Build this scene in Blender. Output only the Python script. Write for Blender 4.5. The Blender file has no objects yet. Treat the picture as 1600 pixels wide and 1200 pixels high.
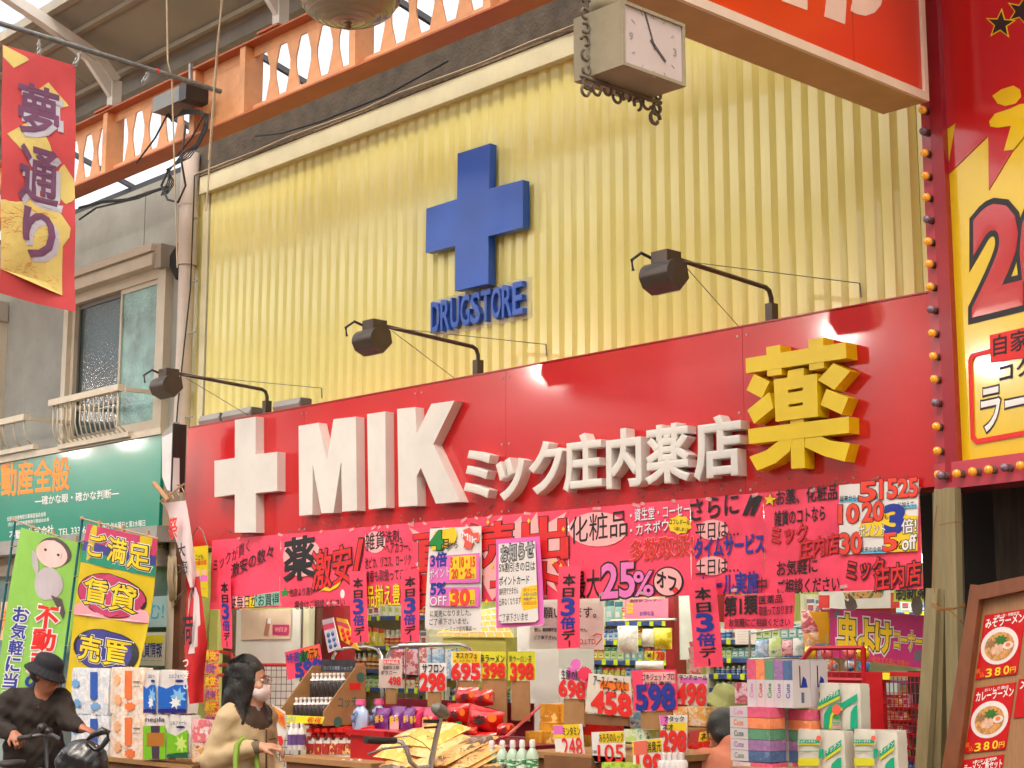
import bpy, math, random
import numpy as np
from math import sin, cos, pi, radians, hypot, atan
from mathutils import Vector, Matrix
random.seed(7)
SC = bpy.context.scene
COL = SC.collection

# ---------------------------------------------------------------- camera
CAM = Vector((7.3, -6.5, 1.6))
FPX = 2500.0
PITCH = atan(408 / FPX)
YAW = atan(2362 / hypot(FPX, 408))
_a = pi / 2 - YAW
FW = Vector((-sin(_a) * cos(PITCH), cos(_a) * cos(PITCH), sin(PITCH)))
RT = Vector((FW.y, -FW.x, 0)).normalized()
UP = RT.cross(FW)
cd = bpy.data.cameras.new('camera')
cam = bpy.data.objects.new('camera', cd)
COL.objects.link(cam)
cam.matrix_world = Matrix(((RT.x, UP.x, -FW.x, CAM.x), (RT.y, UP.y, -FW.y, CAM.y), (RT.z, UP.z, -FW.z, CAM.z), (0, 0, 0, 1)))
cd.sensor_width = 36
cd.lens = 36 * FPX / 1600
cd.clip_start = 0.05
cd.clip_end = 2000
SC.camera = cam
SC.render.resolution_x = 1024
SC.render.resolution_y = 768

# ---------------------------------------------------------------- world and sun
SUN_EL, SUN_AZ = radians(58), radians(150)
w = bpy.data.worlds.new("World")
SC.world = w
w.use_nodes = True
nt = w.node_tree
nt.nodes.clear()
sky = nt.nodes.new('ShaderNodeTexSky')
sky.sky_type = 'NISHITA'
sky.sun_disc = False
sky.sun_elevation = SUN_EL
sky.sun_rotation = SUN_AZ
sky.dust_density = 8
sky.air_density = 1.3
sky.ozone_density = 0.5
warm = nt.nodes.new('ShaderNodeMixRGB')
warm.blend_type = 'MULTIPLY'
warm.inputs[0].default_value = 1
warm.inputs[2].default_value = (0.98, 0.985, 0.95, 1)
bg = nt.nodes.new('ShaderNodeBackground')
bg.inputs[1].default_value = 0.15
wo = nt.nodes.new('ShaderNodeOutputWorld')
nt.links.new(sky.outputs[0], warm.inputs[1])
nt.links.new(warm.outputs[0], bg.inputs[0])
nt.links.new(bg.outputs[0], wo.inputs[0])
sl = bpy.data.lights.new('sun', 'SUN')
sl.energy = 0.7
sl.angle = radians(14)
sl.color = (1, .95, .88)
so = bpy.data.objects.new('sun', sl)
COL.objects.link(so)
# sun_rotation is measured clockwise from +Y
sd = Vector((sin(SUN_AZ) * cos(SUN_EL), cos(SUN_AZ) * cos(SUN_EL), sin(SUN_EL)))
so.rotation_euler = sd.to_track_quat('Z', 'Y').to_euler()
so.location = (0, -4, 20)
vs = SC.view_settings
vs.view_transform = 'Standard'
vs.look = 'None'
vs.exposure = 1.42
vs.gamma = 1
vs.use_curve_mapping = False
SC.cycles.use_denoising = True
SC.cycles.max_bounces = 6
SC.cycles.diffuse_bounces = 4
SC.cycles.transparent_max_bounces = 8
SC.cycles.caustics_reflective = False
SC.cycles.caustics_refractive = False
SC.cycles.sample_clamp_indirect = 6

# ---------------------------------------------------------------- pixel rays to points on planes of the place
def ray(u, v):
    return FW * FPX + RT * (u - 800) + UP * (600 - v)
def P(u, v, y=0.0):
    d = ray(u, v)
    return CAM + d * ((y - CAM.y) / d.y)
def PX(u, v, x):
    d = ray(u, v)
    return CAM + d * ((x - CAM.x) / d.x)
def PZ(u, v, z):
    d = ray(u, v)
    return CAM + d * ((z - CAM.z) / d.z)
def PD(u, v, dep):
    return CAM + ray(u, v) * (dep / FPX)

class Frame:
    """a vertical (or leaning) plane in the place: origin, horizontal axis, up axis"""
    def __init__(s, o, ex, ez=(0, 0, 1)):
        s.o = Vector(o); s.ex = Vector(ex).normalized(); s.ez = Vector(ez).normalized()
        s.n = s.ex.cross(s.ez).normalized()
    def ab(s, u, v):
        d = ray(u, v)
        t = (s.o - CAM).dot(s.n) / d.dot(s.n)
        q = CAM + d * t - s.o
        return q.dot(s.ex), q.dot(s.ez)
    def w(s, a, b, d=0.0):
        return s.o + s.ex * a + s.ez * b + s.n * d
def FY(y):
    return Frame((0, y, 0), (1, 0, 0))
def FX(x):
    return Frame((x, 0, 0), (0, 1, 0))

# ---------------------------------------------------------------- materials
def srgb(r, g, b, k=1.0):
    f = lambda c: (c / 255 / 12.92 if c / 255 <= .04045 else ((c / 255 + .055) / 1.055) ** 2.4) * k
    return (min(f(r), 1), min(f(g), 1), min(f(b), 1))
MATS = {}
def M(name, col=None, rough=.6, metal=0., coat=0., var=.06, vs_=6., bump=0., bs=60., emit=None, es=0., trans=0., alpha=1., dirt=0., dcol=(.12, .09, .06), stretch=None, spec=.5, cr=.08):
    if name in MATS:
        return MATS[name]
    m = bpy.data.materials.new(name)
    m.use_nodes = True
    n = m.node_tree; N = n.nodes; L = n.links
    b = N['Principled BSDF']
    b.inputs['Roughness'].default_value = rough
    b.inputs['Metallic'].default_value = metal
    b.inputs['Coat Weight'].default_value = coat
    b.inputs['Coat Roughness'].default_value = cr
    b.inputs['Specular IOR Level'].default_value = spec
    b.inputs['Transmission Weight'].default_value = trans
    b.inputs['Alpha'].default_value = alpha
    b.inputs['Base Color'].default_value = (*col, 1)
    if emit:
        b.inputs['Emission Color'].default_value = (*emit, 1)
        b.inputs['Emission Strength'].default_value = es
    tc = N.new('ShaderNodeTexCoord')
    mp = N.new('ShaderNodeMapping')
    L.new(tc.outputs['Object'], mp.inputs[0])
    if stretch:
        mp.inputs['Scale'].default_value = stretch
    if var > 0 or dirt > 0:
        no = N.new('ShaderNodeTexNoise'); no.inputs['Scale'].default_value = vs_; no.inputs['Detail'].default_value = 6
        L.new(mp.outputs[0], no.inputs['Vector'])
        mr = N.new('ShaderNodeMapRange')
        mr.inputs[1].default_value = .3; mr.inputs[2].default_value = .7
        mr.inputs[3].default_value = 1 - var * 1.6; mr.inputs[4].default_value = 1 + var
        L.new(no.outputs[0], mr.inputs[0])
        mx = N.new('ShaderNodeMixRGB'); mx.blend_type = 'MULTIPLY'; mx.inputs[0].default_value = 1
        mx.inputs[1].default_value = (*col, 1)
        L.new(mr.outputs[0], mx.inputs[2])
        out = mx.outputs[0]
        if dirt > 0:
            n2 = N.new('ShaderNodeTexNoise'); n2.inputs['Scale'].default_value = vs_ * 3.1; n2.inputs['Detail'].default_value = 10; n2.inputs['Roughness'].default_value = .7
            L.new(mp.outputs[0], n2.inputs['Vector'])
            r2 = N.new('ShaderNodeMapRange'); r2.inputs[1].default_value = .5; r2.inputs[2].default_value = .78; r2.inputs[3].default_value = 0; r2.inputs[4].default_value = dirt
            L.new(n2.outputs[0], r2.inputs[0])
            m2 = N.new('ShaderNodeMixRGB'); m2.inputs[2].default_value = (*dcol, 1)
            L.new(r2.outputs[0], m2.inputs[0]); L.new(out, m2.inputs[1])
            out = m2.outputs[0]
        L.new(out, b.inputs['Base Color'])
    if bump > 0:
        nb = N.new('ShaderNodeTexNoise'); nb.inputs['Scale'].default_value = bs; nb.inputs['Detail'].default_value = 4
        L.new(mp.outputs[0], nb.inputs['Vector'])
        bp = N.new('ShaderNodeBump'); bp.inputs['Strength'].default_value = bump; bp.inputs['Distance'].default_value = .01
        L.new(nb.outputs[0], bp.inputs['Height'])
        L.new(bp.outputs[0], b.inputs['Normal'])
        if coat: L.new(bp.outputs[0], b.inputs['Coat Normal'])
    MATS[name] = m
    return m
def sheet_mat(name, col, clear):
    """daylight-passing sheet: part clear, part diffusing"""
    m = bpy.data.materials.new(name); m.use_nodes = True
    N = m.node_tree.nodes; L = m.node_tree.links; N.clear()
    o = N.new('ShaderNodeOutputMaterial'); mx = N.new('ShaderNodeMixShader'); mx.inputs[0].default_value = clear
    t = N.new('ShaderNodeBsdfTranslucent'); t.inputs[0].default_value = (*col, 1); c = N.new('ShaderNodeBsdfTransparent'); c.inputs[0].default_value = (.95, .96, .97, 1)
    L.new(t.outputs[0], mx.inputs[1]); L.new(c.outputs[0], mx.inputs[2]); L.new(mx.outputs[0], o.inputs[0])
    MATS[name] = m
    return m
def print_mat(name, cols, scale=30, stretch=(1, 1, 1), rough=.35, coat=.3, stripes=False, film=0.):
    """printed packaging: patches of a few flat inks"""
    if name in MATS: return MATS[name]
    m = bpy.data.materials.new(name); m.use_nodes = True
    N = m.node_tree.nodes; L = m.node_tree.links
    b = N['Principled BSDF']; b.inputs['Roughness'].default_value = rough; b.inputs['Coat Weight'].default_value = coat
    b.inputs['Coat Roughness'].default_value = .12
    tc = N.new('ShaderNodeTexCoord'); mp = N.new('ShaderNodeMapping'); mp.inputs['Scale'].default_value = stretch
    L.new(tc.outputs['Object'], mp.inputs[0])
    oi = N.new('ShaderNodeObjectInfo')
    no = N.new('ShaderNodeTexNoise'); no.inputs['Scale'].default_value = scale; no.inputs['Detail'].default_value = 5; no.inputs['Roughness'].default_value = .65
    no.noise_dimensions = '4D'
    L.new(mp.outputs[0], no.inputs['Vector'])
    mu = N.new('ShaderNodeMath'); mu.operation = 'MULTIPLY'; mu.inputs[1].default_value = 7
    L.new(oi.outputs['Random'], mu.inputs[0]); L.new(mu.outputs[0], no.inputs['W'])
    cr = N.new('ShaderNodeValToRGB'); cr.color_ramp.interpolation = 'CONSTANT' if not stripes else 'LINEAR'
    e = cr.color_ramp.elements
    k = len(cols)
    pos = [0] + [.36 + .3 * i / max(1, k - 1) for i in range(1, k)]
    e[0].position = 0; e[0].color = (*cols[0], 1)
    e[1].position = pos[1]; e[1].color = (*cols[1], 1)
    for i in range(2, k):
        x = e.new(pos[i]); x.color = (*cols[i], 1)
    L.new(no.outputs[0], cr.inputs[0])
    L.new(cr.outputs[0], b.inputs['Base Color'])
    if film:
        nb = N.new('ShaderNodeTexNoise'); nb.inputs['Scale'].default_value = 22; nb.inputs['Detail'].default_value = 3
        L.new(mp.outputs[0], nb.inputs['Vector'])
        bp = N.new('ShaderNodeBump'); bp.inputs['Strength'].default_value = film; bp.inputs['Distance'].default_value = .02
        L.new(nb.outputs[0], bp.inputs['Height']); L.new(bp.outputs[0], b.inputs['Normal']); L.new(bp.outputs[0], b.inputs['Coat Normal'])
    MATS[name] = m
    return m

# ---------------------------------------------------------------- objects
WL = {}
def setp(o, label=None, cat=None, group=None, kind=None):
    if label: o['label'] = label
    if cat: o['category'] = cat
    if group: o['group'] = group
    if kind: o['kind'] = kind
    return o
def thing(name, label, cat, loc=(0, 0, 0), group=None, rz=0.):
    o = bpy.data.objects.new(name, None)
    o.empty_display_size = .1
    COL.objects.link(o)
    o.location = loc
    o.rotation_euler = (0, 0, rz)
    WL[o] = Vector(loc)
    return setp(o, label, cat, group)
def org(parent):
    return WL.get(parent, Vector((0, 0, 0)))
class MB:
    def __init__(s):
        s.v = []; s.f = []; s.mi = []
    def add(s, vs_, fs, m=0):
        k = len(s.v)
        s.v += [tuple(x) for x in vs_]
        s.f += [tuple(i + k for i in f) for f in fs]
        s.mi += [m] * len(fs)
        return s
    def hexa(s, c, m=0):
        """8 corners: bottom 4 counter-clockwise, top 4"""
        return s.add(c, [(3, 2, 1, 0), (4, 5, 6, 7), (0, 1, 5, 4), (1, 2, 6, 5), (2, 3, 7, 6), (3, 0, 4, 7)], m)
    def box(s, x0, x1, y0, y1, z0, z1, m=0):
        x0, x1 = sorted((x0, x1)); y0, y1 = sorted((y0, y1)); z0, z1 = sorted((z0, z1))
        return s.hexa([(x0, y0, z0), (x1, y0, z0), (x1, y1, z0), (x0, y1, z0), (x0, y0, z1), (x1, y0, z1), (x1, y1, z1), (x0, y1, z1)], m)
    def obox(s, c, ax, ay, az, m=0):
        c = Vector(c); ax = Vector(ax); ay = Vector(ay); az = Vector(az)
        return s.hexa([c - ax - ay - az, c + ax - ay - az, c + ax + ay - az, c - ax + ay - az, c - ax - ay + az, c + ax - ay + az, c + ax + ay + az, c - ax + ay + az], m)
    def bar(s, a, b, w_, h_, m=0, up=(0, 0, 1)):
        a = Vector(a); b = Vector(b); d = b - a
        ay = d.cross(Vector(up))
        if ay.length < 1e-6: ay = d.cross(Vector((1, 0, 0)))
        ay.normalize(); az = ay.cross(d).normalized()
        return s.obox((a + b) / 2, d / 2, ay * w_ / 2, az * h_ / 2, m)
    def tube(s, pts, r, n=8, m=0, cap=True):
        pts = [Vector(p) for p in pts]
        rs = r if isinstance(r, (list, tuple)) else [r] * len(pts)
        rings = []; ref = Vector((0, 0, 1))
        for i, p in enumerate(pts):
            d = (pts[min(i + 1, len(pts) - 1)] - pts[max(i - 1, 0)]).normalized()
            if abs(d.dot(ref)) > .95: ref = Vector((1, 0, 0)) if abs(d.x) < .9 else Vector((0, 1, 0))
            a = d.cross(ref).normalized(); b = d.cross(a)
            ref = -b if False else ref
            rings.append([p + (a * cos(2 * pi * j / n) + b * sin(2 * pi * j / n)) * rs[i] for j in range(n)])
        vv = [q for ring in rings for q in ring]; ff = []
        for i in range(len(pts) - 1):
            for j in range(n):
                k = (j + 1) % n
                ff.append((i * n + j, i * n + k, (i + 1) * n + k, (i + 1) * n + j))
        if cap:
            ff.append(tuple(range(n))[::-1]); ff.append(tuple((len(pts) - 1) * n + j for j in range(n)))
        return s.add(vv, ff, m)
    def lathe(s, prof, o=(0, 0, 0), n=16, m=0, axis='z', sx=1, sy=1, ms=None):
        o = Vector(o); vv = []; k = len(prof)
        for r, z in prof:
            for j in range(n):
                a = 2 * pi * j / n
                q = (r * cos(a) * sx, r * sin(a) * sy, z)
                if axis == 'y': q = (q[0], -z, q[1])
                if axis == 'x': q = (z, q[0], q[1])
                vv.append(o + Vector(q))
        for i in range(k - 1):
            s.add([], [], m)
        base = len(s.v); s.v += [tuple(q) for q in vv]
        for i in range(k - 1):
            for j in range(n):
                j2 = (j + 1) % n
                s.f.append((base + i * n + j, base + i * n + j2, base + (i + 1) * n + j2, base + (i + 1) * n + j)); s.mi.append(ms[i] if ms else m)
        for i in (0, k - 1):
            if prof[i][0] > 1e-5:
                ff = tuple(base + i * n + j for j in range(n))
                s.f.append(ff[::-1] if i == 0 else ff); s.mi.append(ms[min(i, k - 2)] if ms else m)
        return s
    def ball(s, c, r, n=12, m=0, sx=1, sy=1, sz=1):
        k = max(4, n // 2)
        return s.lathe([(r * sin(pi * i / k) + (1e-6 if i in (0, k) else 0), -r * sz * cos(pi * i / k)) for i in range(k + 1)], c, n, m, sx=sx, sy=sy)
    def build(s, name, mats, parent=None, smooth=False, base=True, rz=None):
        """ONE mesh object; vertices are world coordinates unless the parent stands at the origin of its own"""
        if not isinstance(mats, (list, tuple)): mats = [mats]
        me = bpy.data.meshes.new(name)
        arr = np.array(s.v, dtype=float)
        if parent is not None:
            o0 = org(parent)
        elif base:
            lo = arr.min(0); hi = arr.max(0)
            o0 = Vector(((lo[0] + hi[0]) / 2, (lo[1] + hi[1]) / 2, lo[2]))
        else:
            o0 = Vector((0, 0, 0))
        arr = arr - np.array(o0)
        me.from_pydata([tuple(x) for x in arr], [], s.f)
        for m in mats: me.materials.append(m)
        if len(mats) > 1: me.polygons.foreach_set('material_index', s.mi)
        if smooth:
            me.polygons.foreach_set('use_smooth', [True] * len(s.f))
            if smooth == 'auto':
                me.set_sharp_from_angle(angle=radians(38))
        me.update()
        o = bpy.data.objects.new(name, me)
        COL.objects.link(o)
        if parent is not None:
            o.parent = parent
            WL[o] = o0
        else:
            o.location = o0
            WL[o] = Vector(o0)
        return o
ORDN = 'first second third fourth fifth sixth seventh eighth ninth tenth eleventh twelfth thirteenth fourteenth fifteenth sixteenth seventeenth eighteenth nineteenth twentieth'.split()
def nth(i): return ORDN[i] if i < 20 else ('twenty-' + ORDN[i - 20] if i < 29 else 'thirty-' + ORDN[(i - 30) % 9])
def dup(root, loc, label=None, group=None, rz=None, scale=None):
    def cp(o, par):
        c = o.copy(); COL.objects.link(c)
        if par: c.parent = par
        for ch in o.children: cp(ch, c)
        return c
    r = cp(root, None)
    r.location = loc; WL[r] = Vector(loc)
    if label: r['label'] = label
    if group: r['group'] = group
    if rz is not None: r.rotation_euler = (0, 0, rz)
    if scale: r.scale = scale
    return r
def kids(o, ms, name, parent):
    """a copied part sharing mesh data"""
    c = o.copy(); c.name = name; COL.objects.link(c); c.parent = parent
    return c

# ---------------------------------------------------------------- lettering
TC = {}
def glyphs(s, wt, ext, bev=0., sp=1.0):
    k = (s, wt, ext, bev, sp)
    if k in TC: return TC[k]
    c = bpy.data.curves.new('lettering', 'FONT')
    c.body = s; c.offset = wt; c.extrude = ext; c.resolution_u = 3
    c.align_x = 'CENTER' if '\n' in s else 'LEFT'
    c.space_line = sp
    if bev: c.bevel_depth = bev; c.bevel_resolution = 0
    o = bpy.data.objects.new('lettering', c)
    me = bpy.data.meshes.new_from_object(o)
    v = np.zeros(len(me.vertices) * 3); me.vertices.foreach_get('co', v); v = v.reshape(-1, 3)
    f = [tuple(p.vertices) for p in me.polygons]
    bpy.data.meshes.remove(me); bpy.data.objects.remove(o); bpy.data.curves.remove(c)
    TC[k] = (v, f)
    return TC[k]
class Surf:
    """a bilinear patch on a Frame given by four photo corners (TL, TR, BR, BL); s to the right, t down"""
    def __init__(s, fr, quad, disp=None):
        s.fr = fr; s.c = [fr.ab(*q) for q in quad]; s.disp = disp
    def at(s, a, t, d=0.):
        (x0, y0), (x1, y1), (x2, y2), (x3, y3) = s.c
        x = (x0 * (1 - a) + x1 * a) * (1 - t) + (x3 * (1 - a) + x2 * a) * t
        y = (y0 * (1 - a) + y1 * a) * (1 - t) + (y3 * (1 - a) + y2 * a) * t
        return s.fr.w(x, y, d + (s.disp(a, t) if s.disp else 0))
def prect(u0, v0, u1, v1):
    return [(u0, v0), (u1, v0), (u1, v1), (u0, v1)]
def rectq(fr, u0, v0, u1, v1):
    """photo rectangle -> true rectangle on the frame, as a Surf"""
    s = Surf(fr, prect(u0, v0, u1, v1))
    um, vm = (u0 + u1) / 2, (v0 + v1) / 2
    a0 = fr.ab(u0, vm)[0]; a1 = fr.ab(u1, vm)[0]; b0 = fr.ab(um, v0)[1]; b1 = fr.ab(um, v1)[1]
    s.c = [(a0, b0), (a1, b0), (a1, b1), (a0, b1)]
    return s
def letter(sf, txt, box, mat, parent, lift=.0015, wt=.012, ext=0., bev=0., name='lettering', sp=1.0):
    """lettering in box (s0,t0,s1,t1) of a Surf; ext = real depth in metres"""
    v0, _ = glyphs(txt, 0, 0, 0, sp)
    if wt and not bev: bev = wt * .9; wt = 0
    v, f = glyphs(txt, 0, .5 if ext else 0, bev, sp)
    if len(v0) == 0 or len(v) == 0: return None
    mn = v0[:, :2].min(0); mx = v0[:, :2].max(0)
    s0, t0, s1, t1 = box
    mb = MB(); vv = []
    dz = max(mx[1] - mn[1], 1e-4); dx = max(mx[0] - mn[0], 1e-4)
    if dz < .25: t0, t1 = (t0 + t1) / 2 - (t1 - t0) * .5 * dz, (t0 + t1) / 2 + (t1 - t0) * .5 * dz
    for x, y, z in v:
        a = s0 + (s1 - s0) * (x - mn[0]) / dx
        t = t1 + (t0 - t1) * (y - mn[1]) / dz
        d = lift + (ext * (z + .5) if ext else (z / bev * .0004 if bev else 0))
        vv.append(sf.at(a, t, d))
    mb.add(vv, f)
    return mb.build(name, mat, parent)
def T(fr, txt, u0, v0, u1, v1, h, mat, parent, **k):
    """a line of writing from (u0,v0) to (u1,v1) (its middle), h photo pixels tall"""
    out = k.pop('outline', None); ow = k.pop('ow', .045)
    sf = Surf(fr, [(u0, v0 - h / 2), (u1, v1 - h / 2), (u1, v1 + h / 2), (u0, v0 + h / 2)])
    if out:
        letter(sf, txt, (0, 0, 1, 1), out, parent, lift=k.get('lift', .0015), wt=0, bev=ow * .8 + k.get('wt', .012) * .9, name='letter_outline', sp=k.get('sp', 1.))
        k['lift'] = k.get('lift', .0015) + .0012
    return letter(sf, txt, (0, 0, 1, 1), mat, parent, **k)
def flat(fr, pts, mat, parent, name, d0=0., d1=.002):
    """a flat outline (photo points) with thickness from d0 to d1 on a frame; concave outlines allowed"""
    return flat_ab(fr, [fr.ab(*p) for p in pts], mat, parent, name, d0, d1)
def flat_ab(fr, ab, mat, parent, name, d0=0., d1=.002, holes=(), side=None):
    c = bpy.data.curves.new(name, 'CURVE'); c.dimensions = '2D'; c.fill_mode = 'BOTH'; c.extrude = abs(d1 - d0) / 2
    for loop in [ab] + list(holes):
        s = c.splines.new('POLY'); s.points.add(len(loop) - 1)
        for i, (x, y) in enumerate(loop): s.points[i].co = (x, y, 0, 1)
        s.use_cyclic_u = True
    o = bpy.data.objects.new(name, c)
    me = bpy.data.meshes.new_from_object(o)
    mb = MB()
    mb.add([fr.w(q.co.x, q.co.y, (d0 + d1) / 2 + q.co.z) for q in me.vertices], [tuple(p.vertices) for p in me.polygons])
    bpy.data.objects.remove(o); bpy.data.curves.remove(c); bpy.data.meshes.remove(me)
    return mb.build(name, mat, parent)
def ell(cu, cv, ru, rv, n=20, jag=0., rot=0.):
    return [(cu + ru * (1 + (jag if i % 2 else -jag)) * cos(2 * pi * i / n + rot), cv + rv * (1 + (jag if i % 2 else -jag)) * sin(2 * pi * i / n + rot)) for i in range(n)]
def star(cu, cv, r, rot=-pi / 2, k=.42):
    return [(cu + r * (1 if i % 2 == 0 else k) * cos(rot + pi * i / 5), cv + r * (1 if i % 2 == 0 else k) * sin(rot + pi * i / 5)) for i in range(10)]
def slab(sf, mat, parent, name, th=.004, nx=1, ny=1, back=None):
    """sheet with thickness over a Surf"""
    mb = MB(); g = {}
    vv = []
    for side, d in ((0, 0.), (1, -th)):
        for j in range(ny + 1):
            for i in range(nx + 1):
                g[side, i, j] = len(vv); vv.append(sf.at(i / nx, j / ny, d))
    ff = []
    for j in range(ny):
        for i in range(nx):
            ff.append((g[0, i, j + 1], g[0, i + 1, j + 1], g[0, i + 1, j], g[0, i, j]))
            ff.append((g[1, i, j], g[1, i + 1, j], g[1, i + 1, j + 1], g[1, i, j + 1]))
    for i in range(nx):
        ff.append((g[0, i, 0], g[0, i + 1, 0], g[1, i + 1, 0], g[1, i, 0])); ff.append((g[0, i + 1, ny], g[0, i, ny], g[1, i, ny], g[1, i + 1, ny]))
    for j in range(ny):
        ff.append((g[0, 0, j + 1], g[0, 0, j], g[1, 0, j], g[1, 0, j + 1])); ff.append((g[0, nx, j], g[0, nx, j + 1], g[1, nx, j + 1], g[1, nx, j]))
    mb.add(vv, ff)
    return mb.build(name, mat, parent, smooth=(nx > 1 or ny > 1) and 'auto')

# ---------------------------------------------------------------- materials used widely
cream = M('cream_siding', srgb(240, 230, 142, .98), rough=.24, coat=.6, var=.05, vs_=3, dirt=.12, dcol=(.42, .34, .14), bump=.02, bs=9, stretch=(3, 3, .35))
trimc = M('cream_trim', srgb(240, 234, 196, .9), rough=.35, var=.04, dirt=.12, dcol=(.35, .28, .14))
redp = M('red_sign_panel', (.56, .008, .012), rough=.3, coat=.5, cr=.09, var=.03, vs_=2)
redd = M('red_sign_edge', (.40, .010, .012), rough=.3, var=.03)
white = M('white_acrylic', (.72, .69, .64), rough=.38, var=.03, vs_=4, dirt=.2, dcol=(.5, .44, .38))
yel = M('yellow_acrylic', srgb(238, 205, 10, .95), rough=.35, var=.04)
blue = M('blue_enamel', srgb(30, 92, 200, .95), rough=.32, coat=.2, var=.10, vs_=3)
blued = M('blue_enamel_dark', srgb(28, 70, 150, .9), rough=.4, var=.06)
orange = M('orange_paint', srgb(234, 166, 112, .85), rough=.5, var=.12, vs_=5, dirt=.35, dcol=(.3, .14, .07), bump=.15, bs=30)
steel = M('galvanised_steel', (.42, .42, .41), rough=.45, metal=.6, var=.12, vs_=20)
greyp = M('grey_painted_steel', (.33, .32, .30), rough=.5, var=.1)
concrete = M('grey_mortar_wall', srgb(156, 157, 150, .95), rough=.85, var=.1, vs_=2.5, dirt=.25, dcol=(.13, .12, .11), bump=.25, bs=80)
darkwall = M('dark_netting_mortar', srgb(92, 82, 70, .8), rough=.9, var=.2, vs_=9, bump=.5, bs=45)
alum = M('beige_aluminium', srgb(212, 200, 178, .85), rough=.4, var=.05, dirt=.1)
pipec = M('beige_pipe', srgb(214, 200, 188, .9), rough=.4, var=.05, dirt=.15)
black = M('black_plastic', (.02, .018, .016), rough=.4, var=.1)
bronze = M('bronze_metal', (.075, .055, .042), rough=.38, metal=.3, coat=.2, var=.12)
rubber = M('black_cable', (.015, .015, .015), rough=.6)
wire = M('steel_wire', (.2, .19, .17), rough=.5, metal=.5)
rope = M('pale_rope', srgb(190, 170, 140, .8), rough=.9, var=.1)
roofm = M('roof_sheet', srgb(150, 146, 132, .95), rough=.75, var=.12, vs_=1.2)
roofbeam = M('roof_rib', srgb(170, 160, 140, .8), rough=.55, var=.06)
inkk = M('black_ink', (.012, .010, .012), rough=.5, var=0)
inkr = M('red_ink', srgb(226, 40, 34), rough=.5, var=.05)
inkb = M('blue_ink', srgb(30, 52, 150), rough=.5, var=.08)
inkw = M('white_ink', (.82, .80, .78), rough=.5, var=0)
inky = M('yellow_ink', srgb(240, 205, 30), rough=.5, var=.05)
inkg = M('green_ink', srgb(20, 140, 60), rough=.5, var=0)
inkp = M('purple_ink', srgb(140, 80, 160), rough=.5, var=.0)
inko = M('orange_ink', srgb(238, 120, 30), rough=.5, var=.05)
inkpk = M('pink_ink', srgb(232, 120, 190), rough=.5, var=.05)
inkc = M('cyan_ink', srgb(90, 190, 225), rough=.5, var=.05)
palepk = M('pale_pink_paint', srgb(246, 178, 178), rough=.6, var=.05)
pinkp = M('fluorescent_pink_paper', (.98, .065, .14), rough=.5, coat=.1, var=.13, vs_=5, bump=.5, bs=6)
whitep = M('white_paper', (.80, .77, .74), rough=.5, coat=.1, var=.03, bump=.1, bs=9)
yellp = M('yellow_paper', srgb(240, 226, 40), rough=.5, var=.03)
lilac = M('lilac_paper', srgb(226, 110, 190), rough=.5, var=.04, bump=.1, bs=9)
card = M('brown_cardboard', srgb(176, 132, 84, .85), rough=.8, var=.08, vs_=14)
cardd = M('dark_cardboard', srgb(140, 96, 60, .8), rough=.8, var=.12, vs_=10)
redrack = M('red_rack_paint', srgb(190, 24, 30, .9), rough=.35, coat=.2, var=.06)

# ================================================================ SETTING
mb = MB(); mb.box(-60, 60, -40, 60, -.3, 0)
paving = M('grey_paving', (.22, .20, .18), rough=.8, var=.15, vs_=2, dirt=.2)
setp(mb.build('ground', paving, base=False), kind='structure')
# shopping street floor slab in brick tone
mb = MB(); mb.box(-30, 20, -7.6, -1.4, .0, .004)
setp(mb.build('street_paving', M('street_tiles', (.26, .17, .13), rough=.6, var=.2, vs_=5), base=False), kind='structure')

# ---- the drugstore building
F0 = FY(0.0)
ZT = 5.055; ZS = 2.30
dr = thing('drugstore_building', 'two storey drugstore faced with cream yellow ribbed siding above the red sign', 'building', (0.1, 0, 0))
mb = MB(); mb.box(-3.36, 3.40, .06, .22, 2.30, 5.42); mb.build('wall', darkwall, dr)
mb = MB(); mb.box(-3.36, 6.4, .22, .5, 4.6, 5.40); mb.build('upper_wall', darkwall, dr)
# siding: one pressed panel per rib
PW = 0.1045
proto = None
x = -3.06; n = 0
def siding(x0, w_, z0, z1):
    pr = [(0, -.024), (.56 * w_, -.024), (.64 * w_, -.016), (.93 * w_, .008), (.935 * w_, .034), (.985 * w_, .034), (.985 * w_, -.024), (w_, -.024)]
    m_ = MB(); vv = []
    nz = 9
    for i in range(nz):
        z = z0 + (z1 - z0) * i / (nz - 1)
        for a, b in pr: vv.append((x0 + a, b + random.uniform(-.0003, .0003), z))
    k = len(pr)
    m_.add(vv, [(i * k + j, i * k + j + 1, (i + 1) * k + j + 1, (i + 1) * k + j) for i in range(nz - 1) for j in range(k - 1)])
    return m_
protos = []
for i in range(6):
    o = siding(0.1, PW, 3.0, ZT).build('siding_panel', cream, dr)
    protos.append(o)
while x + PW < 3.27:
    if n < 6: o = protos[n]
    else: o = kids(random.choice(protos), None, 'siding_panel', dr)
    o.location = (x - 0.1, 0, 0)
    x += PW; n += 1
mb = MB(); mb.box(x + .001, 3.40, -.02, .04, 3.0, ZT + .1); mb.build('edge_panel', cream, dr)
mb = MB(); mb.box(-3.15, -3.075, -.035, .04, 3.0, ZT + .06); mb.build('corner_trim', trimc, dr)
mb = MB(); mb.box(-3.36, -3.155, -.012, .05, 1.2, ZT + .06); mb.build('edge_panel', cream, dr)
mb = MB(); mb.box(-3.15, 3.42, -.075, .05, ZT + .0, ZT + .135); mb.build('fascia_trim', trimc, dr)
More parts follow.
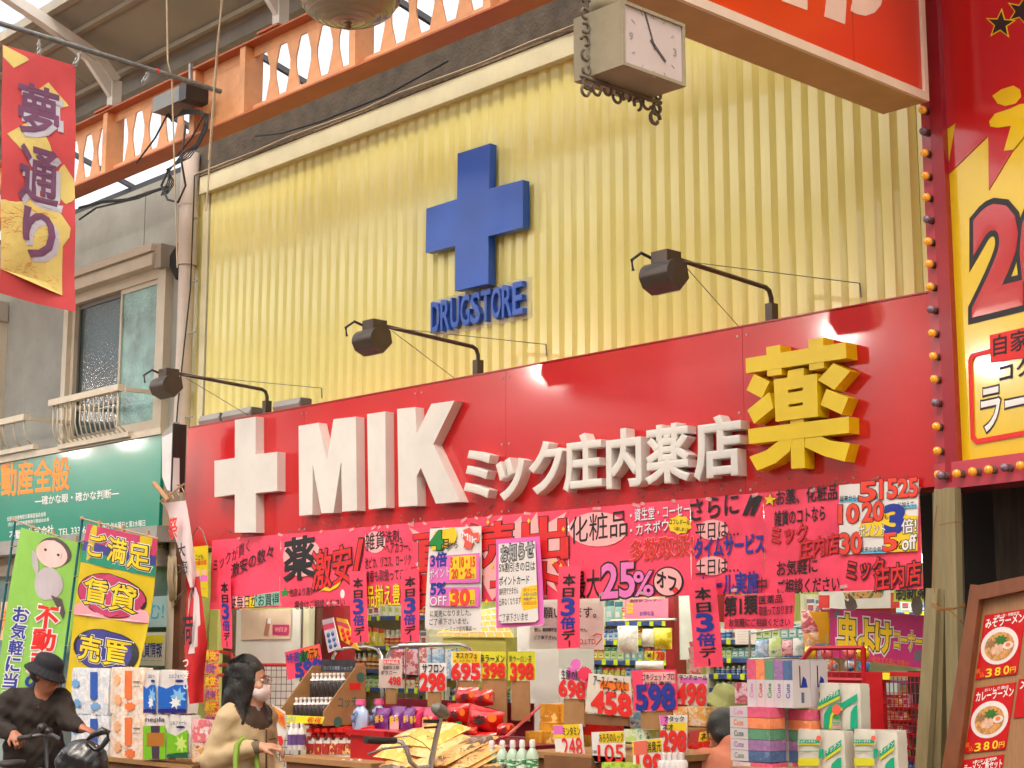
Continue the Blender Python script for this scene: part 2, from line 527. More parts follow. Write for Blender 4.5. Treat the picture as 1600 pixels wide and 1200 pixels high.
mb = MB(); mb.box(-3.15, 3.42, -.085, .05, ZT + .14, ZT + .152); mb.build('drip_edge', M('rusty_edge', (.22, .17, .10), rough=.8, var=.3, vs_=30), dr)
mb = MB(); mb.box(-3.3, 3.42, -.03, .058, ZT + .17, 5.47); mb.build('mortar_band', darkwall, dr)
# gutter cable along the band
mb = MB(); mb.tube([(-3.2 + i * .42, -.09 + .01 * sin(i * 1.7), ZT + .165 + .006 * sin(i * 2.3)) for i in range(16)], .007, 6); mb.build('cable', rope, dr)
# shop interior shell
wallc = M('pale_green_yellow_wall', srgb(218, 222, 132, .92), rough=.7, var=.04)
mb = MB(); mb.box(-3.3, 3.5, 6.3, 6.4, 0, 2.9); mb.build('back_wall', wallc, dr)
mb = MB(); mb.box(-3.36, -3.25, .1, 6.3, 0, 2.9); mb.build('side_wall', wallc, dr)
mb = MB(); mb.box(3.42, 3.5, .1, 6.3, 0, 2.9); mb.build('side_wall', wallc, dr)
mb = MB(); mb.box(-3.25, 3.42, .25, 6.3, 2.62, 2.7); mb.build('ceiling', M('shop_ceiling', (.7, .69, .64), rough=.8), dr)
mb = MB(); mb.box(-3.25, 3.42, -.0, 6.3, .005, .03); mb.build('floor', M('shop_floor', (.5, .49, .45), rough=.3, var=.05), dr)
tubem = M('lit_fluorescent_tube', (1, 1, 1), emit=(1, .98, .86), es=10, var=0)
k = 0
for yy in (-.12, .9, 2.4, 4.2):  # front row added, unseen behind the posters, to light the goods
    for xx in (-2.4, -.8, .8, 2.4):
        t = thing('fluorescent_light', 'shop fluorescent tube (front row added unseen), %s row from the street, %s from the left' % (nth([-.12, .9, 2.4, 4.2].index(yy)), nth([-2.4, -.8, .8, 2.4].index(xx))), 'ceiling light', (xx, yy, 2.2), 'ceiling lights inside the drugstore')
        zz = 2.6 if yy > 0 else 2.28; xx *= 1 if yy > 0 else .74
        mb = MB(); mb.box(xx - .62, xx + .62, yy - .07, yy + .07, zz - .025, zz + .015); mb.build('housing', M('white_enamel', (.75, .75, .72), rough=.4), t)
        mb = MB(); mb.tube([(xx - .6, yy, zz - .055), (xx + .6, yy, zz - .055)], .018, 8); mb.build('tube', tubem, t)
# low hanging tube seen right of the posters
xx, yy, zz = P(1455, 873, 2.2)
t = thing('fluorescent_light', 'lit white tube seen between the pink posters and the wooden post', 'ceiling light', (xx, yy, zz))
mb = MB(); mb.tube([(xx - .5, yy, zz), (xx + .5, yy, zz)], .02, 8); mb.build('tube', tubem, t)
mb = MB(); mb.box(xx - .52, xx + .52, yy - .05, yy + .05, zz + .03, zz + .07); mb.build('housing', MATS['white_enamel'], t)
for sx in (-.4, .4):
    mb = MB(); mb.tube([(xx + sx, yy, zz + .07), (xx + sx, yy, 2.62)], .006, 6); mb.build('rod', steel, t)

# ---- the red signboard
YS = -.25
FS = FY(YS)
sg = thing('shop_signboard', 'long glossy red signboard with white MIK lettering and a yellow character', 'sign', (0.2, YS, ZS))
seams = [-2.925, -1.45, -.25, P(790, 650, YS).x + .001, P(1162, 620, YS).x, 3.398]
for i in range(5):
    mb = MB(); mb.box(seams[i] + .0012, seams[i + 1] - .0012, YS, YS + .02, ZS, 3.182); mb.build('sign_panel', redp, sg)
mb = MB(); mb.box(-2.92, 3.39, YS + .021, .055, ZS + .01, 3.17); mb.build('box_frame', redd, sg)
mb = MB(); mb.box(-2.92, 3.40, YS - .004, -.03, 3.184, 3.192); mb.build('top_flashing', redd, sg)
LD = .07
def face_poly(pts, mat, name, d0=.0, d1=LD, parent=None, plane=YS):
    fr = FY(plane - d1)
    ab = [fr.ab(*p) for p in pts]
    base = FY(plane)
    return flat_ab(base, ab, mat, parent, name, d0 + .001, d1)
face_poly([(367, 656), (399.5, 651), (399.5, 710), (433, 706), (433, 767), (399.5, 770.5), (400, 832), (366.5, 832), (367, 772.5), (335, 777), (335, 720), (367, 715.5)], white, 'white_cross', parent=sg)
face_poly([(466.5, 665.5), (497.5, 660.5), (510.5, 720), (521, 655), (556, 651), (557.5, 797.5), (534.5, 799.5), (533, 720), (521, 801), (502, 802), (488.5, 725), (488, 804), (467.5, 806)], white, 'letter', parent=sg)
face_poly([(573.5, 647), (602, 643), (603, 793), (576, 796)], white, 'letter', parent=sg)
face_poly([(620.5, 639), (649, 636), (651, 677), (674, 631), (710, 626), (677, 694), (719, 784), (681, 787), (657.5, 731), (651, 744), (652.5, 790), (623, 792)], white, 'letter', parent=sg)
FL = FY(YS - LD)
for ch, u0, v0, u1, v1 in [('ミ', 727, 705, 764, 776), ('ッ', 777, 718, 817, 778), ('ク', 829, 692, 877, 768), ('庄', 882, 680, 938, 763), ('内', 949, 672, 1000, 759), ('薬', 1011, 665, 1074, 752), ('店', 1086, 652, 1156, 744)]:
    sl_ = .0 if ch in 'ミッ' else 0
    sf = rectq(FL, u0, v0, u1, v1)
    sf.fr = FY(YS)
    letter(sf, ch, (0, 0, 1, 1), white, sg, lift=.001, wt=.034, ext=LD, name='letter')
def c6(*p): return [(1000 + x / 4, 500 + y / 4) for x, y in p]
yk = thing('yellow_character', 'big bold yellow kanji for medicine standing proud of the red signboard', 'sign character', (P(1250, 640, YS - .2).x, YS - .001, P(1250, 735, YS - .2).z))
stro = [[(660, 240), (1285, 138), (1290, 238), (662, 333)], [(788, 170), (875, 155), (885, 340), (795, 352)], [(1052, 122), (1143, 108), (1148, 300), (1058, 315)],
        [(712, 338), (810, 385), (760, 488), (665, 438)], [(806, 452), (834, 550), (712, 648), (672, 562)], [(1208, 270), (1315, 320), (1212, 436), (1112, 376)], [(1165, 430), (1303, 485), (1258, 590), (1128, 530)],
        [(675, 682), (1305, 603), (1308, 705), (680, 775)], [(870, 752), (950, 745), (935, 820), (850, 893), (732, 942), (683, 855), (790, 815)], [(938, 610), (1022, 600), (1030, 925), (945, 930)], [(1030, 735), (1115, 718), (1180, 752), (1312, 770), (1280, 885), (1150, 850), (1030, 795)], [(925, 315), (1024, 298), (1022, 372), (917, 386)]]
for i, s in enumerate(stro):
    face_poly(c6(*s), yel, 'stroke', d1=.09 - i * .0012, parent=yk)
o_ = [FY(YS - .09).ab(*q) for q in c6((835, 372), (1105, 335), (1112, 602), (848, 635))]
h_ = [[FY(YS - .09).ab(*q) for q in c6((925, 437), (1017, 420), (1017, 440), (925, 457))], [FY(YS - .09).ab(*q) for q in c6((928, 528), (1018, 513), (1018, 531), (930, 546))]]
flat_ab(FY(YS), o_, yel, yk, 'stroke', .001, .091, holes=h_)
# tape scraps and torn paper along the lower edge of the red board
mb = MB()
for x in seams[1:-1]:
    for dx in (-.03, .03):
        for z in (2.36, 2.75, 3.14): mb.tube([(x + dx, YS - .0005, z), (x + dx, YS - .004, z)], .006, 8)
setp(mb.build('panel_screws', steel, sg), kind='stuff')
tape = M('old_tape', (.45, .16, .13), rough=.4, var=.5, vs_=40, alpha=.5)
mb = MB()
for i in range(110):
    u = random.uniform(330, 1430)
    x0 = -2.6 + (u - 330) / 1100 * 5.85
    z0 = random.uniform(2.345, 2.375 + .05 * random.random())
    a = random.uniform(-.6, .6); L_ = random.uniform(.003, .022) * random.random() + .003; H_ = random.uniform(.0015, .006)
    mb.obox((x0, YS - .0012, z0), (L_ * cos(a), 0, L_ * sin(a)), (0, .0005, 0), (-H_ * sin(a), 0, H_ * cos(a)))
setp(mb.build('tape_scraps', tape, sg), kind='stuff')

# ---- blue cross and DRUGSTORE letters
bc = thing('blue_cross', 'blue box cross mounted on the cream ribbed wall', 'cross sign', (.09, -.02, 3.78))
face_poly([(715, 240), (766, 224), (764, 295), (817, 281), (817, 355), (763, 369), (763, 443), (711, 454.5), (711, 384), (665, 395), (666, 326), (714, 311)], blue, 'cross_body', d1=.055, parent=bc, plane=-.05)
mb = MB(); mb.box(-.02, .18, -.05, -.018, 3.9, 4.5); mb.box(-.25, .4, -.05, -.018, 4.18, 4.28); mb.build('mounting_bracket', steel, bc)
ds = thing('drugstore_letters', 'blue raised letters spelling DRUGSTORE on a clear backing plate below the cross', 'sign letters', (.1, -.02, 3.55))
x0 = P(668, 490, -.09).x; x1 = P(813, 460, -.09).x
zb0 = P(740, 503, -.09).z; zt0 = P(740, 456, -.09).z
acr = M('clear_acrylic', (.8, .8, .74), rough=.1, alpha=.28, var=0)
mb = MB(); mb.box(x0 - .02, x1 + .035, -.03, -.024, zb0 - .03, zt0 + .03); mb.build('backing_plate', acr, ds)
cw = (x1 - x0) / 9
for i, ch in enumerate('DRUGSTORE'):
    sf = Surf(F0, prect(0, 0, 1, 1)); sf.fr = FY(-.031)
    xa = x0 + cw * i + .004; xb = x0 + cw * (i + 1) - .010
    sf.c = [(xa, zt0), (xb, zt0), (xb, zb0), (xa, zb0)]
    letter(sf, ch, (0, 0, 1, 1), blue, ds, lift=0, wt=.022, ext=.035, name='letter')

# ---- three sign lamps on gooseneck arms
def sign_lamp(u, v, label):
    b = P(u, v, -.2); x = b.x; z = 3.19
    t = thing('sign_lamp', label, 'lamp', (x, -.2, z), 'bronze floodlights on arms above the red sign')
    m_ = MB(); m_.box(x - .022, x + .022, -.215, -.165, z - .0, z + .10); m_.build('base_bracket', bronze, t)
    tip = Vector((x, -.97, z + .215))
    m_ = MB(); m_.tube([(x, -.19, z + .03), (x, -.19, z + .13), (x, -.205, z + .165), (x, -.235, z + .178)] + [tip], .0125, 8); m_.build('arm', bronze, t, smooth='auto'); z -= .03
    m_ = MB(); m_.box(x - .05, x + .05, -1.03, -.93, z + .205, z + .262); m_.build('ballast_box', bronze, t)
    # hood: curved shell section in y-z, run along x
    sec = []
    for i in range(9):
        a = radians(75 + 115 * i / 8)
        sec.append((-.99 + .085 * cos(a), z + .145 + .07 * sin(a)))
    sec += [(-1.05, z + .092), (-.985, z + .066), (-.92, z + .13), (-.935, z + .2)]
    L_ = .088
    m_ = MB(); k = len(sec)
    m_.add([(x - L_, a, b) for a, b in sec] + [(x + L_, a, b) for a, b in sec], [tuple(range(k))[::-1], tuple(range(k, 2 * k))] + [(i, (i + 1) % k, k + (i + 1) % k, k + i) for i in range(k)])
    m_.build('hood', bronze, t, smooth='auto')
    m_ = MB(); m_.obox((x, -.9502, z + .0955), (L_ - .012, 0, 0), (0, .027, .027), (0, -.003, .003)); m_.build('glass', M('lamp_glass', (.5, .52, .5), rough=.08, coat=1), t)
    m_ = MB(); m_.tube([(x - .06, -1.0, z + .235), (x - .085, -1.06, z + .26), (x - .1, -1.11, z + .22), (x - .1, -1.1, z + .17)], .008, 6); m_.build('power_cord', rubber, t)
    m_ = MB(); m_.tube([(x, -.9, z + .235), (x + .42, -.03, z + .19)], .0025, 5)
    m_.tube([(x + .42, -.03, z + .19), (x + .425, -.03, z + .12)], .004, 5)
    m_.tube([(x, -.85, z + .22), (x - .26, -.03, z + .0)], .0022, 5); m_.tube([(x - .26, -.05, z + .02), (x - .26, -.03, z - .02)], .006, 5)
    m_.build('guy_wire', wire, t)
    return t
sign_lamp(1204, 500, 'bronze floodlight on the arm above the yellow kanji, biggest of the three')
sign_lamp(745, 580, 'bronze floodlight on the arm below the blue DRUGSTORE letters')
sign_lamp(415, 640, 'bronze floodlight on the arm above the white cross, nearest the drainpipe')
for i, (u0, u1, v) in enumerate([(321, 352, 645), (357, 401, 636), (437, 478, 627)]):
    a = P(u0, v, -.16); b = P(u1, v, -.16)
    t = thing('ballast_box', ['grey hexagonal ballast box at the left end of the sign top', 'longer grey ballast box above the white cross', 'grey ballast box right of the lamp arm over the sign top'][i], 'electrical box', ((a.x + b.x) / 2, -.16, 3.192), 'grey ballast boxes on the sign top')
    m_ = MB(); pr = [(-.045, .0), (-.06, .035), (-.045, .075), (.04, .075), (.05, .035), (.04, 0)]
    m_.add([(a.x, -.16 + p, 3.193 + q) for p, q in pr] + [(b.x, -.16 + p, 3.193 + q) for p, q in pr], [tuple(range(6))[::-1], tuple(range(6, 12))] + [(j, (j + 1) % 6, 6 + (j + 1) % 6, 6 + j) for j in range(6)])
    m_.build('housing', greyp, t)
    m_ = MB(); m_.box(b.x + .001, b.x + .012, -.21, -.12, 3.197, 3.262); m_.build('end_cap', M('dark_grey_metal', (.12, .12, .12), rough=.5), t)
    m_ = MB(); m_.tube([(b.x + .01, -.15, 3.2), (b.x + .06, -.12, 3.195), (b.x + .1, -.1, 3.2)], .006, 6); m_.build('power_cord', rubber, t)

# ---- drainpipe
xp = -3.255
t = thing('drainpipe', 'beige drainpipe running down between the grey building and the yellow siding', 'pipe', (xp, -.1, .0))
mb = MB(); mb.tube([(xp, -.10, 0.0), (xp, -.10, 4.55)], .062, 14); mb.build('lower_pipe', pipec, t, smooth='auto')
mb = MB(); mb.tube([(xp, -.10, 4.50), (xp, -.10, 5.40)], .072, 14); mb.build('upper_pipe', pipec, t, smooth='auto')
for z in (4.5, 4.98): 
    mb = MB(); mb.tube([(xp, -.10, z), (xp, -.10, z + .035)], .077, 14); mb.build('collar', pipec, t, smooth='auto')
for z in (4.85, 4.35, 3.95, 3.3):
    mb = MB(); mb.box(xp + .05, xp + .16, -.11, -.10, z, z + .012); mb.build('wall_clip', steel, t)
mb = MB(); mb.tube([(xp + .1, -.12, 5.2), (xp + .11, -.13, 4.3), (xp + .05, -.17, 3.4), (xp - .02, -.18, 2.3)], .006, 5); setp(mb.build('hanging_cable', rubber), 'thin black cable hanging loosely along the drainpipe', 'cable')

# ================================================================ LEFT BUILDING
lb = thing('grey_building', 'grey mortar building with aluminium windows left of the drainpipe', 'building', (-6.2, 0, 0))
XL0, XL1 = -10.5, -3.365
w1 = (-5.215, -3.70, 3.27, 4.60)
w2 = (-8.35, -6.6, 3.27, 4.60)
mb = MB()
def wallrow(x0, x1, z0, z1): mb.box(x0, x1, 0, .2, z0, z1)
wallrow(XL0, XL1, 0, 3.27); wallrow(XL0, XL1, 4.60, 5.34)
wallrow(XL0, w2[0], 3.27, 4.6); wallrow(w2[1], w1[0], 3.27, 4.6); wallrow(w1[1], XL1, 3.27, 4.6)
mb.build('wall', concrete, lb)
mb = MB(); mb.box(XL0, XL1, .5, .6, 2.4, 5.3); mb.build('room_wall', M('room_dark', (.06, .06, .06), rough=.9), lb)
for x in (-4.1, -5.6, -7.2):
    mb = MB(); mb.box(x, x + .006, -.003, 0.0, 4.62, 5.3); mb.build('crack_line', M('joint_dark', (.12, .11, .1), rough=.9), lb)
glass = M('hammered_glass', srgb(130, 176, 170, .9), rough=.2, coat=.8, var=.4, vs_=3, bump=.9, bs=38)  # base colour lightened to stand in for reflected sky
glassd = M('hammered_glass_dark', srgb(34, 62, 64, .8), rough=.18, coat=.6, var=.4, vs_=3, bump=.3, bs=45)
def window(wn, extra=0):
    x0, x1, z0, z1 = wn
    f = MB(); t_ = .05
    f.box(x0, x0 + t_, -.03, .06, z0, z1); f.box(x1 - .075, x1, -.05, .06, z0, z1); f.box(x0 + t_, x1 - .075, -.05, .12, z0, z0 + t_); f.box(x0 + t_, x1 - .075, -.05, .12, z1 - .1, z1)
    fo = f.build('window', alum, lb)
    xm = (x0 + x1) / 2 + .1
    for i, (a, b, yy, g) in enumerate([(x0 + .04, xm, .005, glassd), (xm - .03, x1 - .085, -.03, glass)]):
        s = MB(); q = .028
        s.box(a, a + q, yy, yy + .03, z0 + .05, z1 - .1); s.box(b - q, b, yy, yy + .03, z0 + .05, z1 - .1)
        s.box(a + q, b - q, yy, yy + .03, z0 + .05, z0 + .09); s.box(a + q, b - q, yy, yy + .03, z1 - .14, z1 - .1)
        s.build('sash', M('dark_bronze_sash', (.16, .14, .12), rough=.4) if i == 0 else alum, fo)
        s = MB(); s.box(a + q, b - q, yy + .012, yy + .018, z0 + .09, z1 - .14); s.build('pane', g, fo)
        if i == 0:
            s = MB(); s.box(a + q, b - q, yy - .004, yy + .011, z0 + .30, z0 + .325); s.build('glazing_bar', MATS['dark_bronze_sash'], fo)
    # roller shutter box
    s = MB()
    s.box(x0 - .12, x1 + .0, -.15, -.01, z1 - .02, z1 + .07); s.box(x0 - .12, x1 + .0, -.12, -.01, z1 + .07, z1 + .095); s.box(x0 - .12, x1, -.16, -.01, z1 + .095, z1 + .155)
    s.build('shutter_box', alum, lb)
    s = MB(); s.box(x1 + .002, x1 + .10, -.13, -.01, z1 - .05, z1 + .14); s.build('shutter_end', M('grey_beige_panel', srgb(176, 166, 152, .8), rough=.6), lb)
    s = MB(); s.box(x0 - .08, x0 - .002, -.07, .0, z0 - .1, z1 - .02); s.build('shutter_rail', alum, lb)
    s = MB(); s.box(x1 + .002, x1 + .08, -.07, .0, z0 - .1, z1 - .05); s.build('shutter_rail', alum, lb)
window(w1); window(w2)
pn = MB(); pn.add([(-3.64, -.02, 4.62), (-3.42, -.02, 4.78), (-3.42, -.02, 4.5), (-3.5, -.02, 4.44), (-3.64, -.05, 4.62), (-3.42, -.05, 4.78), (-3.42, -.05, 4.5), (-3.5, -.05, 4.44)], [(0, 1, 2, 3), (7, 6, 5, 4), (0, 4, 5, 1), (1, 5, 6, 2), (2, 6, 7, 3), (3, 7, 4, 0)])
pn.build('opening_shade', M('void_dark', (.02, .02, .02), rough=.9), lb)  # solid plate painted dark for the shade inside an opening
def railing(x0, x1, z0, z1, y0, label):
    t = thing('window_railing', label, 'railing', ((x0 + x1) / 2, y0, z0), 'beige metal railings under the upstairs windows')
    m_ = MB(); m_.box(x0, x1, y0 - .03, y0 + .03, z1 - .05, z1); m_.build('top_rail', alum, t)
    m_ = MB(); m_.box(x0, x1, y0 + .07, y0 + .12, z0 - .02, z0 + .02); m_.build('bottom_rail', alum, t)
    n_ = 15
    for i in range(n_):
        x = x0 + .04 + (x1 - x0 - .08) * i / (n_ - 1)
        if i == 0:
            m_ = MB(); m_.tube([(x, y0, z1 - .05), (x, y0, z0 + .15), (x, y0 + .025, z0 + .06), (x, y0 + .1, z0 + .0)], .0062, 6); b0 = m_.build('baluster', alum, t, smooth=True)
        else:
            c = kids(b0, None, 'baluster', t); c.location = (x - x0 - .04, 0, 0)
    for x in (x0, x1):
        m_ = MB(); m_.box(x - .015, x + .015, y0 + .03, 0, z1 - .05, z1 - .02); m_.build('wall_arm', alum, t)
railing(P(80, 640, -.42).x, -3.62, P(170, 685, -.32).z, P(170, 605, -.42).z, -.42, 'beige railing with curved bars under the wide upstairs window')
railing(-8.0, P(42, 650, -.42).x, P(20, 705, -.32).z, P(20, 652, -.42).z, -.42, 'beige railing under the upstairs window cut by the left edge')

# green estate agent sign
teal = M('teal_sign_sheet', srgb(12, 150, 124, .8), rough=.3, coat=.2, var=.03, vs_=1.5)
YG = -.30
es_ = thing('estate_signboard', 'teal green signboard with orange and white characters over the estate agency', 'sign', (-5.5, YG, 2.46))
mb = MB(); mb.box(-9.5, -3.20, YG, YG + .03, 2.48, 3.16); mb.build('sign_face', teal, es_)
mb = MB(); mb.box(-9.5, -3.19, YG - .02, -.001, 3.162, 3.21); mb.box(-9.5, -3.2, YG + .031, -.001, 2.48, 3.155); mb.build('top_frame', alum, es_)
mb = MB(); mb.box(-9.5, -3.19, YG - .02, -.001, 2.36, 2.478); mb.build('bottom_beam', greyp, es_)
FG = FY(YG)
inkdo = M('deep_orange_ink', srgb(236, 140, 20), rough=.4, var=.0)
T(FG, '不動産全般', -22, 752, 108, 739, 52, inkdo, es_, wt=.03)
T(FG, '―確かな眼・確かな判断―', 55, 783, 186, 770, 14, inkw, es_, wt=.015)
T(FG, '全国宅地建物取引業保証協会会員', 11, 811, 72, 803, 7, inkw, es_)
T(FG, '(社)大阪府宅地建物取引業協会会員', 13, 820, 77, 812, 7, inkw, es_)
T(FG, '不動産株式会社', 15, 837, 84, 827, 14, inkw, es_, wt=.02)
T(FG, 'TEL 333-6438', 92, 832, 150, 826, 11, inkw, es_, wt=.012)
T(FG, '定休日 毎水曜日と第3水曜日', 155, 823, 227, 817, 10, inkw, es_, wt=.012)
# light box at the end of the teal sign
a = P(252, 660, -.45); b = P(276, 765, -.45)
t = thing('light_box', 'narrow white light box with a black side hanging beside the teal sign', 'sign', ((a.x + b.x) / 2, -.4, b.z))
q = [P(253, 683, -.5), P(271, 675, -.5), P(271, 768, -.5), P(261, 766, -.5), P(253, 745, -.5)]
mb = MB(); mb.add([tuple(p) for p in q] + [(p.x, -.45, p.z) for p in q], [(4, 3, 2, 1, 0), (5, 6, 7, 8, 9), (0, 1, 6, 5), (1, 2, 7, 6), (2, 3, 8, 7), (3, 4, 9, 8), (4, 0, 5, 9)])
mb.build('light_panel', M('grey_white_panel', (.62, .60, .6), rough=.3), t)
mb = MB(); mb.box(q[1].x + .001, q[1].x + .012, -.51, -.40, q[2].z, q[1].z + .06); mb.build('dark_side', black, t)
mb = MB(); mb.hexa([(q[0].x, -.5, q[0].z + .001), (q[1].x, -.5, q[1].z + .001), (q[1].x, -.45, q[1].z + .001), (q[0].x, -.45, q[0].z + .001), (q[0].x, -.5, q[0].z + .02), (q[1].x, -.5, q[1].z + .075), (q[1].x, -.45, q[1].z + .075), (q[0].x, -.45, q[0].z + .02)]); mb.build('top_cap', greyp, t)

# estate shop front under the sign
mb = MB(); mb.box(-9.5, -3.42, -.12, -.02, 2.2, 2.355); mb.build('lintel', alum, lb)
brown = M('brown_wood_post', srgb(120, 66, 40, .8), rough=.6, var=.15, vs_=8, stretch=(4, 4, .5))
a = P(272, 900, -.1); b = P(291, 900, -.1)
mb = MB(); mb.box(a.x, b.x, -.14, -.02, 0, 2.46); mb.build('corner_post', brown, lb)
for i, (u0, v0, u1, v1, tt, mt) in enumerate([(205, 932, 262, 980, '住む!', inkc), (212, 988, 258, 1040, '賃貸情報', inkb), (262, 935, 271, 982, '家', inkr), (0, 940, 28, 1000, '売家', inko), (262, 988, 271, 1038, '人気', inkg)]):
    t = thing('window_poster', ['pale blue poster with red and blue characters in the estate agency window', 'white flat listing sheet under the pale blue poster', 'narrow listing sheet beside the brown post, upper one', 'warm coloured poster behind the green flag at the left edge', 'narrow listing sheet beside the brown post, lower one'][i], 'poster', P((u0 + u1) / 2, v1, -.13))
    fr = FY(-.13); sf = rectq(fr, u0, v0, u1, v1)
    slab(sf, [M('pale_blue_paper', (.45, .66, .74), rough=.4), whitep, whitep, M('peach_paper', (.8, .5, .3), rough=.5), whitep][i], t, 'sheet', th=.003)
    letter(sf, tt, (.1, .2, .9, .75), mt, t, wt=.02)
    if i in (1, 4):
        letter(sf, '― ― ― ―', (.1, .8, .9, .9), inkg, t); slab(Surf(FY(-.132), prect(u0 + 3, v0 + 5, u1 - 3, v0 + 17)), yellp, t, 'price_strip', th=.001)
mb = MB(); mb.box(-9.5, -3.42, -.05, -.03, .0, 2.2); mb.build('shop_glass', M('shop_glass', (.30, .42, .42), rough=.08, coat=1, var=.4, vs_=1.6), lb)
for u in (205, 262):
    a = P(u, 980, -.1); mb = MB(); mb.box(a.x - .02, a.x + .02, -.11, -.051, 0, 2.2); mb.build('mullion', M('teal_frame', (.1, .3, .27), rough=.4), lb)
for z in (1.83, 1.52):
    mb = MB(); mb.box(-5, -3.43, -.10, -.051, z, z + .03); mb.build('transom', MATS['teal_frame'], lb)
# small monitor-like lamp box
a = P(238, 858, -.2); b = P(251, 884, -.2)
t = thing('wall_spotlight', 'small box spotlight with bright window under the teal sign', 'lamp', P(244, 884, -.2))
mb = MB(); mb.box(a.x, b.x, -.22, -.12, b.z, a.z); mb.build('housing', greyp, t)
mb = MB(); mb.box(a.x + .02, b.x - .02, -.226, -.2205, b.z + .03, a.z - .08); mb.build('lens', M('white_enamel', (.75, .75, .72), rough=.4), t)
# coil of rope on the post
t = thing('rope_coil', 'long pale coil of rope hanging on the brown corner post', 'rope', P(268, 940, -.2))
mb = MB()
for i in range(4):
    u = 264 + i * 2.2
    a = P(u, 868 + i * 2, -.19 - .005 * i); b = P(u + 2, 938 - i, -.19); c = P(u + 4, 870, -.17)
    mb.tube([a, (a + b) / 2 + Vector((-.01, -.01, 0)), b, b + Vector((.015, 0, -.01)), (b + c) / 2 + Vector((.02, 0, 0)), c], .008, 6)
mb.tube([P(275, 882, -.2), P(288, 886, -.2), P(276, 897, -.2)], .004, 5); mb.tube([P(270, 950, -.2), P(287, 922, -.2), P(275, 935, -.2)], .003, 5)
mb.build('rope', rope, t, smooth=True)

# ================================================================ ARCADE
YB = -1.0
gd = thing('lattice_girder', 'orange steel arcade girder with hourglass cut web running above the shop fronts', 'girder', (0, YB, 4.93))
GB, GT = 4.965, 5.385
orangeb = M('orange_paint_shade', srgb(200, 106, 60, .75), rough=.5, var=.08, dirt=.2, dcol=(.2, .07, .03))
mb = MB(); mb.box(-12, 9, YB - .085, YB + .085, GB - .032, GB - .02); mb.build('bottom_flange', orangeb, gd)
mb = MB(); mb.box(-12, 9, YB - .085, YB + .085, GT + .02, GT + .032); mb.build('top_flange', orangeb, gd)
mb = MB(); mb.box(-12, 9, YB - .006, YB + .006, GB - .02, GB + .05); mb.build('bottom_chord', orange, gd)
mb = MB(); mb.box(-12, 9, YB - .006, YB + .006, GT - .045, GT + .02); mb.build('top_chord', orange, gd)
posts = [-11.2, -10.04, -8.88, -7.72, -6.56, -5.4, -4.22, -2.84, -1.66, -1.065, .096, 1.276, 2.45, 3.62, 4.8, 5.97, 7.1, 8.3]
postm = None; slatm = None
def slat_mb(x):
    w0, w1 = .072, .031
    m_ = MB(); zs = [(GB + .05, w0), (GB + .19, w1), (GT - .17, w1), (GT - .045, w0)]
    v = [(x + s * q, y, z) for y in (YB - .005, YB + .005) for z, q in zs for s in (-1, 1)]
    f = []
    for i in range(3):
        a = 2 * i
        f += [(a, a + 1, a + 3, a + 2), (8 + a + 2, 8 + a + 3, 8 + a + 1, 8 + a), (a, a + 2, 8 + a + 2, 8 + a), (a + 1, 8 + a + 1, 8 + a + 3, a + 3)]
    return m_.add(v, f)
for i, x in enumerate(posts):
    if postm is None:
        m_ = MB(); m_.box(-.03, .03, YB - .07, YB + .07, GB - .019, GT + .019)
        postm = m_.build('stiffener_post', orange, gd); postm.location.x = x
    else:
        c = kids(postm, None, 'stiffener_post', gd); c.location.x = x
    if i + 1 < len(posts):
        x2 = posts[i + 1]
        if x2 - x < .8:
            m_ = MB(); m_.box(x + .035, x2 - .035, YB - .005, YB + .005, GB + .051, GT - .046); m_.build('solid_plate', orange, gd); continue
        n_ = max(4, round((x2 - x - .06) / .232))
        for k in range(1, n_ + (0)):
            xx = x + .03 + (x2 - x - .06) * k / n_
            if slatm is None:
                slatm = slat_mb(0).build('slat', orange, gd); slatm.location.x = xx
            else:
                c = kids(slatm, None, 'slat', gd); c.location.x = xx
# roof over the pavement side, rising to the skylight
rf = thing('arcade_roof', 'grey arcade roof panels with pale ribs sloping up to a bright skylight', 'roof', (0, -1, 5.6))
mb = MB()
RX = [-14 + 2.1 * i for i in range(13)]
mb.box(-14, 9, -.75, -.58, 5.70, 5.86); mb.build('gutter_beam', M('gutter_grey', srgb(150, 146, 138, .8), rough=.5, var=.08), rf)
def rz_(y): return 5.80 + (-.75 - y) * .33
for i in range(len(RX) - 1):
    m_ = MB(); m_.hexa([(RX[i] + .004, -1.52, rz_(-1.52)), (RX[i + 1] - .004, -1.52, rz_(-1.52)), (RX[i + 1] - .004, -.70, rz_(-.70)), (RX[i] + .004, -.70, rz_(-.70)),
                         (RX[i] + .004, -1.52, rz_(-1.52) + .03), (RX[i + 1] - .004, -1.52, rz_(-1.52) + .03), (RX[i + 1] - .004, -.70, rz_(-.70) + .03), (RX[i] + .004, -.70, rz_(-.70) + .03)])
    m_.build('roof_panel', roofm, rf)
for y in (-.85, -1.3):
    m_ = MB(); m_.box(-14, 9, y - .02, y + .02, rz_(y) - .035, rz_(y) - .001); m_.build('purlin', roofbeam, rf)
m_ = MB(); m_.box(-14, 9, -1.56, -1.50, rz_(-1.5) - .02, rz_(-1.5) + .05); m_.build('edge_beam', roofbeam, rf)
skyl = sheet_mat('skylight_sheet', (.9, .92, .93), .72)
whst = M('white_steel', (.62, .58, .52), rough=.5, var=.05)
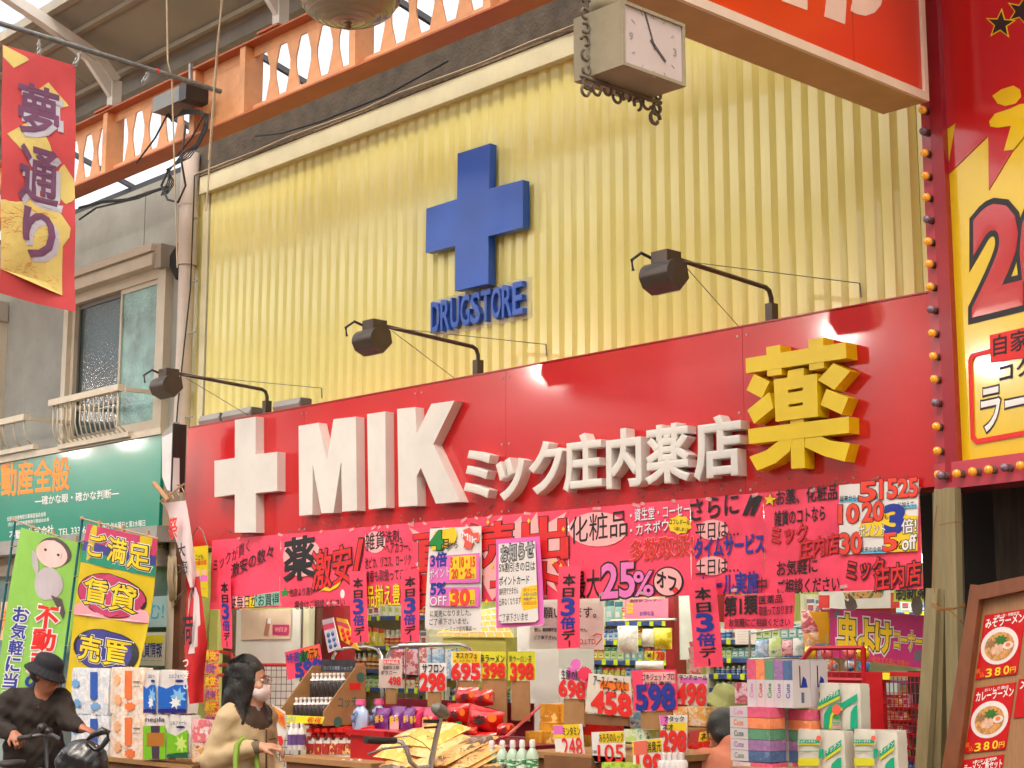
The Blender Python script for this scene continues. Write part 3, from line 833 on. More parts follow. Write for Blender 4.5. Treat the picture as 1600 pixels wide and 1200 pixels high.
for side in (1, -1):
    for i in range(len(RX) - 1):
        ya, yb = (-1.56, -4.0) if side == 1 else (-4.0, -6.5)
        za, zb = (6.10, 6.9) if side == 1 else (6.9, 6.10)
        m_ = MB(); m_.hexa([(RX[i] + .03, yb, zb), (RX[i + 1] - .03, yb, zb), (RX[i + 1] - .03, ya, za), (RX[i] + .03, ya, za), (RX[i] + .03, yb, zb + .006), (RX[i + 1] - .03, yb, zb + .006), (RX[i + 1] - .03, ya, za + .006), (RX[i] + .03, ya, za + .006)])
        m_.build('skylight_pane', skyl, rf)
# white arch frames standing on the girder
fr0 = None
for i, x in enumerate([-.75 - 2.1 * k for k in range(-4, 6)]):
    m_ = MB()
    pts = [(0, YB, GT + .036), (0, YB, 5.66), (0, -1.14, 5.80), (0, -1.6, 5.98), (0, -2.6, 6.34), (0, -4.0, 6.82), (0, -5.4, 6.34), (0, -6.6, 5.95), (0, -7.0, 5.66), (0, -7.0, 4.9)]
    if fr0 is None:
        t0_ = thing('arch_frame', 'white steel arch frame standing on the orange girder under the roof', 'roof frame', (x, YB, GT + .036), 'white arch frames of the arcade')
        WL[t0_] = Vector((0, YB, GT + .036))
        for a, b in zip(pts, pts[1:]): m_.bar(a, b, .075, .075)
        m_.build('arch', whst, t0_)
        m_ = MB(); m_.add([(-.02, YB - .01, 5.50), (-.02, YB - .03, 5.72), (-.02, -1.5, 5.89), (-.02, -1.24, 5.76), (.02, YB - .01, 5.50), (.02, YB - .03, 5.72), (.02, -1.5, 5.89), (.02, -1.24, 5.76)], [(0, 1, 2, 3), (7, 6, 5, 4), (0, 4, 5, 1), (1, 5, 6, 2), (2, 6, 7, 3), (3, 7, 4, 0)])
        m_.build('gusset', whst, t0_)
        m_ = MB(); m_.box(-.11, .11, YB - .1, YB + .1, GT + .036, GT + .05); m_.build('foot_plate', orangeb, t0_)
        fr0 = t0_
    else:
        dup(fr0, (x, YB, GT + .036), 'white steel arch frame on the orange girder, %s from the right end' % nth(i))
for y in (-2.9, -4.0, -5.2):
    z = {-2.9: 6.50, -4.0: 6.87, -5.2: 6.46}[y]
    m_ = MB(); m_.box(-14, 9, y - .03, y + .03, z - .05, z); m_.build('ridge_purlin', whst, rf)
# corrugated translucent canopy strip and struts behind the girder
cor = sheet_mat('pale_corrugated_sheet', (.92, .94, .95), .5)
m_ = MB(); nx = 620
vv = []
for i in range(nx + 1):
    x = -12 + 21 * i / nx; q = .012 * (1 if i % 2 else -1)
    vv += [(x, -.55, 5.98 + q), (x, .9, 5.50 + q)]
m_.add(vv, [(2 * i, 2 * i + 2, 2 * i + 3, 2 * i + 1) for i in range(nx)])
t = thing('side_canopy', 'pale corrugated translucent canopy seen through the girder openings', 'canopy', (0, 0, 5.5)); m_.build('corrugated_sheet', cor, t)
dk = M('dark_strut', (.05, .05, .055), rough=.6)
for k in range(9):
    x = -6.3 + k * 1.5
    m_ = MB(); m_.bar((x, .55, 5.45), (x - .35, -.45, 5.93), .04, .04); m_.build('strut', dk, t)
m_ = MB(); m_.box(-12, 9, .3, .36, 5.5, 5.56); m_.build('cross_rail', dk, t)
# long opposite side: shop row whose upper gap lets the sky in (behind the camera)
ob = thing('opposite_building', 'plain grey shop row on the other side of the arcade', 'building', (0, -8.4, 0))
mb = MB(); mb.box(-20, 12, -8.6, -8.3, 0, 4.60); mb.build('wall', concrete, ob)
og = thing('opposite_girder', 'orange arcade girder on the other side of the street', 'girder', (0, -7.0, 4.9))
gx = [-20, -18.4, -17.1, -15.3, -11.6, -5.87, -1.77, 2.4, 12]  # unseen web gaps, placed for sky glints on the red signboard
for i in range(8):
    mb = MB(); mb.box(gx[i] + .17, gx[i + 1] - .17, -7.03, -6.97, 4.651, 5.38); mb.build('web_plate', orange, og)
mb = MB(); mb.box(-20, 12, -7.1, -6.9, 5.381, 5.43); mb.build('chord', orangeb, og); mb = MB(); mb.box(-20, 12, -7.1, -6.9, 4.60, 4.65); mb.build('chord', orangeb, og)
mb = MB(); mb.hexa([(-14, -7.5, 5.66), (9, -7.5, 5.66), (9, -6.5, 6.06), (-14, -6.5, 6.06), (-14, -7.5, 5.69), (9, -7.5, 5.69), (9, -6.5, 6.09), (-14, -6.5, 6.09)]); mb.build('roof_edge_panel', roofm, rf)

for k, (x, z) in enumerate([(-1.77, 4.64), (-5.87, 4.76), (-15.3, 4.8), (-17.1, 4.83)]):
    t = thing('street_lamp', 'lit round street lamp across the street, %s from the right' % nth(k), 'lamp', (x, -6.85, z), 'lit lamps across the street')
    mb = MB(); mb.ball((x, -6.85, z), .11, 14); mb.build('globe', M('lit_lamp_globe', (1, 1, 1), emit=(1, .95, .88), es=130, var=0), t, smooth=True)
    mb = MB(); mb.tube([(x, -6.85, z + .08), (x, -6.85, 6.2)], .012, 8); mb.build('rod', steel, t)
# junction box and cables on the girder
def PB(u, v, y=YB - .16): return P(u, v, y)
t = thing('transformer_box', 'grey box strapped on the orange girder with black cables hanging off it', 'electrical box', PB(275, 172))
mb = MB(); mb.box(PB(257, 160).x, PB(299, 160).x, YB - .25, YB - .10, PB(278, 171).z, PB(278, 148).z); mb.build('housing', M('mid_grey_box', (.16, .165, .165), rough=.5), t)
mb = MB(); mb.box(PB(300, 160).x, PB(311, 160).x, YB - .26, YB - .09, PB(305, 162).z, PB(305, 136).z); mb.build('end_cap', black, t)
mb = MB(); mb.bar(PB(298, 130), PB(298, 100), .02, .02); mb.build('hanger', steel, t)
mb = MB()
for k in range(5):
    o = k * 1.5
    mb.tube([PB(262 + o, 176 + o), PB(268, 190 - o), PB(285 + o, 172 + o), PB(312, 172 + o), PB(320 + o, 178), PB(318 + o, 200), PB(306 + o, 225), PB(285 + o * 2, 240 + o), PB(266 - o, 265), PB(262 + o * 2, 285), PB(256 + o, 296 + o), PB(252, 305)], .0045, 5)
mb.tube([PB(290, 195), PB(283, 250), PB(290, 290), PB(278, 316), PB(262, 312), PB(252, 290), PB(262, 268)], .008, 6)
mb.tube([PB(262, 178), PB(243, 215), PB(213, 255)], .007, 5); mb.tube([PB(318, 180), PB(300, 215), PB(275, 245)], .007, 5)
t2 = setp(mb.build('cable_bundle', rubber, smooth=True), 'bundle of black cables looping down from the girder beside the drainpipe', 'cable')
mb = MB()
mb.tube([P(124, 325, -.9), P(160, 316, -.9), P(200, 312, -.9), P(236, 300, -.9), P(262, 292, -.95)], .012, 5); mb.tube([P(124, 343, -.9), P(150, 325, -.9), P(180, 318, -.9), P(215, 310, -.9), P(250, 296, -.95)], .008, 5)
setp(mb.build('wall_cable', rubber, smooth=True), 'two twisted cables crossing the grey wall behind the red banner', 'cable')
mb = MB(); mb.tube([P(700, 95, YB - .14), P(600, 150, YB - .14), P(500, 190, YB - .2), P(440, 208, YB - .2), P(400, 212, YB - .2)], .007, 5)
setp(mb.build('slack_cable', rubber, smooth=True), 'slack dark cable hanging under the orange girder', 'cable')

# ---- red street banner on its pole
XBn = -1.0
FB = FX(XBn)
t = thing('banner_pole', 'grey steel pole held by ropes with hooks for the red street banner', 'pole', PX(180, 90, XBn))
mb = MB(); pp0 = PX(-30, 27, XBn); pp1 = PX(345, 143, XBn)
mb.tube([pp0, pp1], .016, 10); mb.build('rod', M('grey_pole', (.2, .21, .2), rough=.45, metal=.4, var=.2, vs_=30), t, smooth='auto')
mb = MB(); mb.tube([PX(244, 111, XBn), PX(247, 112, XBn)], .0175, 10); mb.build('red_tape', inkr, t)
for (u, v, du, dv) in [(61, 62, 0, 22), (127, 80, -10, 20), (234, 110, -10, 18)]:
    hk = MB(); hk.tube([PX(u, v, XBn), PX(u + du * .3, v + dv * .3, XBn), PX(u + du * .7 + 2, v + dv * .7, XBn), PX(u + du, v + dv, XBn)], .007, 5)
    for q in (.35, .7, 1.): hk.tube([PX(u + du * q + 3 * cos(a_), v + dv * q + 4 * sin(a_), XBn) for a_ in [i * pi / 3 for i in range(7)]], .0035, 5)
    hk.build('hook', steel, t)

mb = MB()
for (u0, v0, u1, v1) in [(260, -30, 262, 96), (348, -30, 322, 330)]:
    mb.tube([PX(u0, v0, XBn + .0), PX(u1, v1, XBn - .0)], .006, 5)
mb.tube([PX(262, 96, XBn), PX(268, 118, XBn), PX(272, 240, XBn), PX(277, 418, XBn)], .0055, 5)
mb.tube([PX(352, -30, XBn + .02), PX(340, 60, XBn + .02), PX(326, 250, XBn + .02)], .005, 5)
setp(mb.build('hanging_rope', rope), 'thin pale ropes hanging from the roof beside the banner pole', 'rope')
red_b = M('banner_red_cloth', srgb(214, 80, 84, .9), rough=.7, var=.05, bump=.3, bs=14)
yel_b = M('banner_yellow_cloth', srgb(232, 210, 124, .9), rough=.7, var=.05, bump=.3, bs=14)
pur_b = M('banner_purple_print', srgb(120, 76, 110), rough=.7, var=.15, vs_=8)
sil_b = M('banner_silver_print', srgb(196, 196, 210), rough=.6, var=.1)
scr_b = M('banner_scratch_print', srgb(205, 90, 40), rough=.7, var=0)
bn = thing('street_banner', 'red vertical street banner with yellow diamonds and purple characters hanging from the pole', 'banner', PX(60, 480, XBn))
bq = [(4, 70), (119, 103), (116, 488), (-2, 458)]
wav = lambda a, t_: .012 * sin(a * 5 + t_ * 2) * (.3 + t_) + .006 * sin(t_ * 17 + a * 3)
SB = Surf(FB, bq, wav)
slab(SB, red_b, bn, 'cloth', th=.002, nx=10, ny=26)
def patch(sf, pts, mat, parent, name, lift=.002, n=10):
    """printed patch on a curved cloth: polygon in (s,t), gridded by clipping to strips"""
    m_ = MB()
    ts = [p[1] for p in pts]; t0_, t1_ = min(ts), max(ts)
    rows = []
    for i in range(n + 1):
        tt = t0_ + (t1_ - t0_) * (i / n) * .9998 + .0001 * (t1_ - t0_)
        xs = []
        for j in range(len(pts)):
            (a0, b0), (a1, b1) = pts[j], pts[(j + 1) % len(pts)]
            if (b0 - tt) * (b1 - tt) <= 0 and abs(b1 - b0) > 1e-9: xs.append(a0 + (a1 - a0) * (tt - b0) / (b1 - b0))
        rows.append((min(xs), max(xs), tt))
    vv = []
    for a0, a1, tt in rows:
        for k in range(5): vv.append(sf.at(a0 + (a1 - a0) * k / 4, tt, lift))
    m_.add(vv, [(5 * (i + 1) + k, 5 * (i + 1) + k + 1, 5 * i + k + 1, 5 * i + k) for i in range(n) for k in range(4)])
    return m_.build(name, mat, parent)
for pts in [[(0, .0), (.0, .0), (.36, .03), (.14, .085), (0.0, .05)], [(.42, .16), (.62, .10), (.92, .17), (.74, .20), (.70, .22)], [(.06, .36), (.33, .29), (.52, .29), (.68, .37), (.54, .46), (.30, .42)], [(.78, .44), (.85, .415), (1, .47), (1, .55), (.88, .575), (.78, .55)],
            [(.0, .62), (.28, .62), (.64, .55), (.99, .69), (.84, .73), (.84, .945), (0, .935)]]:
    patch(SB, pts, yel_b, bn, 'yellow_patch', lift=.0022)
for k, (ch, b_) in enumerate([('夢', (.22, .13, .76, .33)), ('通', (.24, .385, .76, .60)), ('り', (.30, .63, .72, .82))]):
    letter(SB, ch, (b_[0] + .05, b_[1] + .02, b_[2] + .06, b_[3] + .015), sil_b, bn, lift=.0042, wt=.03)
    letter(SB, ch, b_, pur_b, bn, lift=.0062, wt=.026)
mb = MB()
for i in range(260):
    a = random.uniform(.02, .8); tt = random.uniform(.60, .93)
    if abs(tt - (.80 + .0 * a)) < .05 and a > .1: continue
    if tt < .63 + .05 * a * 0: continue
    p = SB.at(a, tt, .0036); an = random.choice([.35, -.35, 1.2]) + random.uniform(-.2, .2)
    d = Vector((0, cos(an), sin(an))) * random.uniform(.012, .028)
    mb.add([p - d + Vector((0, 0, -.001)), p + d + Vector((0, 0, -.001)), p + d + Vector((0, 0, .001)), p - d + Vector((0, 0, .001))], [(0, 1, 2, 3)])
setp(mb.build('straw_print', scr_b, bn), kind='stuff')

# ---- hanging dome lamp at the top edge
lp = PD(545, 0, 7.6)
t = thing('dome_lamp', 'big hanging street lamp with a ribbed glass bowl and a brown bottom knob', 'lamp', lp)
R_ = .23
prof = []
for i in range(10):
    a = radians(90 * i / 9)
    prof.append((R_ * sin(a) + 1e-4, -.115 * cos(a)))
mb = MB(); mb.lathe(prof, lp, 40); bowl = mb.build('bowl', M('ribbed_lamp_glass', srgb(186, 178, 148, .62), rough=.18, coat=.6, var=.05), t, smooth=True)
mb = MB()
for i in range(1, 8):
    a = radians(90 * i / 8.2); r = R_ * sin(a); z = -.115 * cos(a)
    mb.tube([lp + Vector((r * cos(b_), r * sin(b_), z)) for b_ in [2 * pi * k / 36 for k in range(37)]], .0028, 5, cap=False)
mb.build('glass_ribs', M('ribbed_lamp_glass', None), t, smooth=True)
mb = MB(); mb.lathe([(R_ + .015, 0), (R_ + .02, .02), (R_ - .05, .12), (.06, .2), (.04, .5)], lp, 32); mb.build('reflector', greyp, t, smooth='auto')
mb = MB(); mb.lathe([(1e-4, -.152), (.011, -.146), (.016, -.135), (.012, -.12), (.02, -.114)], lp, 12); mb.build('knob', M('lamp_knob', srgb(150, 110, 84, .8), rough=.5), t, smooth=True)
mb = MB(); mb.tube([lp + Vector((0, 0, .5)), lp + Vector((0, 0, 2.4))], .015, 8); mb.build('stem', greyp, t)

# ---- street clock
XC = 3.75
KC = .7
FC = FX(XC)
cA = PX(970, 102, XC); cB = PX(1068, 139, XC); cT = PX(970, 1, XC)
xl = XC - .225
t = thing('street_clock', 'square two sided street clock in a grey case with wrought iron scrolls', 'clock', ((XC + xl) / 2, (cA.y + cB.y) / 2, cA.z))
clk = M('clock_case', srgb(168, 158, 132, .8), rough=.6, var=.08, dirt=.3, dcol=(.16, .1, .06))
zb_, zt_ = cA.z, cT.z
mb = MB(); mb.box(xl, XC, cA.y, cB.y, zb_, zt_); mb.build('case', clk, t)
FC2 = FX(XC + .001)
ya, yb = cA.y, cB.y
mb = MB(); mb.box(XC + .001, XC + .004, ya + .012, yb - .012, zb_ + .012, zt_ - .012); mb.build('dial', M('clock_dial', srgb(205, 190, 190, .9), rough=.25, coat=.3, var=.04, vs_=5), t)
mb = MB()
for (y0, y1, z0, z1) in [(ya, ya + .012, zb_, zt_), (yb - .012, yb, zb_, zt_), (ya + .012, yb - .012, zb_, zb_ + .012), (ya + .012, yb - .012, zt_ - .012, zt_)]:
    mb.box(XC + .001, XC + .012, y0, y1, z0, z1)
mb.build('rim', clk, t)
hand = M('clock_hand', (.10, .09, .09), rough=.5)
cy, cz = (ya + yb) / 2, (zb_ + zt_) / 2
def hnd(ang, L_, w_, name):
    d = Vector((0, sin(radians(ang)), cos(radians(ang)))); m_ = MB()
    c = Vector((XC + .007, cy, cz)); m_.bar(c - d * .02, c + d * L_, w_, .002, up=(1, 0, 0)); m_.build(name, hand, t)
hnd(-22, .118, .006, 'minute_hand'); hnd(128, .078, .009, 'hour_hand')
numm = M('clock_numeral', (.32, .29, .29), rough=.6, var=0)
for h in range(12):
    a = radians(30 * h); r_ = .108 if h % 3 == 0 else .112
    y = cy + r_ * sin(a) * 1.05; z = cz + r_ * cos(a) * 1.0
    if h % 3 == 0:
        s_ = Surf(FC2, [(0, 0)] * 4); q = .014; s_.c = [(y - q * .7, z + q), (y + q * .7, z + q), (y + q * .7, z - q), (y - q * .7, z - q)]
        letter(s_, str(h or 12), (0, 0, 1, 1), numm, t, lift=.0045, name='numeral')
    else:
        m_ = MB(); d = Vector((0, sin(a), cos(a))); c = Vector((XC + .0052, y, z)); m_.bar(c - d * .009, c + d * .009, .003, .001, up=(1, 0, 0)); m_.build('hour_mark', numm, t)
iron = M('rusty_iron', srgb(122, 108, 88, .7), rough=.7, var=.25, vs_=25)
mb = MB()
xm_ = (xl + XC) / 2 - .03
def scroll(y, z, r, a0, a1, w_=.011):
    r *= KC; w_ *= KC * .75
    pts = [(xm_, y + r * (1 - .35 * abs(i / 14)) * cos(a0 + (a1 - a0) * i / 14), z + r * (1 - .35 * abs(i / 14)) * sin(a0 + (a1 - a0) * i / 14)) for i in range(15)]
    mb.tube(pts, w_, 6)
for i in range(8):
    y = ya - .02 + i * (yb - ya + .035) / 7
    scroll(y, zb_ - .03 - (.014 if i % 2 else 0), .034, i, i + 5.2 * (1 if i % 2 else -1))
scroll(ya - .025, zb_ - .06, .035, 0, 6.2); scroll(yb + .005, zb_ - .077, .04, 0, 5.8, .014); scroll(yb + .02, zb_ - .035, .03, 2, 7, .014)
for i in range(6):
    z = zb_ + .015 + i * .052
    scroll(ya - .025, z, .03, 1 + i, 1 + i + 4.6 * (1 if i % 2 else -1)); scroll(yb + .025, z, .026, 3 + i, 3 + i + 4.6 * (-1 if i % 2 else 1))
mb.tube([(xm_, ya - .05, zb_ - .012), (xm_, yb + .04, zb_ - .012)], .008, 6)
mb.build('scrollwork', iron, t, smooth=True)
mb = MB(); mb.tube([(xm_, cy, zt_), (xm_, cy, zt_ + .6), (xm_, -1.0, zt_ + 1.2)], .02, 8); mb.tube([(xm_, yb + .01, zt_ - .01), (xm_, yb + .06, zt_ - .02), (xm_, yb + .11, zt_ - .0), (xm_, yb + .10, zt_ + .035), (xm_, yb + .07, zt_ + .035)], .009, 6); mb.build('hanger', iron, t, smooth='auto')
mb = MB(); mb.ball((xm_, cy - .07, zt_ + .05), .07, 14, sz=.7); mb.build('lamp_globe', clk, t, smooth=True)

# ---- big orange hanging sign
XO = 3.563
e = PX(1446, 160, XO); e2 = P(1380, 178, e.y)
t = thing('orange_hanging_sign', 'big orange red box sign hanging across the street with cropped white characters', 'sign', (XO - .11, e.y - 1.2, e.z))
th_ = XO - e2.x
mb = MB(); mb.box(e2.x, XO, e.y - 3.2, e.y, e.z, e.z + 1.5); mb.build('box', M('sign_box_beige', srgb(196, 158, 112, .75), rough=.45, var=.06), t)
ory = M('orange_sign_sheet', srgb(222, 60, 22, .8), rough=.3, coat=.3, var=.05, vs_=2)
mb = MB(); mb.box(XO + .001, XO + .006, e.y - 3.17, e.y - .03, e.z + .045, e.z + 1.47); mb.build('face', ory, t)
rim = M('white_sign_rim', srgb(226, 206, 190, .9), rough=.4)
mb = MB(); mb.box(XO + .001, XO + .02, e.y - 3.2, e.y, e.z, e.z + .04); mb.box(XO + .001, XO + .02, e.y - .028, e.y, e.z + .041, e.z + 1.5); mb.build('rim', rim, t)
mb = MB(); mb.box(XO + .0062, XO + .0075, e.y - .55, e.y - .546, e.z + .045, e.z + 1.47); mb.build('sheet_joint', M('joint_red', (.35, .03, .01), rough=.5), t)
FO = FX(XO + .006)
for pts in [[(1205, -40), (1262, -60), (1261, 16), (1222, 2)], [(1298, -60), (1326, -60), (1320, 38), (1288, 26)]]:
    flat(FO, pts, M('pale_sign_glyph', srgb(226, 196, 186, .95), rough=.4), t, 'glyph_stroke', 0, .002)
flat(FO, [(1335, -60), (1383, -60), (1381, -12), (1376, 8), (1366, 20), (1352, 25), (1338, 22), (1329, 17), (1332, -2)], MATS['pale_sign_glyph'], t, 'glyph_stroke', 0, .002)

# ---- ramen shop: bulb frame and yellow sign (turned towards the street)
d_ = radians(13)
ex = Vector((cos(d_), -sin(d_), 0))
o_ = P(1491, 600, -.34)
FR = Frame((o_.x, o_.y, 0), ex)
rs = thing('ramen_signboard', 'yellow and red restaurant signboard with a big outlined 2 right of the bulb frame', 'sign', (o_.x + .8, o_.y - .2, P(1500, 740, -.35).z))
yr = M('ramen_yellow', srgb(236, 200, 20, .9), rough=.22, coat=.5, var=.05, vs_=1.5)
rr = M('ramen_red', srgb(196, 16, 26, .9), rough=.2, coat=.6, var=.05, vs_=1.5)
zl = FR.ab(1505, 722)[1]
sfz = Surf(FR, [(0, 0)] * 4); sfz.c = [(0, 5.4), (2.6, 5.4), (2.6, zl), (0, zl)]
slab(sfz, yr, rs, 'yellow_face', th=.05)
flat_ab(FR, [(max(.002, a_), b_) for a_, b_ in [FR.ab(*p_) for p_ in [(1470, -60), (1700, -60), (1700, 120), (1620, 175), (1546, 297), (1545, 212), (1480, 275), (1494, 192), (1470, 207)]]], rr, rs, 'red_face', .001, .004)
mb = None
def rq(pts, mat, name, d0=.004, d1=.006): return flat(FR, pts, mat, rs, name, d0, d1)
rq(star(1565, 38, 25, -1.5), inky, 'star', .0045, .006); rq(star(1565, 38, 20, -1.5), inkk, 'star', .006, .0075)
rq(star(1597, 18, 25, -1.3), inky, 'star', .0045, .006); rq(star(1597, 18, 20, -1.3), inkk, 'star', .006, .0075)
rq([(1552, 150), (1566, 140), (1585, 134), (1595, 140), (1597, 152), (1588, 162), (1572, 166), (1560, 162)], yr, 'glyph_stroke', .0045, .006)
rq([(1547, 190), (1556, 178), (1580, 170), (1595, 163), (1625, 160), (1620, 200), (1600, 215), (1585, 234), (1570, 236), (1581, 197), (1560, 200), (1549, 198)], yr, 'glyph_stroke', .0045, .006)
T(FR, '2', 1526, 410, 1592, 394, 150, rr, rs, outline=inkk, ow=.055, wt=.05)
T(FR, '0', 1600, 392, 1665, 380, 150, rr, rs, outline=inkk, ow=.055, wt=.05)
rq([(1548, 524), (1700, 490), (1700, 545), (1549, 567)], inkr, 'red_label')
T(FR, '自家製', 1554, 541, 1640, 522, 32, inkk, rs, lift=.0075)
T(FR, 'コク', 1563, 584, 1612, 570, 26, inkk, rs, lift=.003, wt=.03)
T(FR, 'ラーメン', 1534, 642, 1690, 608, 66, inkw, rs, outline=inkk, ow=.05, wt=.02)
for p0, p1 in [((1513, 556), (1550, 548)), ((1517, 566), (1521, 688)), ((1522, 692), (1700, 666))]:
    pass
rq([(1514, 562), (1519, 553), (1550, 545), (1550, 552), (1524, 558), (1520, 565), (1524, 680), (1528, 686), (1700, 655), (1700, 663), (1527, 694), (1518, 686)], inkr, 'red_outline')
# bulb frame: vertical strip, dark return, lower strip
pk = M('bulb_frame_pink', srgb(204, 70, 88, .85), rough=.2, coat=.6, var=.06, vs_=3)
dkr = M('bulb_frame_red', srgb(158, 26, 44, .85), rough=.25, coat=.5, var=.06)
bf = thing('bulb_frame', 'glossy red sign frame lined with amber light bulbs beside the red signboard', 'sign frame', P(1460, 760, -.36))
a = P(1457, 600, -.36); b = P(1476, 600, -.36); c = P(1491, 600, -.385)
zlo = P(1465, 756, -.36).z
mb = MB(); mb.box(a.x, b.x - .001, -.36, -.05, zlo, 5.5); mb.build('vertical_strip', pk, bf)
mb = MB(); mb.box(b.x, c.x, -.385, -.05, zlo, 5.5); mb.build('return_strip', dkr, bf)
zB = FR.ab(1540, 733)[1]
sfl = Surf(FR, [(0, 0)] * 4); sfl.c = [(-.10, zl + .0), (2.6, zl + .0), (2.6, zl - .115), (-.10, zl - .115)]
sfl.fr = Frame(FR.w(0, 0, .045), ex)
slab(sfl, pk, bf, 'lower_strip', th=.2)
def bulb(p, n, lit, first):
    amber = M('amber_bulb_glass', srgb(240, 150, 10, .9), rough=.08, coat=1, var=.35, vs_=90, emit=(1, .42, .02), es=.10)  # bulbs are off; slight glow put in the glass for an amber glint
    clear = M('dead_bulb_glass', srgb(120, 96, 112, .9), rough=.25, coat=.5, var=.1)
    sock = M('bulb_socket', srgb(120, 100, 90, .6), rough=.5)
    t = thing('light_bulb', first, 'light bulb', p, 'amber bulbs lined along the red frame' if lit else 'unlit grey bulbs in the red frame')
    n = Vector(n)
    m_ = MB(); m_.tube([Vector(p), Vector(p) + n * .022], .0165, 12); m_.build('socket', sock, t)
    m_ = MB(); m_.tube([Vector(p) + n * q for q in (.022, .030, .042, .052, .058)], [.010, .0165, .019, .015, .006], 14); m_.build('glass', amber if lit else clear, t, smooth=True)
    return t
vb = [3, 34, 68, 101, 136, 170, 204, 238, 274, 308, 343, 378, 413, 449, 485, 522, 558, 594, 631, 668, 706, 743]
dead = {68, 204, 343, 485, 631}
A = D = None
xc = (a.x + b.x) / 2 + .004
for v in vb:
    z = P(1466, v, -.36).z; lit = v not in dead
    p = (xc, -.361, z); lab = 'round amber bulb on the upright red frame' if lit else 'dull grey dead bulb on the upright red frame'
    lab += ', %s from the top' % nth(vb.index(v))
    if lit and A: dup(A, p, lab)
    elif not lit and D: dup(D, p, lab)
    else:
        o = bulb(p, (0, -1, 0), lit, lab)
        if lit: A = o
        else: D = o
A = D = None
for i in range(11):
    u = 1492 + 25 * i
    if u > 1640: break
    s_ = FR.ab(u, 740 - 3 * i)[0]
    p = FR.w(s_, zl - .058, .046)
    lit = i != 0 and i != 4
    lab = ('amber' if lit else 'dead grey') + ' bulb under the yellow restaurant sign, %s from the left' % nth(i)
    if lit and A: dup(A, p, lab)
    elif not lit and D: dup(D, p, lab)
    else:
        o = bulb(p, FR.n, lit, lab); o['group'] = 'bulbs along the bottom of the restaurant sign'
        if lit: A = o
        else: D = o
# dark shop front below with boards, posts and menu stand
rb = thing('ramen_shop_front', 'dark recessed shop front of weathered boards under the yellow restaurant sign', 'building', (4.6, -.2, 0))
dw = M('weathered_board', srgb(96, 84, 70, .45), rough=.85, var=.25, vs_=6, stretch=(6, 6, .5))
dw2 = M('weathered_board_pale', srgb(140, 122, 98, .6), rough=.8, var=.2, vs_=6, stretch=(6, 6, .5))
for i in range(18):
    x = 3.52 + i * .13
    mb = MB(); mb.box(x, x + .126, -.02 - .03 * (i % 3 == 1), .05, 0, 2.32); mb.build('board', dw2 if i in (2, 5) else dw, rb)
mb = MB(); mb.box(3.42, 6.2, -.33, .3, 2.325, 2.345); mb.build('soffit', dw, rb)
timber = M('beige_timber', srgb(172, 156, 112, .58), rough=.7, var=.12, vs_=5, stretch=(8, 8, .6), dirt=.3)
timb2 = M('grey_brown_timber', srgb(116, 98, 78, .7), rough=.75, var=.15, vs_=5, stretch=(8, 8, .6))
def beam(p, q, w_, h_, mat, label):
    t = thing('timber_post', label, 'post', (p.x, p.y, q.z))
    d = (q - p)
    m_ = MB(); m_.bar(p, q, w_, h_, up=(0, 1, 0)); m_.build('beam', mat, t)
    return t
beam(P(1480, 770, -.36), P(1484, 1215, -.36) + Vector((0, 0, -1)), .10, .08, timb2, 'dark square post at the corner of the restaurant front')
beam(P(1474, 765, -.44), P(1452, 1215, -.50) + Vector((-.03, 0, -.9)), .062, .05, timber, 'pale upright timber standing straight beside the dark corner post')
beam(P(1487, 763, -.44), P(1487, 1215, -.52) + Vector((0, 0, -.9)), .058, .05, timber, 'second pale timber tied with string, nearest the menu board')
beam(P(1460, 920, -.48), P(1426, 1215, -.62) + Vector((-.06, 0, -.9)), .058, .04, timber, 'pale timber leaning outwards at the left of the tied bundle')
mb = MB()
for k in range(3):
    mb.tube([P(1456, 942 + 3 * k, -.56), P(1470, 950 + 2 * k, -.58), P(1490, 950 + k, -.58), P(1508, 948 - 2 * k, -.5)], .0022, 5)
mb.tube([P(1482, 952, -.58), P(1500, 968, -.56), P(1508, 978, -.5)], .0022, 5); mb.tube([P(1468, 820, -.56), P(1490, 816, -.56), P(1505, 815, -.5)], .0022, 5)
setp(mb.build('binding_string', M('orange_string', srgb(170, 110, 50, .6), rough=.8)), 'orange string wound around the pale timbers', 'string')
mb = MB(); mb.tube([P(1464, 790, -.5), P(1459, 830, -.5), P(1457, 900, -.5), P(1461, 930, -.5), P(1468, 945, -.5)], .0022, 5)
setp(mb.build('hanging_string', M('orange_string', None)), 'orange string hanging loosely left of the timbers', 'string')
# menu stand
FMn = Frame(P(1530, 1000, -.75), Vector((cos(radians(8)), -sin(radians(8)), 0)), Vector((.10, .05, 1)))
ms = thing('menu_stand', 'brown wooden menu stand with red noodle cards priced 380', 'menu board', P(1560, 1200, -.75) + Vector((0, 0, -.9)))
wood = M('reddish_brown_frame', srgb(134, 78, 46, .8), rough=.5, var=.12, vs_=8, stretch=(3, 3, 1))
panelm = M('striped_tan_panel', srgb(176, 130, 88, .8), rough=.6, var=.1, vs_=12, stretch=(12, 12, .4))
Q = lambda pts, mat, name, d0, d1, par=ms: flat(FMn, pts, mat, par, name, d0, d1)
Q([(1526, 935), (1720, 912), (1720, 1290), (1500, 1290)], panelm, 'back_panel', -.02, 0)
Q([(1518, 916), (1720, 897), (1720, 919), (1532, 938), (1528, 945)], wood, 'frame_rail', -.03, .03)
Q([(1518, 912), (1533, 938), (1514, 1290), (1487, 1290)], wood, 'frame_stile', -.03, .032)
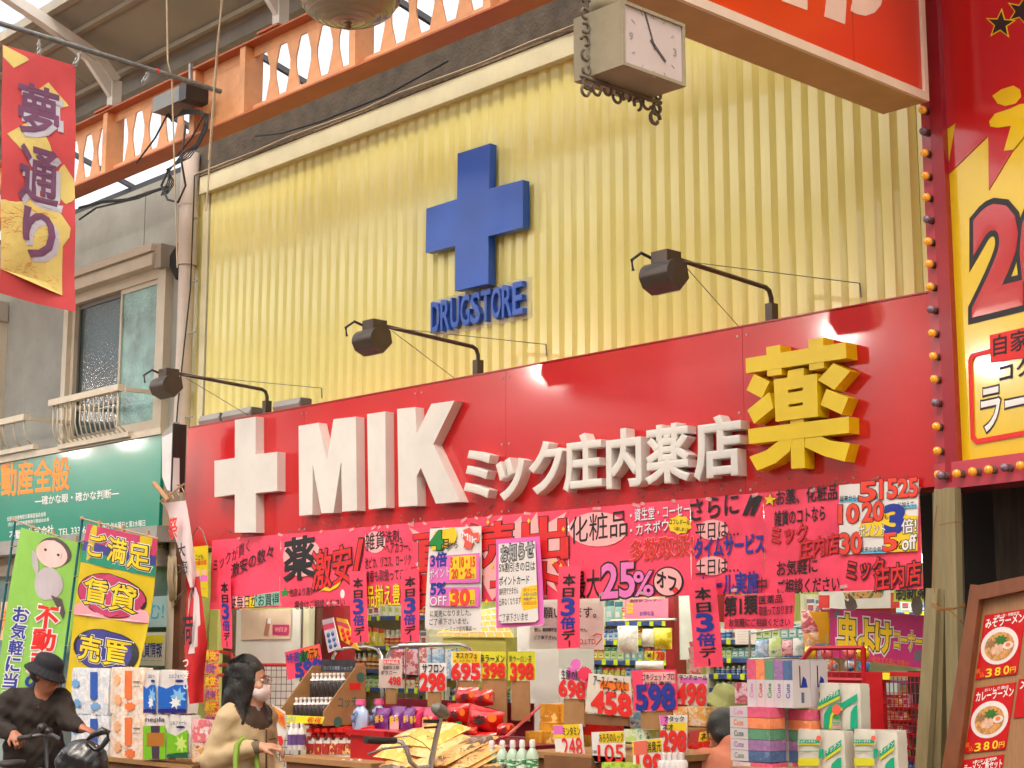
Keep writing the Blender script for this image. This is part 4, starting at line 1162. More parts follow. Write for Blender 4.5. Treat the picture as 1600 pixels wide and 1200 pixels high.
mb = MB(); mb.bar(FMn.w(*FMn.ab(1498, 1280), 0), FMn.w(*FMn.ab(1498, 1280), 0) * 1 + Vector((-.01, 0, -.45)), .05, .05); mb.build('leg', wood, ms)
cardr = M('menu_card_red', srgb(206, 22, 28, .9), rough=.25, coat=.4, var=.04)
broth = M('noodle_broth', srgb(206, 150, 84), rough=.4, var=.35, vs_=70)
meat = M('noodle_topping', srgb(222, 176, 148), rough=.5, var=.2, vs_=50)
bowlm = M('print_bowl_white', srgb(226, 216, 214), rough=.4, var=.03)
def menu(c, title, sub, price, bowlc, lab):
    t = thing('menu_card', lab, 'menu card', FMn.w(*FMn.ab((c[0][0] + c[2][0]) / 2, c[2][1]), .003))
    flat(FMn, c, cardr, t, 'card', .001, .005)
    (x0, y0), (x1, y1), (x2, y2), (x3, y3) = c
    L = lambda s, q: (x0 * (1 - s) * (1 - q) + x1 * s * (1 - q) + x2 * s * q + x3 * (1 - s) * q, y0 * (1 - s) * (1 - q) + y1 * s * (1 - q) + y2 * s * q + y3 * (1 - s) * q)
    def TT(tx, s0, q0, s1, q1, h, mat, **k):
        a, b = L(s0, q0), L(s1, q1); T(FMn, tx, a[0], a[1], b[0], b[1], h, mat, t, lift=.006, **k)
    TT(sub, .25, .055, .85, .05, 5, inkw); TT(title, .06, .145, .99, .135, 14, inkw, wt=.025)
    if bowlc:
        cu, cv = bowlc
        flat(FMn, ell(cu, cv, 29, 29.5, 28), bowlm, t, 'bowl_print', .0051, .0061)
        flat(FMn, ell(cu, cv + 1, 23, 22.5, 24), broth, t, 'broth_print', .0062, .0070)
        flat(FMn, ell(cu - 3, cv + 5, 10, 9, 14, .06), meat, t, 'pork_print', .0071, .0078)
        flat(FMn, ell(cu + 2, cv - 9, 9, 7, 16, .25), M('leek_print', srgb(50, 110, 40), rough=.5), t, 'leek_print', .0079, .0086)
        flat(FMn, ell(cu + 14, cv + 1, 8, 6, 14), bowlm, t, 'egg_print', .0087, .0093); flat(FMn, ell(cu + 14, cv + 0, 4, 3.4, 12), inko, t, 'yolk_print', .0094, .0099)
        flat(FMn, ell(cu - 13, cv - 4, 6, 7, 12, .3), M('bamboo_print', srgb(150, 110, 70), rough=.5), t, 'bamboo_print', .0079, .0084)
    if price:
        TT('税', .0, .88, .09, .88, 8, inko); TT('込', .10, .94, .2, .94, 8, inko)
        TT('3', .24, .93, .38, .925, 13, inky, wt=.02); TT('8', .46, .925, .59, .92, 13, inky, wt=.02); TT('0', .67, .92, .80, .915, 13, inky, wt=.02); TT('円', .83, .93, .96, .925, 9, inky)
menu([(1537, 962), (1601, 959), (1594, 1061), (1530, 1062)], 'みそラーメン', '三種一添・特製豆豆', True, (1564, 1013), 'red menu card picturing miso noodles with a half egg, upper card')
menu([(1531, 1076), (1593, 1074), (1585, 1179), (1521, 1178)], 'カレーラーメン', 'おいしさ満点', True, (1557, 1129), 'red menu card picturing curry noodles, lower card')
menu([(1520, 1189), (1583, 1187), (1578, 1290), (1512, 1290)], 'ラーメンご飯セット', 'お得', False, None, 'red menu card cut off by the bottom edge')
menu([(1598, 1070), (1660, 1066), (1652, 1130), (1594, 1131)], 'メニュー', '', False, None, 'sliver of a red card at the right edge')

# ================================================================ POSTERS under the red board
YP = -.262
FP = FY(YP)
ZPT, ZPB = 2.338, 1.848
def U2X(u): return P(u, 880, YP).x
def poster(u0, u1, label, dy=0., zt=ZPT, zb=ZPB):
    x0, x1 = U2X(u0), U2X(u1)
    t = thing('hand_painted_poster', label, 'poster', ((x0 + x1) / 2, YP - dy, zb), 'pink posters taped under the red board')
    fr = FY(YP - dy); s = Surf(fr, [(0, 0)] * 4, lambda a, q: -.004 * sin(a * 9 + u0) * q ** 2 - .002 * sin(q * 11 + a * 4))
    s.c = [(x0 + .001, zt), (x1 - .001, zt), (x1 - .001, zb), (x0 + .001, zb)]
    slab(s, pinkp, t, 'paper', th=.0012, nx=10, ny=8)
    s2 = Surf(fr, [(0, 0)] * 4, lambda a, q: s.disp(a, q) - .0016); s2.c = s.c; slab(s2, whitep, t, 'added_backing', th=.0006, nx=10, ny=8)  # unseen white sheet added to keep pink bounce light out of the shop
    return t
LP = dict(lift=.006)
def E_(p, mat, par, name='painted_shape', d=.0045, fr=None): return flat(fr or FP, p, mat, par, name, d, d + .0004)
redp2 = M('poster_red', srgb(222, 40, 40), rough=.5, var=.08)
# A
a = poster(330, 438, 'pink poster with slanting black writing at the far left end')
T(FP, 'ミックが貫く', 334, 885, 391, 852, 20, inkk, a, wt=.0, **LP); T(FP, '激安の数々', 362, 893, 428, 860, 22, inkk, a, wt=.01, **LP)
E_([(362, 932), (390, 932), (390, 949), (362, 949)], palepk, a); E_([(386, 934), (398, 932), (398, 949), (386, 949)], inky, a, d=.005); E_([(398, 930), (438, 924), (438, 946), (398, 948)], M('mint_paint', srgb(130, 190, 170), rough=.6), a)
T(FP, 'は毎日がお買得', 361, 941, 437, 936, 19, inkk, a, wt=.01, **LP)
# B
a = poster(438, 570, 'pink poster with a big black kanji on a pale disc and red bubble writing')
E_(ell(473, 870, 30, 31), palepk, a)
T(FP, '薬', 446, 876, 492, 868, 64, inkk, a, wt=.035, **LP)
T(FP, '激安', 489, 893, 550, 880, 60, redp2, a, outline=inkk, ow=.04, wt=.02, **LP); T(FP, '/', 556, 868, 567, 868, 46, redp2, a, outline=inkk, ow=.05, wt=.05, lift=.0075)
E_(star(446, 926, 9), inkg, a); E_([(500, 925), (510, 917), (517, 920), (535, 908), (530, 917), (516, 924), (506, 922)], inky, a, d=.009)
T(FP, '他店より高い', 453, 926, 492, 923, 13, inkk, a, **LP); T(FP, '場合はご相談ください', 461, 946, 540, 941, 14, inkk, a, **LP)
E_(ell(536, 928, 3.5, 7, 12), inkw, a)
# C
a = poster(570, 645, 'pink poster listing sundries in thin black writing beside the bubble poster')
E_(ell(587, 847, 16, 17), palepk, a)
T(FP, '雑貨', 572, 848, 602, 842, 27, inkk, a, wt=.012, **LP); T(FP, '洗剤、', 603, 839, 629, 836, 19, inkk, a, **LP); T(FP, 'ヘアカラー、', 603, 857, 642, 853, 17, inkk, a, **LP)
T(FP, '池ピカ、リコス、ローソク', 571, 880, 643, 874, 18, inkk, a, **LP); T(FP, '線香も取扱ってます', 571, 901, 640, 896, 18, inkk, a, wt=.012, **LP)
T(FP, '品揃え豊富', 575, 932, 640, 928, 34, inky, a, outline=inkk, ow=.025, wt=.02, **LP)
# D
a = poster(645, 888, 'pink poster with huge red outlined characters on a white starburst')
sb = [(662, 905), (650, 880), (668, 872), (640, 824), (690, 850), (694, 822), (712, 846), (730, 818), (742, 842), (786, 806), (782, 838), (815, 806), (818, 832), (840, 800), (842, 826), (886, 800), (870, 835), (886, 856), (868, 868), (887, 905), (862, 900), (872, 925), (846, 905), (820, 935), (800, 905), (770, 938), (752, 905), (720, 930), (712, 905), (690, 935)]
E_(sb, palepk, a, d=.004)
T(FP, '直続出', 647, 864, 887, 838, 66, redp2, a, outline=inkk, ow=.02, wt=.03, **LP)
T(FP, '楽カード', 646, 926, 886, 902, 62, redp2, a, outline=inkk, ow=.02, wt=.03, **LP)
for u, v in [(764, 816), (718, 838), (828, 814), (882, 827), (655, 890), (878, 884), (770, 885), (762, 940), (866, 878)]: E_([(u, v - 4), (u + 2.5, v), (u, v + 4), (u - 2.5, v)], inky, a, d=.009)
# E
a = poster(888, 1080, 'pink poster about cosmetics with 25 percent off in pale purple figures')
E_(ell(935, 827, 46, 27), palepk, a)
T(FP, '化粧品', 892, 829, 981, 816, 42, inkk, a, wt=.004, **LP)
T(FP, '・資生堂・コーセー', 986, 806, 1079, 795, 20, inkw, a, outline=inkp, ow=.025, wt=.01, **LP); T(FP, '・カネボウ', 986, 829, 1046, 820, 18, inkw, a, outline=inkp, ow=.025, wt=.01, **LP)
E_(ell(1063, 820, 18, 14, 18, .08), inky, a); T(FP, 'コフレドール', 1047, 815, 1079, 817, 8, inkk, a, wt=.02, **LP); T(FP, '入荷しました', 1054, 826, 1078, 828, 6, inkk, a, **LP)
T(FP, '多数取扱!', 985, 862, 1084, 850, 34, redp2, a, outline=palepk, ow=.02, wt=.03, **LP)
T(FP, '最大', 896, 915, 938, 911, 44, inkk, a, **LP)
T(FP, '25', 942, 909, 992, 905, 52, inkpk, a, outline=inkk, ow=.05, wt=.03, **LP); T(FP, '%', 992, 912, 1022, 912, 38, inkpk, a, outline=inkk, ow=.04, wt=.02, **LP)
E_(ell(1045, 909, 24, 24, 22), inkk, a, d=.0045); E_(ell(1045, 909, 21.5, 21.5, 22), palepk, a, d=.006)
T(FP, 'オフ', 1028, 903, 1058, 914, 24, inkk, a, wt=.035, lift=.008); E_([(1054, 920), (1058, 917), (1062, 921), (1057, 929), (1052, 923)], inkr, a, d=.009)
# F
a = poster(1080, 1195, 'pink poster with blue bubble writing about weekday sales')
T(FP, 'さらに', 1080, 798, 1155, 786, 33, inkk, a, wt=.02, **LP)
for k in (0, 11): E_([(1161 + k, 805), (1168 + k, 806), (1183 + k * .9, 776), (1174 + k * .9, 773)], inkk, a, d=.006)
E_(ell(1115, 828, 24, 16), palepk, a); T(FP, '平日は…', 1088, 831, 1155, 826, 24, inkk, a, **LP)
T(FP, 'タイムサービス', 1086, 857, 1195, 848, 30, inkb, a, wt=.04, **LP)
E_(ell(1113, 884, 24, 15), palepk, a); T(FP, '土日は…', 1088, 887, 1155, 882, 24, inkk, a, **LP)
T(FP, 'セール実施', 1095, 916, 1186, 909, 34, inkb, a, wt=.03, **LP); T(FP, '中', 1184, 915, 1199, 913, 23, inkk, a, **LP)
# G
a = poster(1195, 1441, 'pink poster with a yellow star and thick black writing at the right end')
E_(star(1204, 781, 12, -1.5), inkk, a, d=.0045); E_(star(1204, 781, 10.5, -1.5), inky, a, d=.0055)
T(FP, 'お薬、化粧品', 1214, 778, 1309, 768, 24, inkk, a, wt=.022, **LP); T(FP, '雑貨のコトなら', 1211, 811, 1290, 801, 24, inkk, a, wt=.02, **LP)
T(FP, 'ミック', 1207, 838, 1262, 832, 28, redp2, a, outline=inkk, ow=.03, wt=.03, **LP); T(FP, '庄内店', 1250, 860, 1312, 848, 32, redp2, a, outline=inkk, ow=.03, wt=.02, **LP)
T(FP, 'お気軽に', 1215, 889, 1278, 883, 24, inkk, a, wt=.018, **LP); T(FP, 'ご相談ください。', 1216, 918, 1319, 911, 24, inkk, a, wt=.018, **LP)
T(FP, 'ミック', 1325, 892, 1382, 886, 30, redp2, a, outline=inkk, ow=.08, wt=.02, **LP); T(FP, '庄内店', 1368, 905, 1440, 894, 38, redp2, a, outline=inkk, ow=.07, wt=.02, **LP)
m_ = MB()
for i in range(34):
    x_ = random.uniform(-2.4, 3.2); z_ = random.choice([ZPT - .004, ZPB + .02, ZPT - .01]); a_ = random.uniform(-.5, .5); q_ = random.uniform(.012, .03)
    m_.obox((x_, YP - .0075, z_), (q_ * cos(a_), 0, q_ * sin(a_)), (0, .0004, 0), (-.008 * sin(a_), 0, .008 * cos(a_)))
o = m_.build('clear_tape', M('clear_tape', (.9, .7, .7), rough=.12, coat=.8, alpha=.35, var=0), a); setp(o, kind='stuff')
# white insert
def sheet(pts, label, mat, y, name='notice_sheet', cat='notice', group=None, wave=.0, th=.0012, fr=None):
    fr = fr or FY(y)
    s = Surf(fr, pts, (lambda a, q: wave * sin(a * 4 + q * 3) * q) if wave else None)
    c = s.at(.5, 1)
    t = thing(name, label, cat, c, group)
    slab(s, mat, t, 'paper', th=th, nx=8 if wave else 1, ny=8 if wave else 1)
    return t, s
y = YP - .008; F2 = FY(y); L2 = dict(lift=.003)
a, s = sheet([(1311, 758), (1435, 749), (1434, 861), (1312, 867)], 'white point-card poster with orange dates and a blue 3 taped over the pink poster', whitep, y, wave=.003)
g = lambda p, m, d=.0035: flat(F2, p, m, a, 'painted_shape', d, d + .0004)
g([(1380, 800), (1398, 785), (1420, 806), (1434, 806), (1434, 861), (1384, 863), (1384, 838), (1340, 838), (1345, 818), (1378, 812)], inky)
for tx, u0, v0, u1, v1, h in [('5', 1345, 769, 1368, 767, 29), ('15', 1376, 765, 1402, 763, 29), ('25', 1405, 763, 1434, 761, 28), ('10', 1312, 804, 1342, 802, 28), ('20', 1349, 801, 1381, 798, 29), ('30', 1314, 850, 1347, 848, 31), ('5', 1382, 848, 1401, 846, 26)]:
    T(F2, tx, u0, v0, u1, v1, h, M('dateline_red', srgb(236, 70, 50), rough=.5), a, outline=inkk, ow=.03, wt=.04, lift=.0045)
T(F2, '3', 1386, 812, 1412, 810, 42, inkb, a, wt=.06, lift=.0052)
for tx, u0, v0, u1, v1, h, m_ in [('従来からの', 1313, 779, 1346, 778, 9, inkk), ('日', 1367, 777, 1372, 777, 8, inkk), ('日', 1400, 775, 1404, 775, 7, inkk), ('に加えて、', 1404, 789, 1432, 787, 9, inkk), ('も', 1382, 808, 1389, 808, 7, inkk), ('日', 1338, 811, 1343, 811, 8, inkk), ('日', 1377, 808, 1381, 808, 8, inkk), ('%', 1399, 852, 1411, 851, 13, inkk), ('従来の全商品', 1345, 859, 1384, 858, 8, inkk)]:
    T(F2, tx, u0, v0, u1, v1, h, m_, a, lift=.0045)
T(F2, 'ポイント', 1343, 830, 1384, 826, 17, inkw, a, outline=inkk, ow=.05, wt=.02, lift=.0045); T(F2, '倍!', 1410, 823, 1433, 820, 22, inkw, a, outline=inkk, ow=.05, wt=.02, lift=.0055); T(F2, 'off', 1411, 849, 1433, 846, 22, inkw, a, outline=inkk, ow=.05, wt=.03, lift=.0055)
for p in [[(1312, 780), (1346, 777), (1346, 783), (1312, 785)], [(1402, 791), (1433, 788), (1433, 793), (1402, 795)], [(1346, 862), (1384, 859), (1384, 864), (1346, 865)]]: g(p, inkc)
# April notice
y = YP - .03; F2 = FY(y)
a, s = sheet([(672, 826), (752, 822), (752, 986), (664, 982)], 'white and pink notice starting with a green 4 and a red cross logo', whitep, y, wave=.008)
g = lambda p, m, d=.009: flat(F2, p, m, a, 'painted_shape', d, d + .0004)
L_ = .0105
g([(673, 870), (751, 864), (751, 910), (673, 912)], lilac); g([(674, 918), (751, 917), (751, 948), (673, 947)], lilac)
g([(682, 830), (712, 824), (716, 838), (712, 848), (690, 858), (676, 860), (676, 845)], inky); g([(706, 870), (746, 867), (746, 904), (704, 906)], inky, .0096); g([(704, 925), (744, 921), (744, 945), (704, 946)], inky, .0096)
g([(726, 828), (736, 824), (741, 833), (750, 832), (750, 846), (741, 848), (738, 858), (726, 856), (728, 846), (722, 836)], M('logo_red', srgb(236, 90, 80), rough=.5))
T(F2, 'MIK', 724, 834, 748, 848, 10, inkw, a, lift=L_, wt=.03)
T(F2, '4', 675, 846, 693, 844, 27, inkg, a, outline=inkk, ow=.04, wt=.05, lift=L_); T(F2, '月', 693, 851, 703, 850, 16, inkk, a, lift=L_, wt=.02); T(F2, 'から', 703, 852, 717, 851, 11, inkk, a, lift=L_)
T(F2, '3倍', 675, 876, 700, 873, 22, inkb, a, wt=.04, lift=L_); T(F2, 'ポイント', 673, 898, 705, 892, 16, inkw, a, outline=inkp, ow=.04, lift=L_)
for tx, u0, v, u1, h in [('5・10・15', 706, 879, 744, 15), ('20・25', 708, 897, 738, 14), ('30', 707, 934, 735, 24)]: T(F2, tx, u0, v, u1, v - 1, h, M('dateline_red', None), a, outline=inkk, ow=.015, wt=.04, lift=L_)
T(F2, '日', 738, 900, 743, 900, 6, inkk, a, lift=L_); T(F2, '日', 737, 941, 743, 941, 6, inkk, a, lift=L_)
T(F2, '5%', 675, 921, 698, 919, 18, inkb, a, wt=.04, lift=L_); T(F2, 'OFF', 674, 940, 700, 938, 14, inkw, a, outline=inkp, ow=.04, lift=L_)
T(F2, 'に変更になりました。', 674, 959, 738, 957, 10, inkk, a, lift=L_); T(F2, 'ご了承下さいませ。', 673, 972, 734, 970, 10, inkk, a, lift=L_); T(F2, '― ミック庄内薬店 ―', 698, 983, 746, 982, 8, inkk, a, lift=L_)
# purple framed notice
y = YP - .045; F2 = FY(y)
a, s = sheet([(775, 843), (843, 838), (851, 976), (776, 982)], 'purple bordered white notice with grey bubble heading about the five percent day', lilac, y, wave=.008)
g = lambda p, m, d=.009: flat(F2, p, m, a, 'painted_shape', d, d + .0004)
g([(781, 850), (838, 846), (841, 920), (843, 968), (838, 972), (785, 974), (781, 970)], whitep); g([(818, 918), (841, 914), (842, 950), (820, 954), (814, 936)], inky, .0096); 
T(F2, 'お知らせ', 785, 866, 836, 858, 26, M('bubble_grey', srgb(170, 170, 170), rough=.5), a, outline=inkk, ow=.07, wt=.03, lift=L_)
for tx, v, u1, h in [('5%割引きの日は', 887, 838, 15), ('ポイントカード', 908, 829, 14), ('御利用できません', 925, 812, 11), ('出来なくなります', 941, 816, 12), ('ご了承下さいませ', 966, 827, 13)]: T(F2, tx, 782, v, u1, v - 3, h, inkk, a, wt=.012 if '%' in tx or 'ポ' in tx else .0, lift=L_)
for k, tx in enumerate(['ポイント', '5日15日', '3倍デー', '20日25日']): T(F2, tx, 820, 922 + 7 * k, 840, 921 + 7 * k, 5, inkr if k in (0, 3) else inkb, a, lift=L_)
# five hanging strips
def strip(q, label, yoff):
    y = YP - yoff; fr = FY(y)
    s = Surf(fr, q, lambda a, t: .004 * sin(t * 4 + q[0][0]) )
    t = thing('hanging_strip', label, 'banner strip', s.at(.5, 1), 'pink strips hanging from the posters')
    slab(s, pinkp, t, 'paper', th=.001, nx=3, ny=10)
    for ch, t0_, t1_, m_, a0, a1 in [('本', .10, .235, inkk, .24, .78), ('日', .27, .375, inkk, .26, .74), ('3', .395, .60, inkb, .22, .76), ('倍', .62, .76, inkb, .18, .80), ('デ', .78, .89, inkk, .25, .8), ('|', .905, .985, inkk, .52, .58)]:
        letter(s, ch, (a0, t0_, a1, t1_), m_, t, lift=.003, wt=.035 if ch != '|' else 0)
strip([(341, 900), (361, 898), (362, 1014), (346, 1012)], 'narrow pink strip hanging at the left of the pink posters near the white door poster', .03)
strip([(545, 893), (571, 892), (577, 1003), (550, 1005)], 'pink strip hanging right of the red bubble writing', .035)
strip([(626, 892), (654, 888), (656, 1002), (627, 1004)], 'pink strip hanging just left of the April notice', .035)
strip([(873, 885), (907, 884), (906, 1012), (870, 1014)], 'pink strip hanging in front of the white company notice', .035)
strip([(1076, 907), (1119, 903), (1129, 1042), (1084, 1042)], 'longest pink strip hanging left of the class one medicine sign', .05)
# medicine sign
y = YP - .02; F2 = FY(y)
a, s = sheet([(1132, 931), (1242, 925), (1240, 982), (1132, 983)], 'small pink sign about first class medicines hanging below the pink posters', pinkp, y, wave=.003)
T(F2, '第1類', 1133, 948, 1184, 944, 30, inkk, a, wt=.03, lift=.005); T(F2, '医薬品', 1187, 938, 1223, 935, 13, inkk, a, lift=.005); T(F2, '取扱っております', 1187, 955, 1240, 952, 15, inkk, a, lift=.005); T(F2, 'お気軽にご相談ください', 1140, 973, 1235, 972, 13, inkk, a, lift=.005)
# white company notice behind strip
y = -.12; F2 = FY(y)
a, s = sheet([(828, 934), (944, 930), (943, 1015), (828, 1014)], 'white printed company notice half hidden behind a pink strip', whitep, y, th=.004)
T(F2, 'お願いします。', 836, 958, 932, 957, 17, inkk, a, lift=.002, wt=.01); T(F2, '但し、薬剤師不在の時は販売できません。', 835, 984, 918, 984, 6, inkk, a, lift=.002); T(F2, 'ご了承下さい。', 835, 996, 870, 996, 6, inkk, a, lift=.002)
T(F2, 'MIK CO,LTD', 880, 1003, 931, 1003, 9, inkr, a, lift=.002); 
mb = MB(); mb.tube([P(927, 994, y - .004), P(932, 990, y - .004), P(939, 991, y - .004), P(940, 998, y - .004), P(931, 1008, y - .004)], .003, 5); mb.build('logo_swoosh', inkr, a)

# ---- tan nobori flags etc in front of the estate agency
def flag(q, y, pole, bar_, label, mat, stick=.010):
    fr = FY(y)
    s = Surf(fr, q, lambda a, t: .03 * sin(a * 4 + t * 3) * a + .012 * sin(a * 9 + t * 5))
    pt = P(*pole[0], y + .03); pb_ = P(*pole[1], y + .03); pb_ = pb_ + (pb_ - pt).normalized() * 1.15
    t = thing('nobori_flag', label, 'flag', pb_)
    m_ = MB(); m_.tube([pt, pb_], stick, 8); m_.build('pole', M('blue_green_pole', srgb(50, 120, 140, .8), rough=.4), t, smooth='auto')
    m_ = MB(); m_.tube([P(*bar_[0], y + .02), P(*bar_[1], y + .02)], .007, 6); m_.ball(P(*bar_[0], y + .02), .017, 8); m_.build('crossbar', M('tan_plastic', srgb(196, 164, 130, .8), rough=.5), t)
    slab(s, mat, t, 'cloth', th=.0015, nx=12, ny=20)
    m_ = MB()
    for k in range(5):
        p = s.at(0, .1 + k * .2); 
        f_ = (pb_ - pt) * ((p.z - pt.z) / (pb_.z - pt.z)) + pt
        m_.bar(p, f_, .03, .004)
    for k in range(3): m_.box(s.at(.15 + .35 * k, 0).x - .015, s.at(.15 + .35 * k, 0).x + .015, y + .012, y + .03, s.at(.15 + .35 * k, 0).z - .01, s.at(.15 + .35 * k, 0).z + .04)
    m_.build('loops', M('tan_plastic', None), t)
    return t, s
gcl = M('flag_green_cloth', srgb(150, 210, 90, .85), rough=.7, var=.05, bump=.2, bs=10)
a, s = flag([(33, 824), (130, 850), (86, 1110), (-14, 1110)], -.56, [(24, 812), (0, 985)], [(20, 812), (92, 838)], 'light green vertical flag printed with a rounded grey figure and blue and red characters', gcl)
# rounded generic figure
fg1 = M('figure_skin_print', srgb(232, 196, 190), rough=.7); fg2 = M('figure_grey_print', srgb(188, 180, 186), rough=.7)
EL = lambda cs, ct, rs, rt, n=20: [(cs + rs * cos(2 * pi * i / n + .01), ct + rt * sin(2 * pi * i / n + .01)) for i in range(n)]
patch(s, EL(.60, .085, .26, .082), MATS.get('x') or M('figure_hair_print', srgb(90, 76, 76), rough=.7), a, 'printed_hair', .004, 18)
patch(s, EL(.57, .10, .245, .078), fg1, a, 'printed_head', .0052, 18)
for q in (.46, .68): patch(s, EL(q, .085 + (q - .46) * .05, .025, .008, 8), inkk, a, 'printed_eye', .0064, 6)
patch(s, EL(.58, .27, .22, .095), fg2, a, 'printed_body', .0036, 18)
patch(s, [(.26, .10), (.34, .12), (.40, .20), (.38, .24), (.30, .19)], fg2, a, 'printed_arm', .0046)
patch(s, [(.66, .33), (.80, .34), (.86, .42), (.84, .46), (.72, .37)], M('figure_hair_print', None), a, 'printed_foot', .0046)
for ch, t0_, m_ in [('不', .40, inkr), ('動', .53, inkr), ('産', .66, inkr)]: 
    letter(s, ch, (.50, t0_, .78, t0_ + .12), inkw, a, lift=.005, wt=0, bev=.09, name='letter_outline'); letter(s, ch, (.50, t0_, .78, t0_ + .12), m_, a, lift=.0065, wt=.04)
letter(s, 'の', (.48, .79, .74, .87), inkb, a, lift=.0065, wt=.03); letter(s, 'こ', (.50, .885, .74, .95), inkb, a, lift=.0065, wt=.03)
for k, ch in enumerate('お気軽に当店へ'):
    t0_ = .425 + k * .092
    letter(s, ch, (.12, t0_, .36, t0_ + .08), inkw, a, lift=.005, bev=.08, name='letter_outline'); letter(s, ch, (.12, t0_, .36, t0_ + .08), inkb, a, lift=.0065, wt=.03)
ycl = M('flag_yellow_cloth', srgb(226, 196, 10, .85), rough=.6, var=.05, bump=.2, bs=10)
pcl = M('flag_pink_cloth', srgb(206, 60, 110, .85), rough=.6, var=.05)
a, s = flag([(137, 818), (243, 842), (208, 1112), (98, 1090)], -.60, [(129, 808), (104, 1000)], [(128, 810), (248, 842)], 'yellow and pink vertical flag with outlined characters in ovals', ycl)
patch(s, [(0, 0), (1, 0), (1, .15), (0, .15)], pcl, a, 'pink_band', .004, 14)
patch(s, [(0, .10), (1, .10), (1, .155), (0, .155)], M('flag_blue_print', srgb(60, 60, 140), rough=.6), a, 'blue_band', .0048, 6)
patch(s, [(0, .155), (1, .155), (1, .22), (0, .22)], M('flag_green_print', srgb(20, 140, 110), rough=.6), a, 'green_band', .0048, 6)
patch(s, [(-.0, .46), (.3, .42), (.95, .42), (1, .46), (1, .50), (0, .52)], M('flag_pale_pink', srgb(230, 160, 170), rough=.6), a, 'ribbon', .004, 6)
def el(cs, ct, rs, rt, n=26): return [(cs + rs * cos(2 * pi * i / n + .01), ct + rt * sin(2 * pi * i / n + .01)) for i in range(n)]
patch(s, el(.48, .375, .46, .125), inkk, a, 'oval_line', .0052, 26); patch(s, el(.48, .375, .445, .12), pcl, a, 'oval', .006, 26)
patch(s, el(.50, .69, .46, .12), inkk, a, 'oval_line', .0052, 26); patch(s, el(.50, .69, .445, .115), M('flag_blue_print', None), a, 'oval', .006, 26)
for tx, b_ in [('ご', (.10, .045, .33, .17)), ('満', (.37, .045, .64, .18)), ('足', (.68, .055, .94, .19)), ('賃', (.12, .30, .44, .45)), ('貸', (.50, .30, .82, .45)), ('売', (.14, .625, .46, .765)), ('買', (.52, .625, .84, .765))]:
    letter(s, tx, b_, inkw, a, lift=.0072, bev=.085, name='letter_outline'); letter(s, tx, b_, inkk, a, lift=.0085, bev=.06, name='letter_outline'); letter(s, tx, b_, inky, a, lift=.0098, wt=.022)
# red and white twisted flag beside the yellow notice
y = -1.1; fr = FY(y)
t = thing('nobori_flag', 'twisted white and red vertical flag hanging from a tilted bamboo stick', 'flag', P(300, 1060, y))
q1 = Surf(fr, [(262, 782), (288, 765), (312, 912), (300, 900)], lambda a, t_: .03 * sin(a * 5 + t_ * 4))
s_ = [(255, 783), (289, 766), (314, 900), (316, 1018), (297, 1022), (292, 880)]
def ribbon(rows, mat, name, d=0.):
    m_ = MB(); vv = []; nn = 5
    for i, (u0, u1, v) in enumerate(rows):
        for k in range(nn): 
            p = P(u0 + (u1 - u0) * k / (nn - 1), v + (u1 - u0) * -.12 * k / (nn - 1), y + .04 * sin(k * .9 + i * .8)); p.y -= d
            vv.append(p)
    m_.add(vv, [(nn * (i + 1) + k, nn * (i + 1) + k + 1, nn * i + k + 1, nn * i + k) for i in range(len(rows) - 1) for k in range(nn - 1)])
    return m_.build(name, mat, t, smooth=True)
ribbon([(256, 290, 786), (262, 293, 800), (270, 298, 830), (277, 301, 850), (286, 305, 880), (293, 309, 905), (297, 311, 918)], M('flag_white_cloth', srgb(236, 214, 214, .9), rough=.7, var=.05), 'white_cloth')
ribbon([(290, 312, 903), (292, 314, 925), (290, 319, 965), (288, 324, 1010), (289, 322, 1030), (292, 319, 1060), (296, 318, 1100)], M('flag_red_cloth', srgb(206, 30, 36, .9), rough=.65, var=.08), 'red_cloth')
ribbon([(300, 307, 918), (295, 312, 935), (294, 314, 975), (293, 314, 1010), (294, 314, 1022)], MATS['flag_white_cloth'], 'white_panel', .004)
for tx, u0, v0, u1, v1, h, m_ in [('祭', 274, 828, 288, 824, 34, inkr), ('大', 288, 862, 300, 858, 22, inkk), ('売', 291, 888, 303, 886, 20, inkk), ('荷', 296, 985, 312, 983, 46, inkk), ('つ', 297, 1036, 305, 1036, 11, inkw), ('き', 297, 1053, 306, 1053, 12, inkw), ('し', 298, 1070, 305, 1070, 12, inkw)]:
    T(fr, tx, u0, v0, u1, v1, h, m_, t, lift=.05, wt=.02)
m_ = MB(); m_.tube([P(241, 755, y - .02), P(263, 782, y - .02)], .016, 8); m_.build('pole', M('bamboo', srgb(196, 150, 104, .8), rough=.5), t, smooth='auto')
m_ = MB(); m_.tube([P(250, 784, y), P(288, 756, y)], .006, 6)
for k in range(5): m_.tube([P(252 + 8 * k, 783 - 5.5 * k, y), P(256 + 8 * k, 790 - 5 * k, y)], .003, 5)
m_.ball(P(279, 757, y), .012, 8); m_.build('crossbar', M('tan_plastic', None), t)
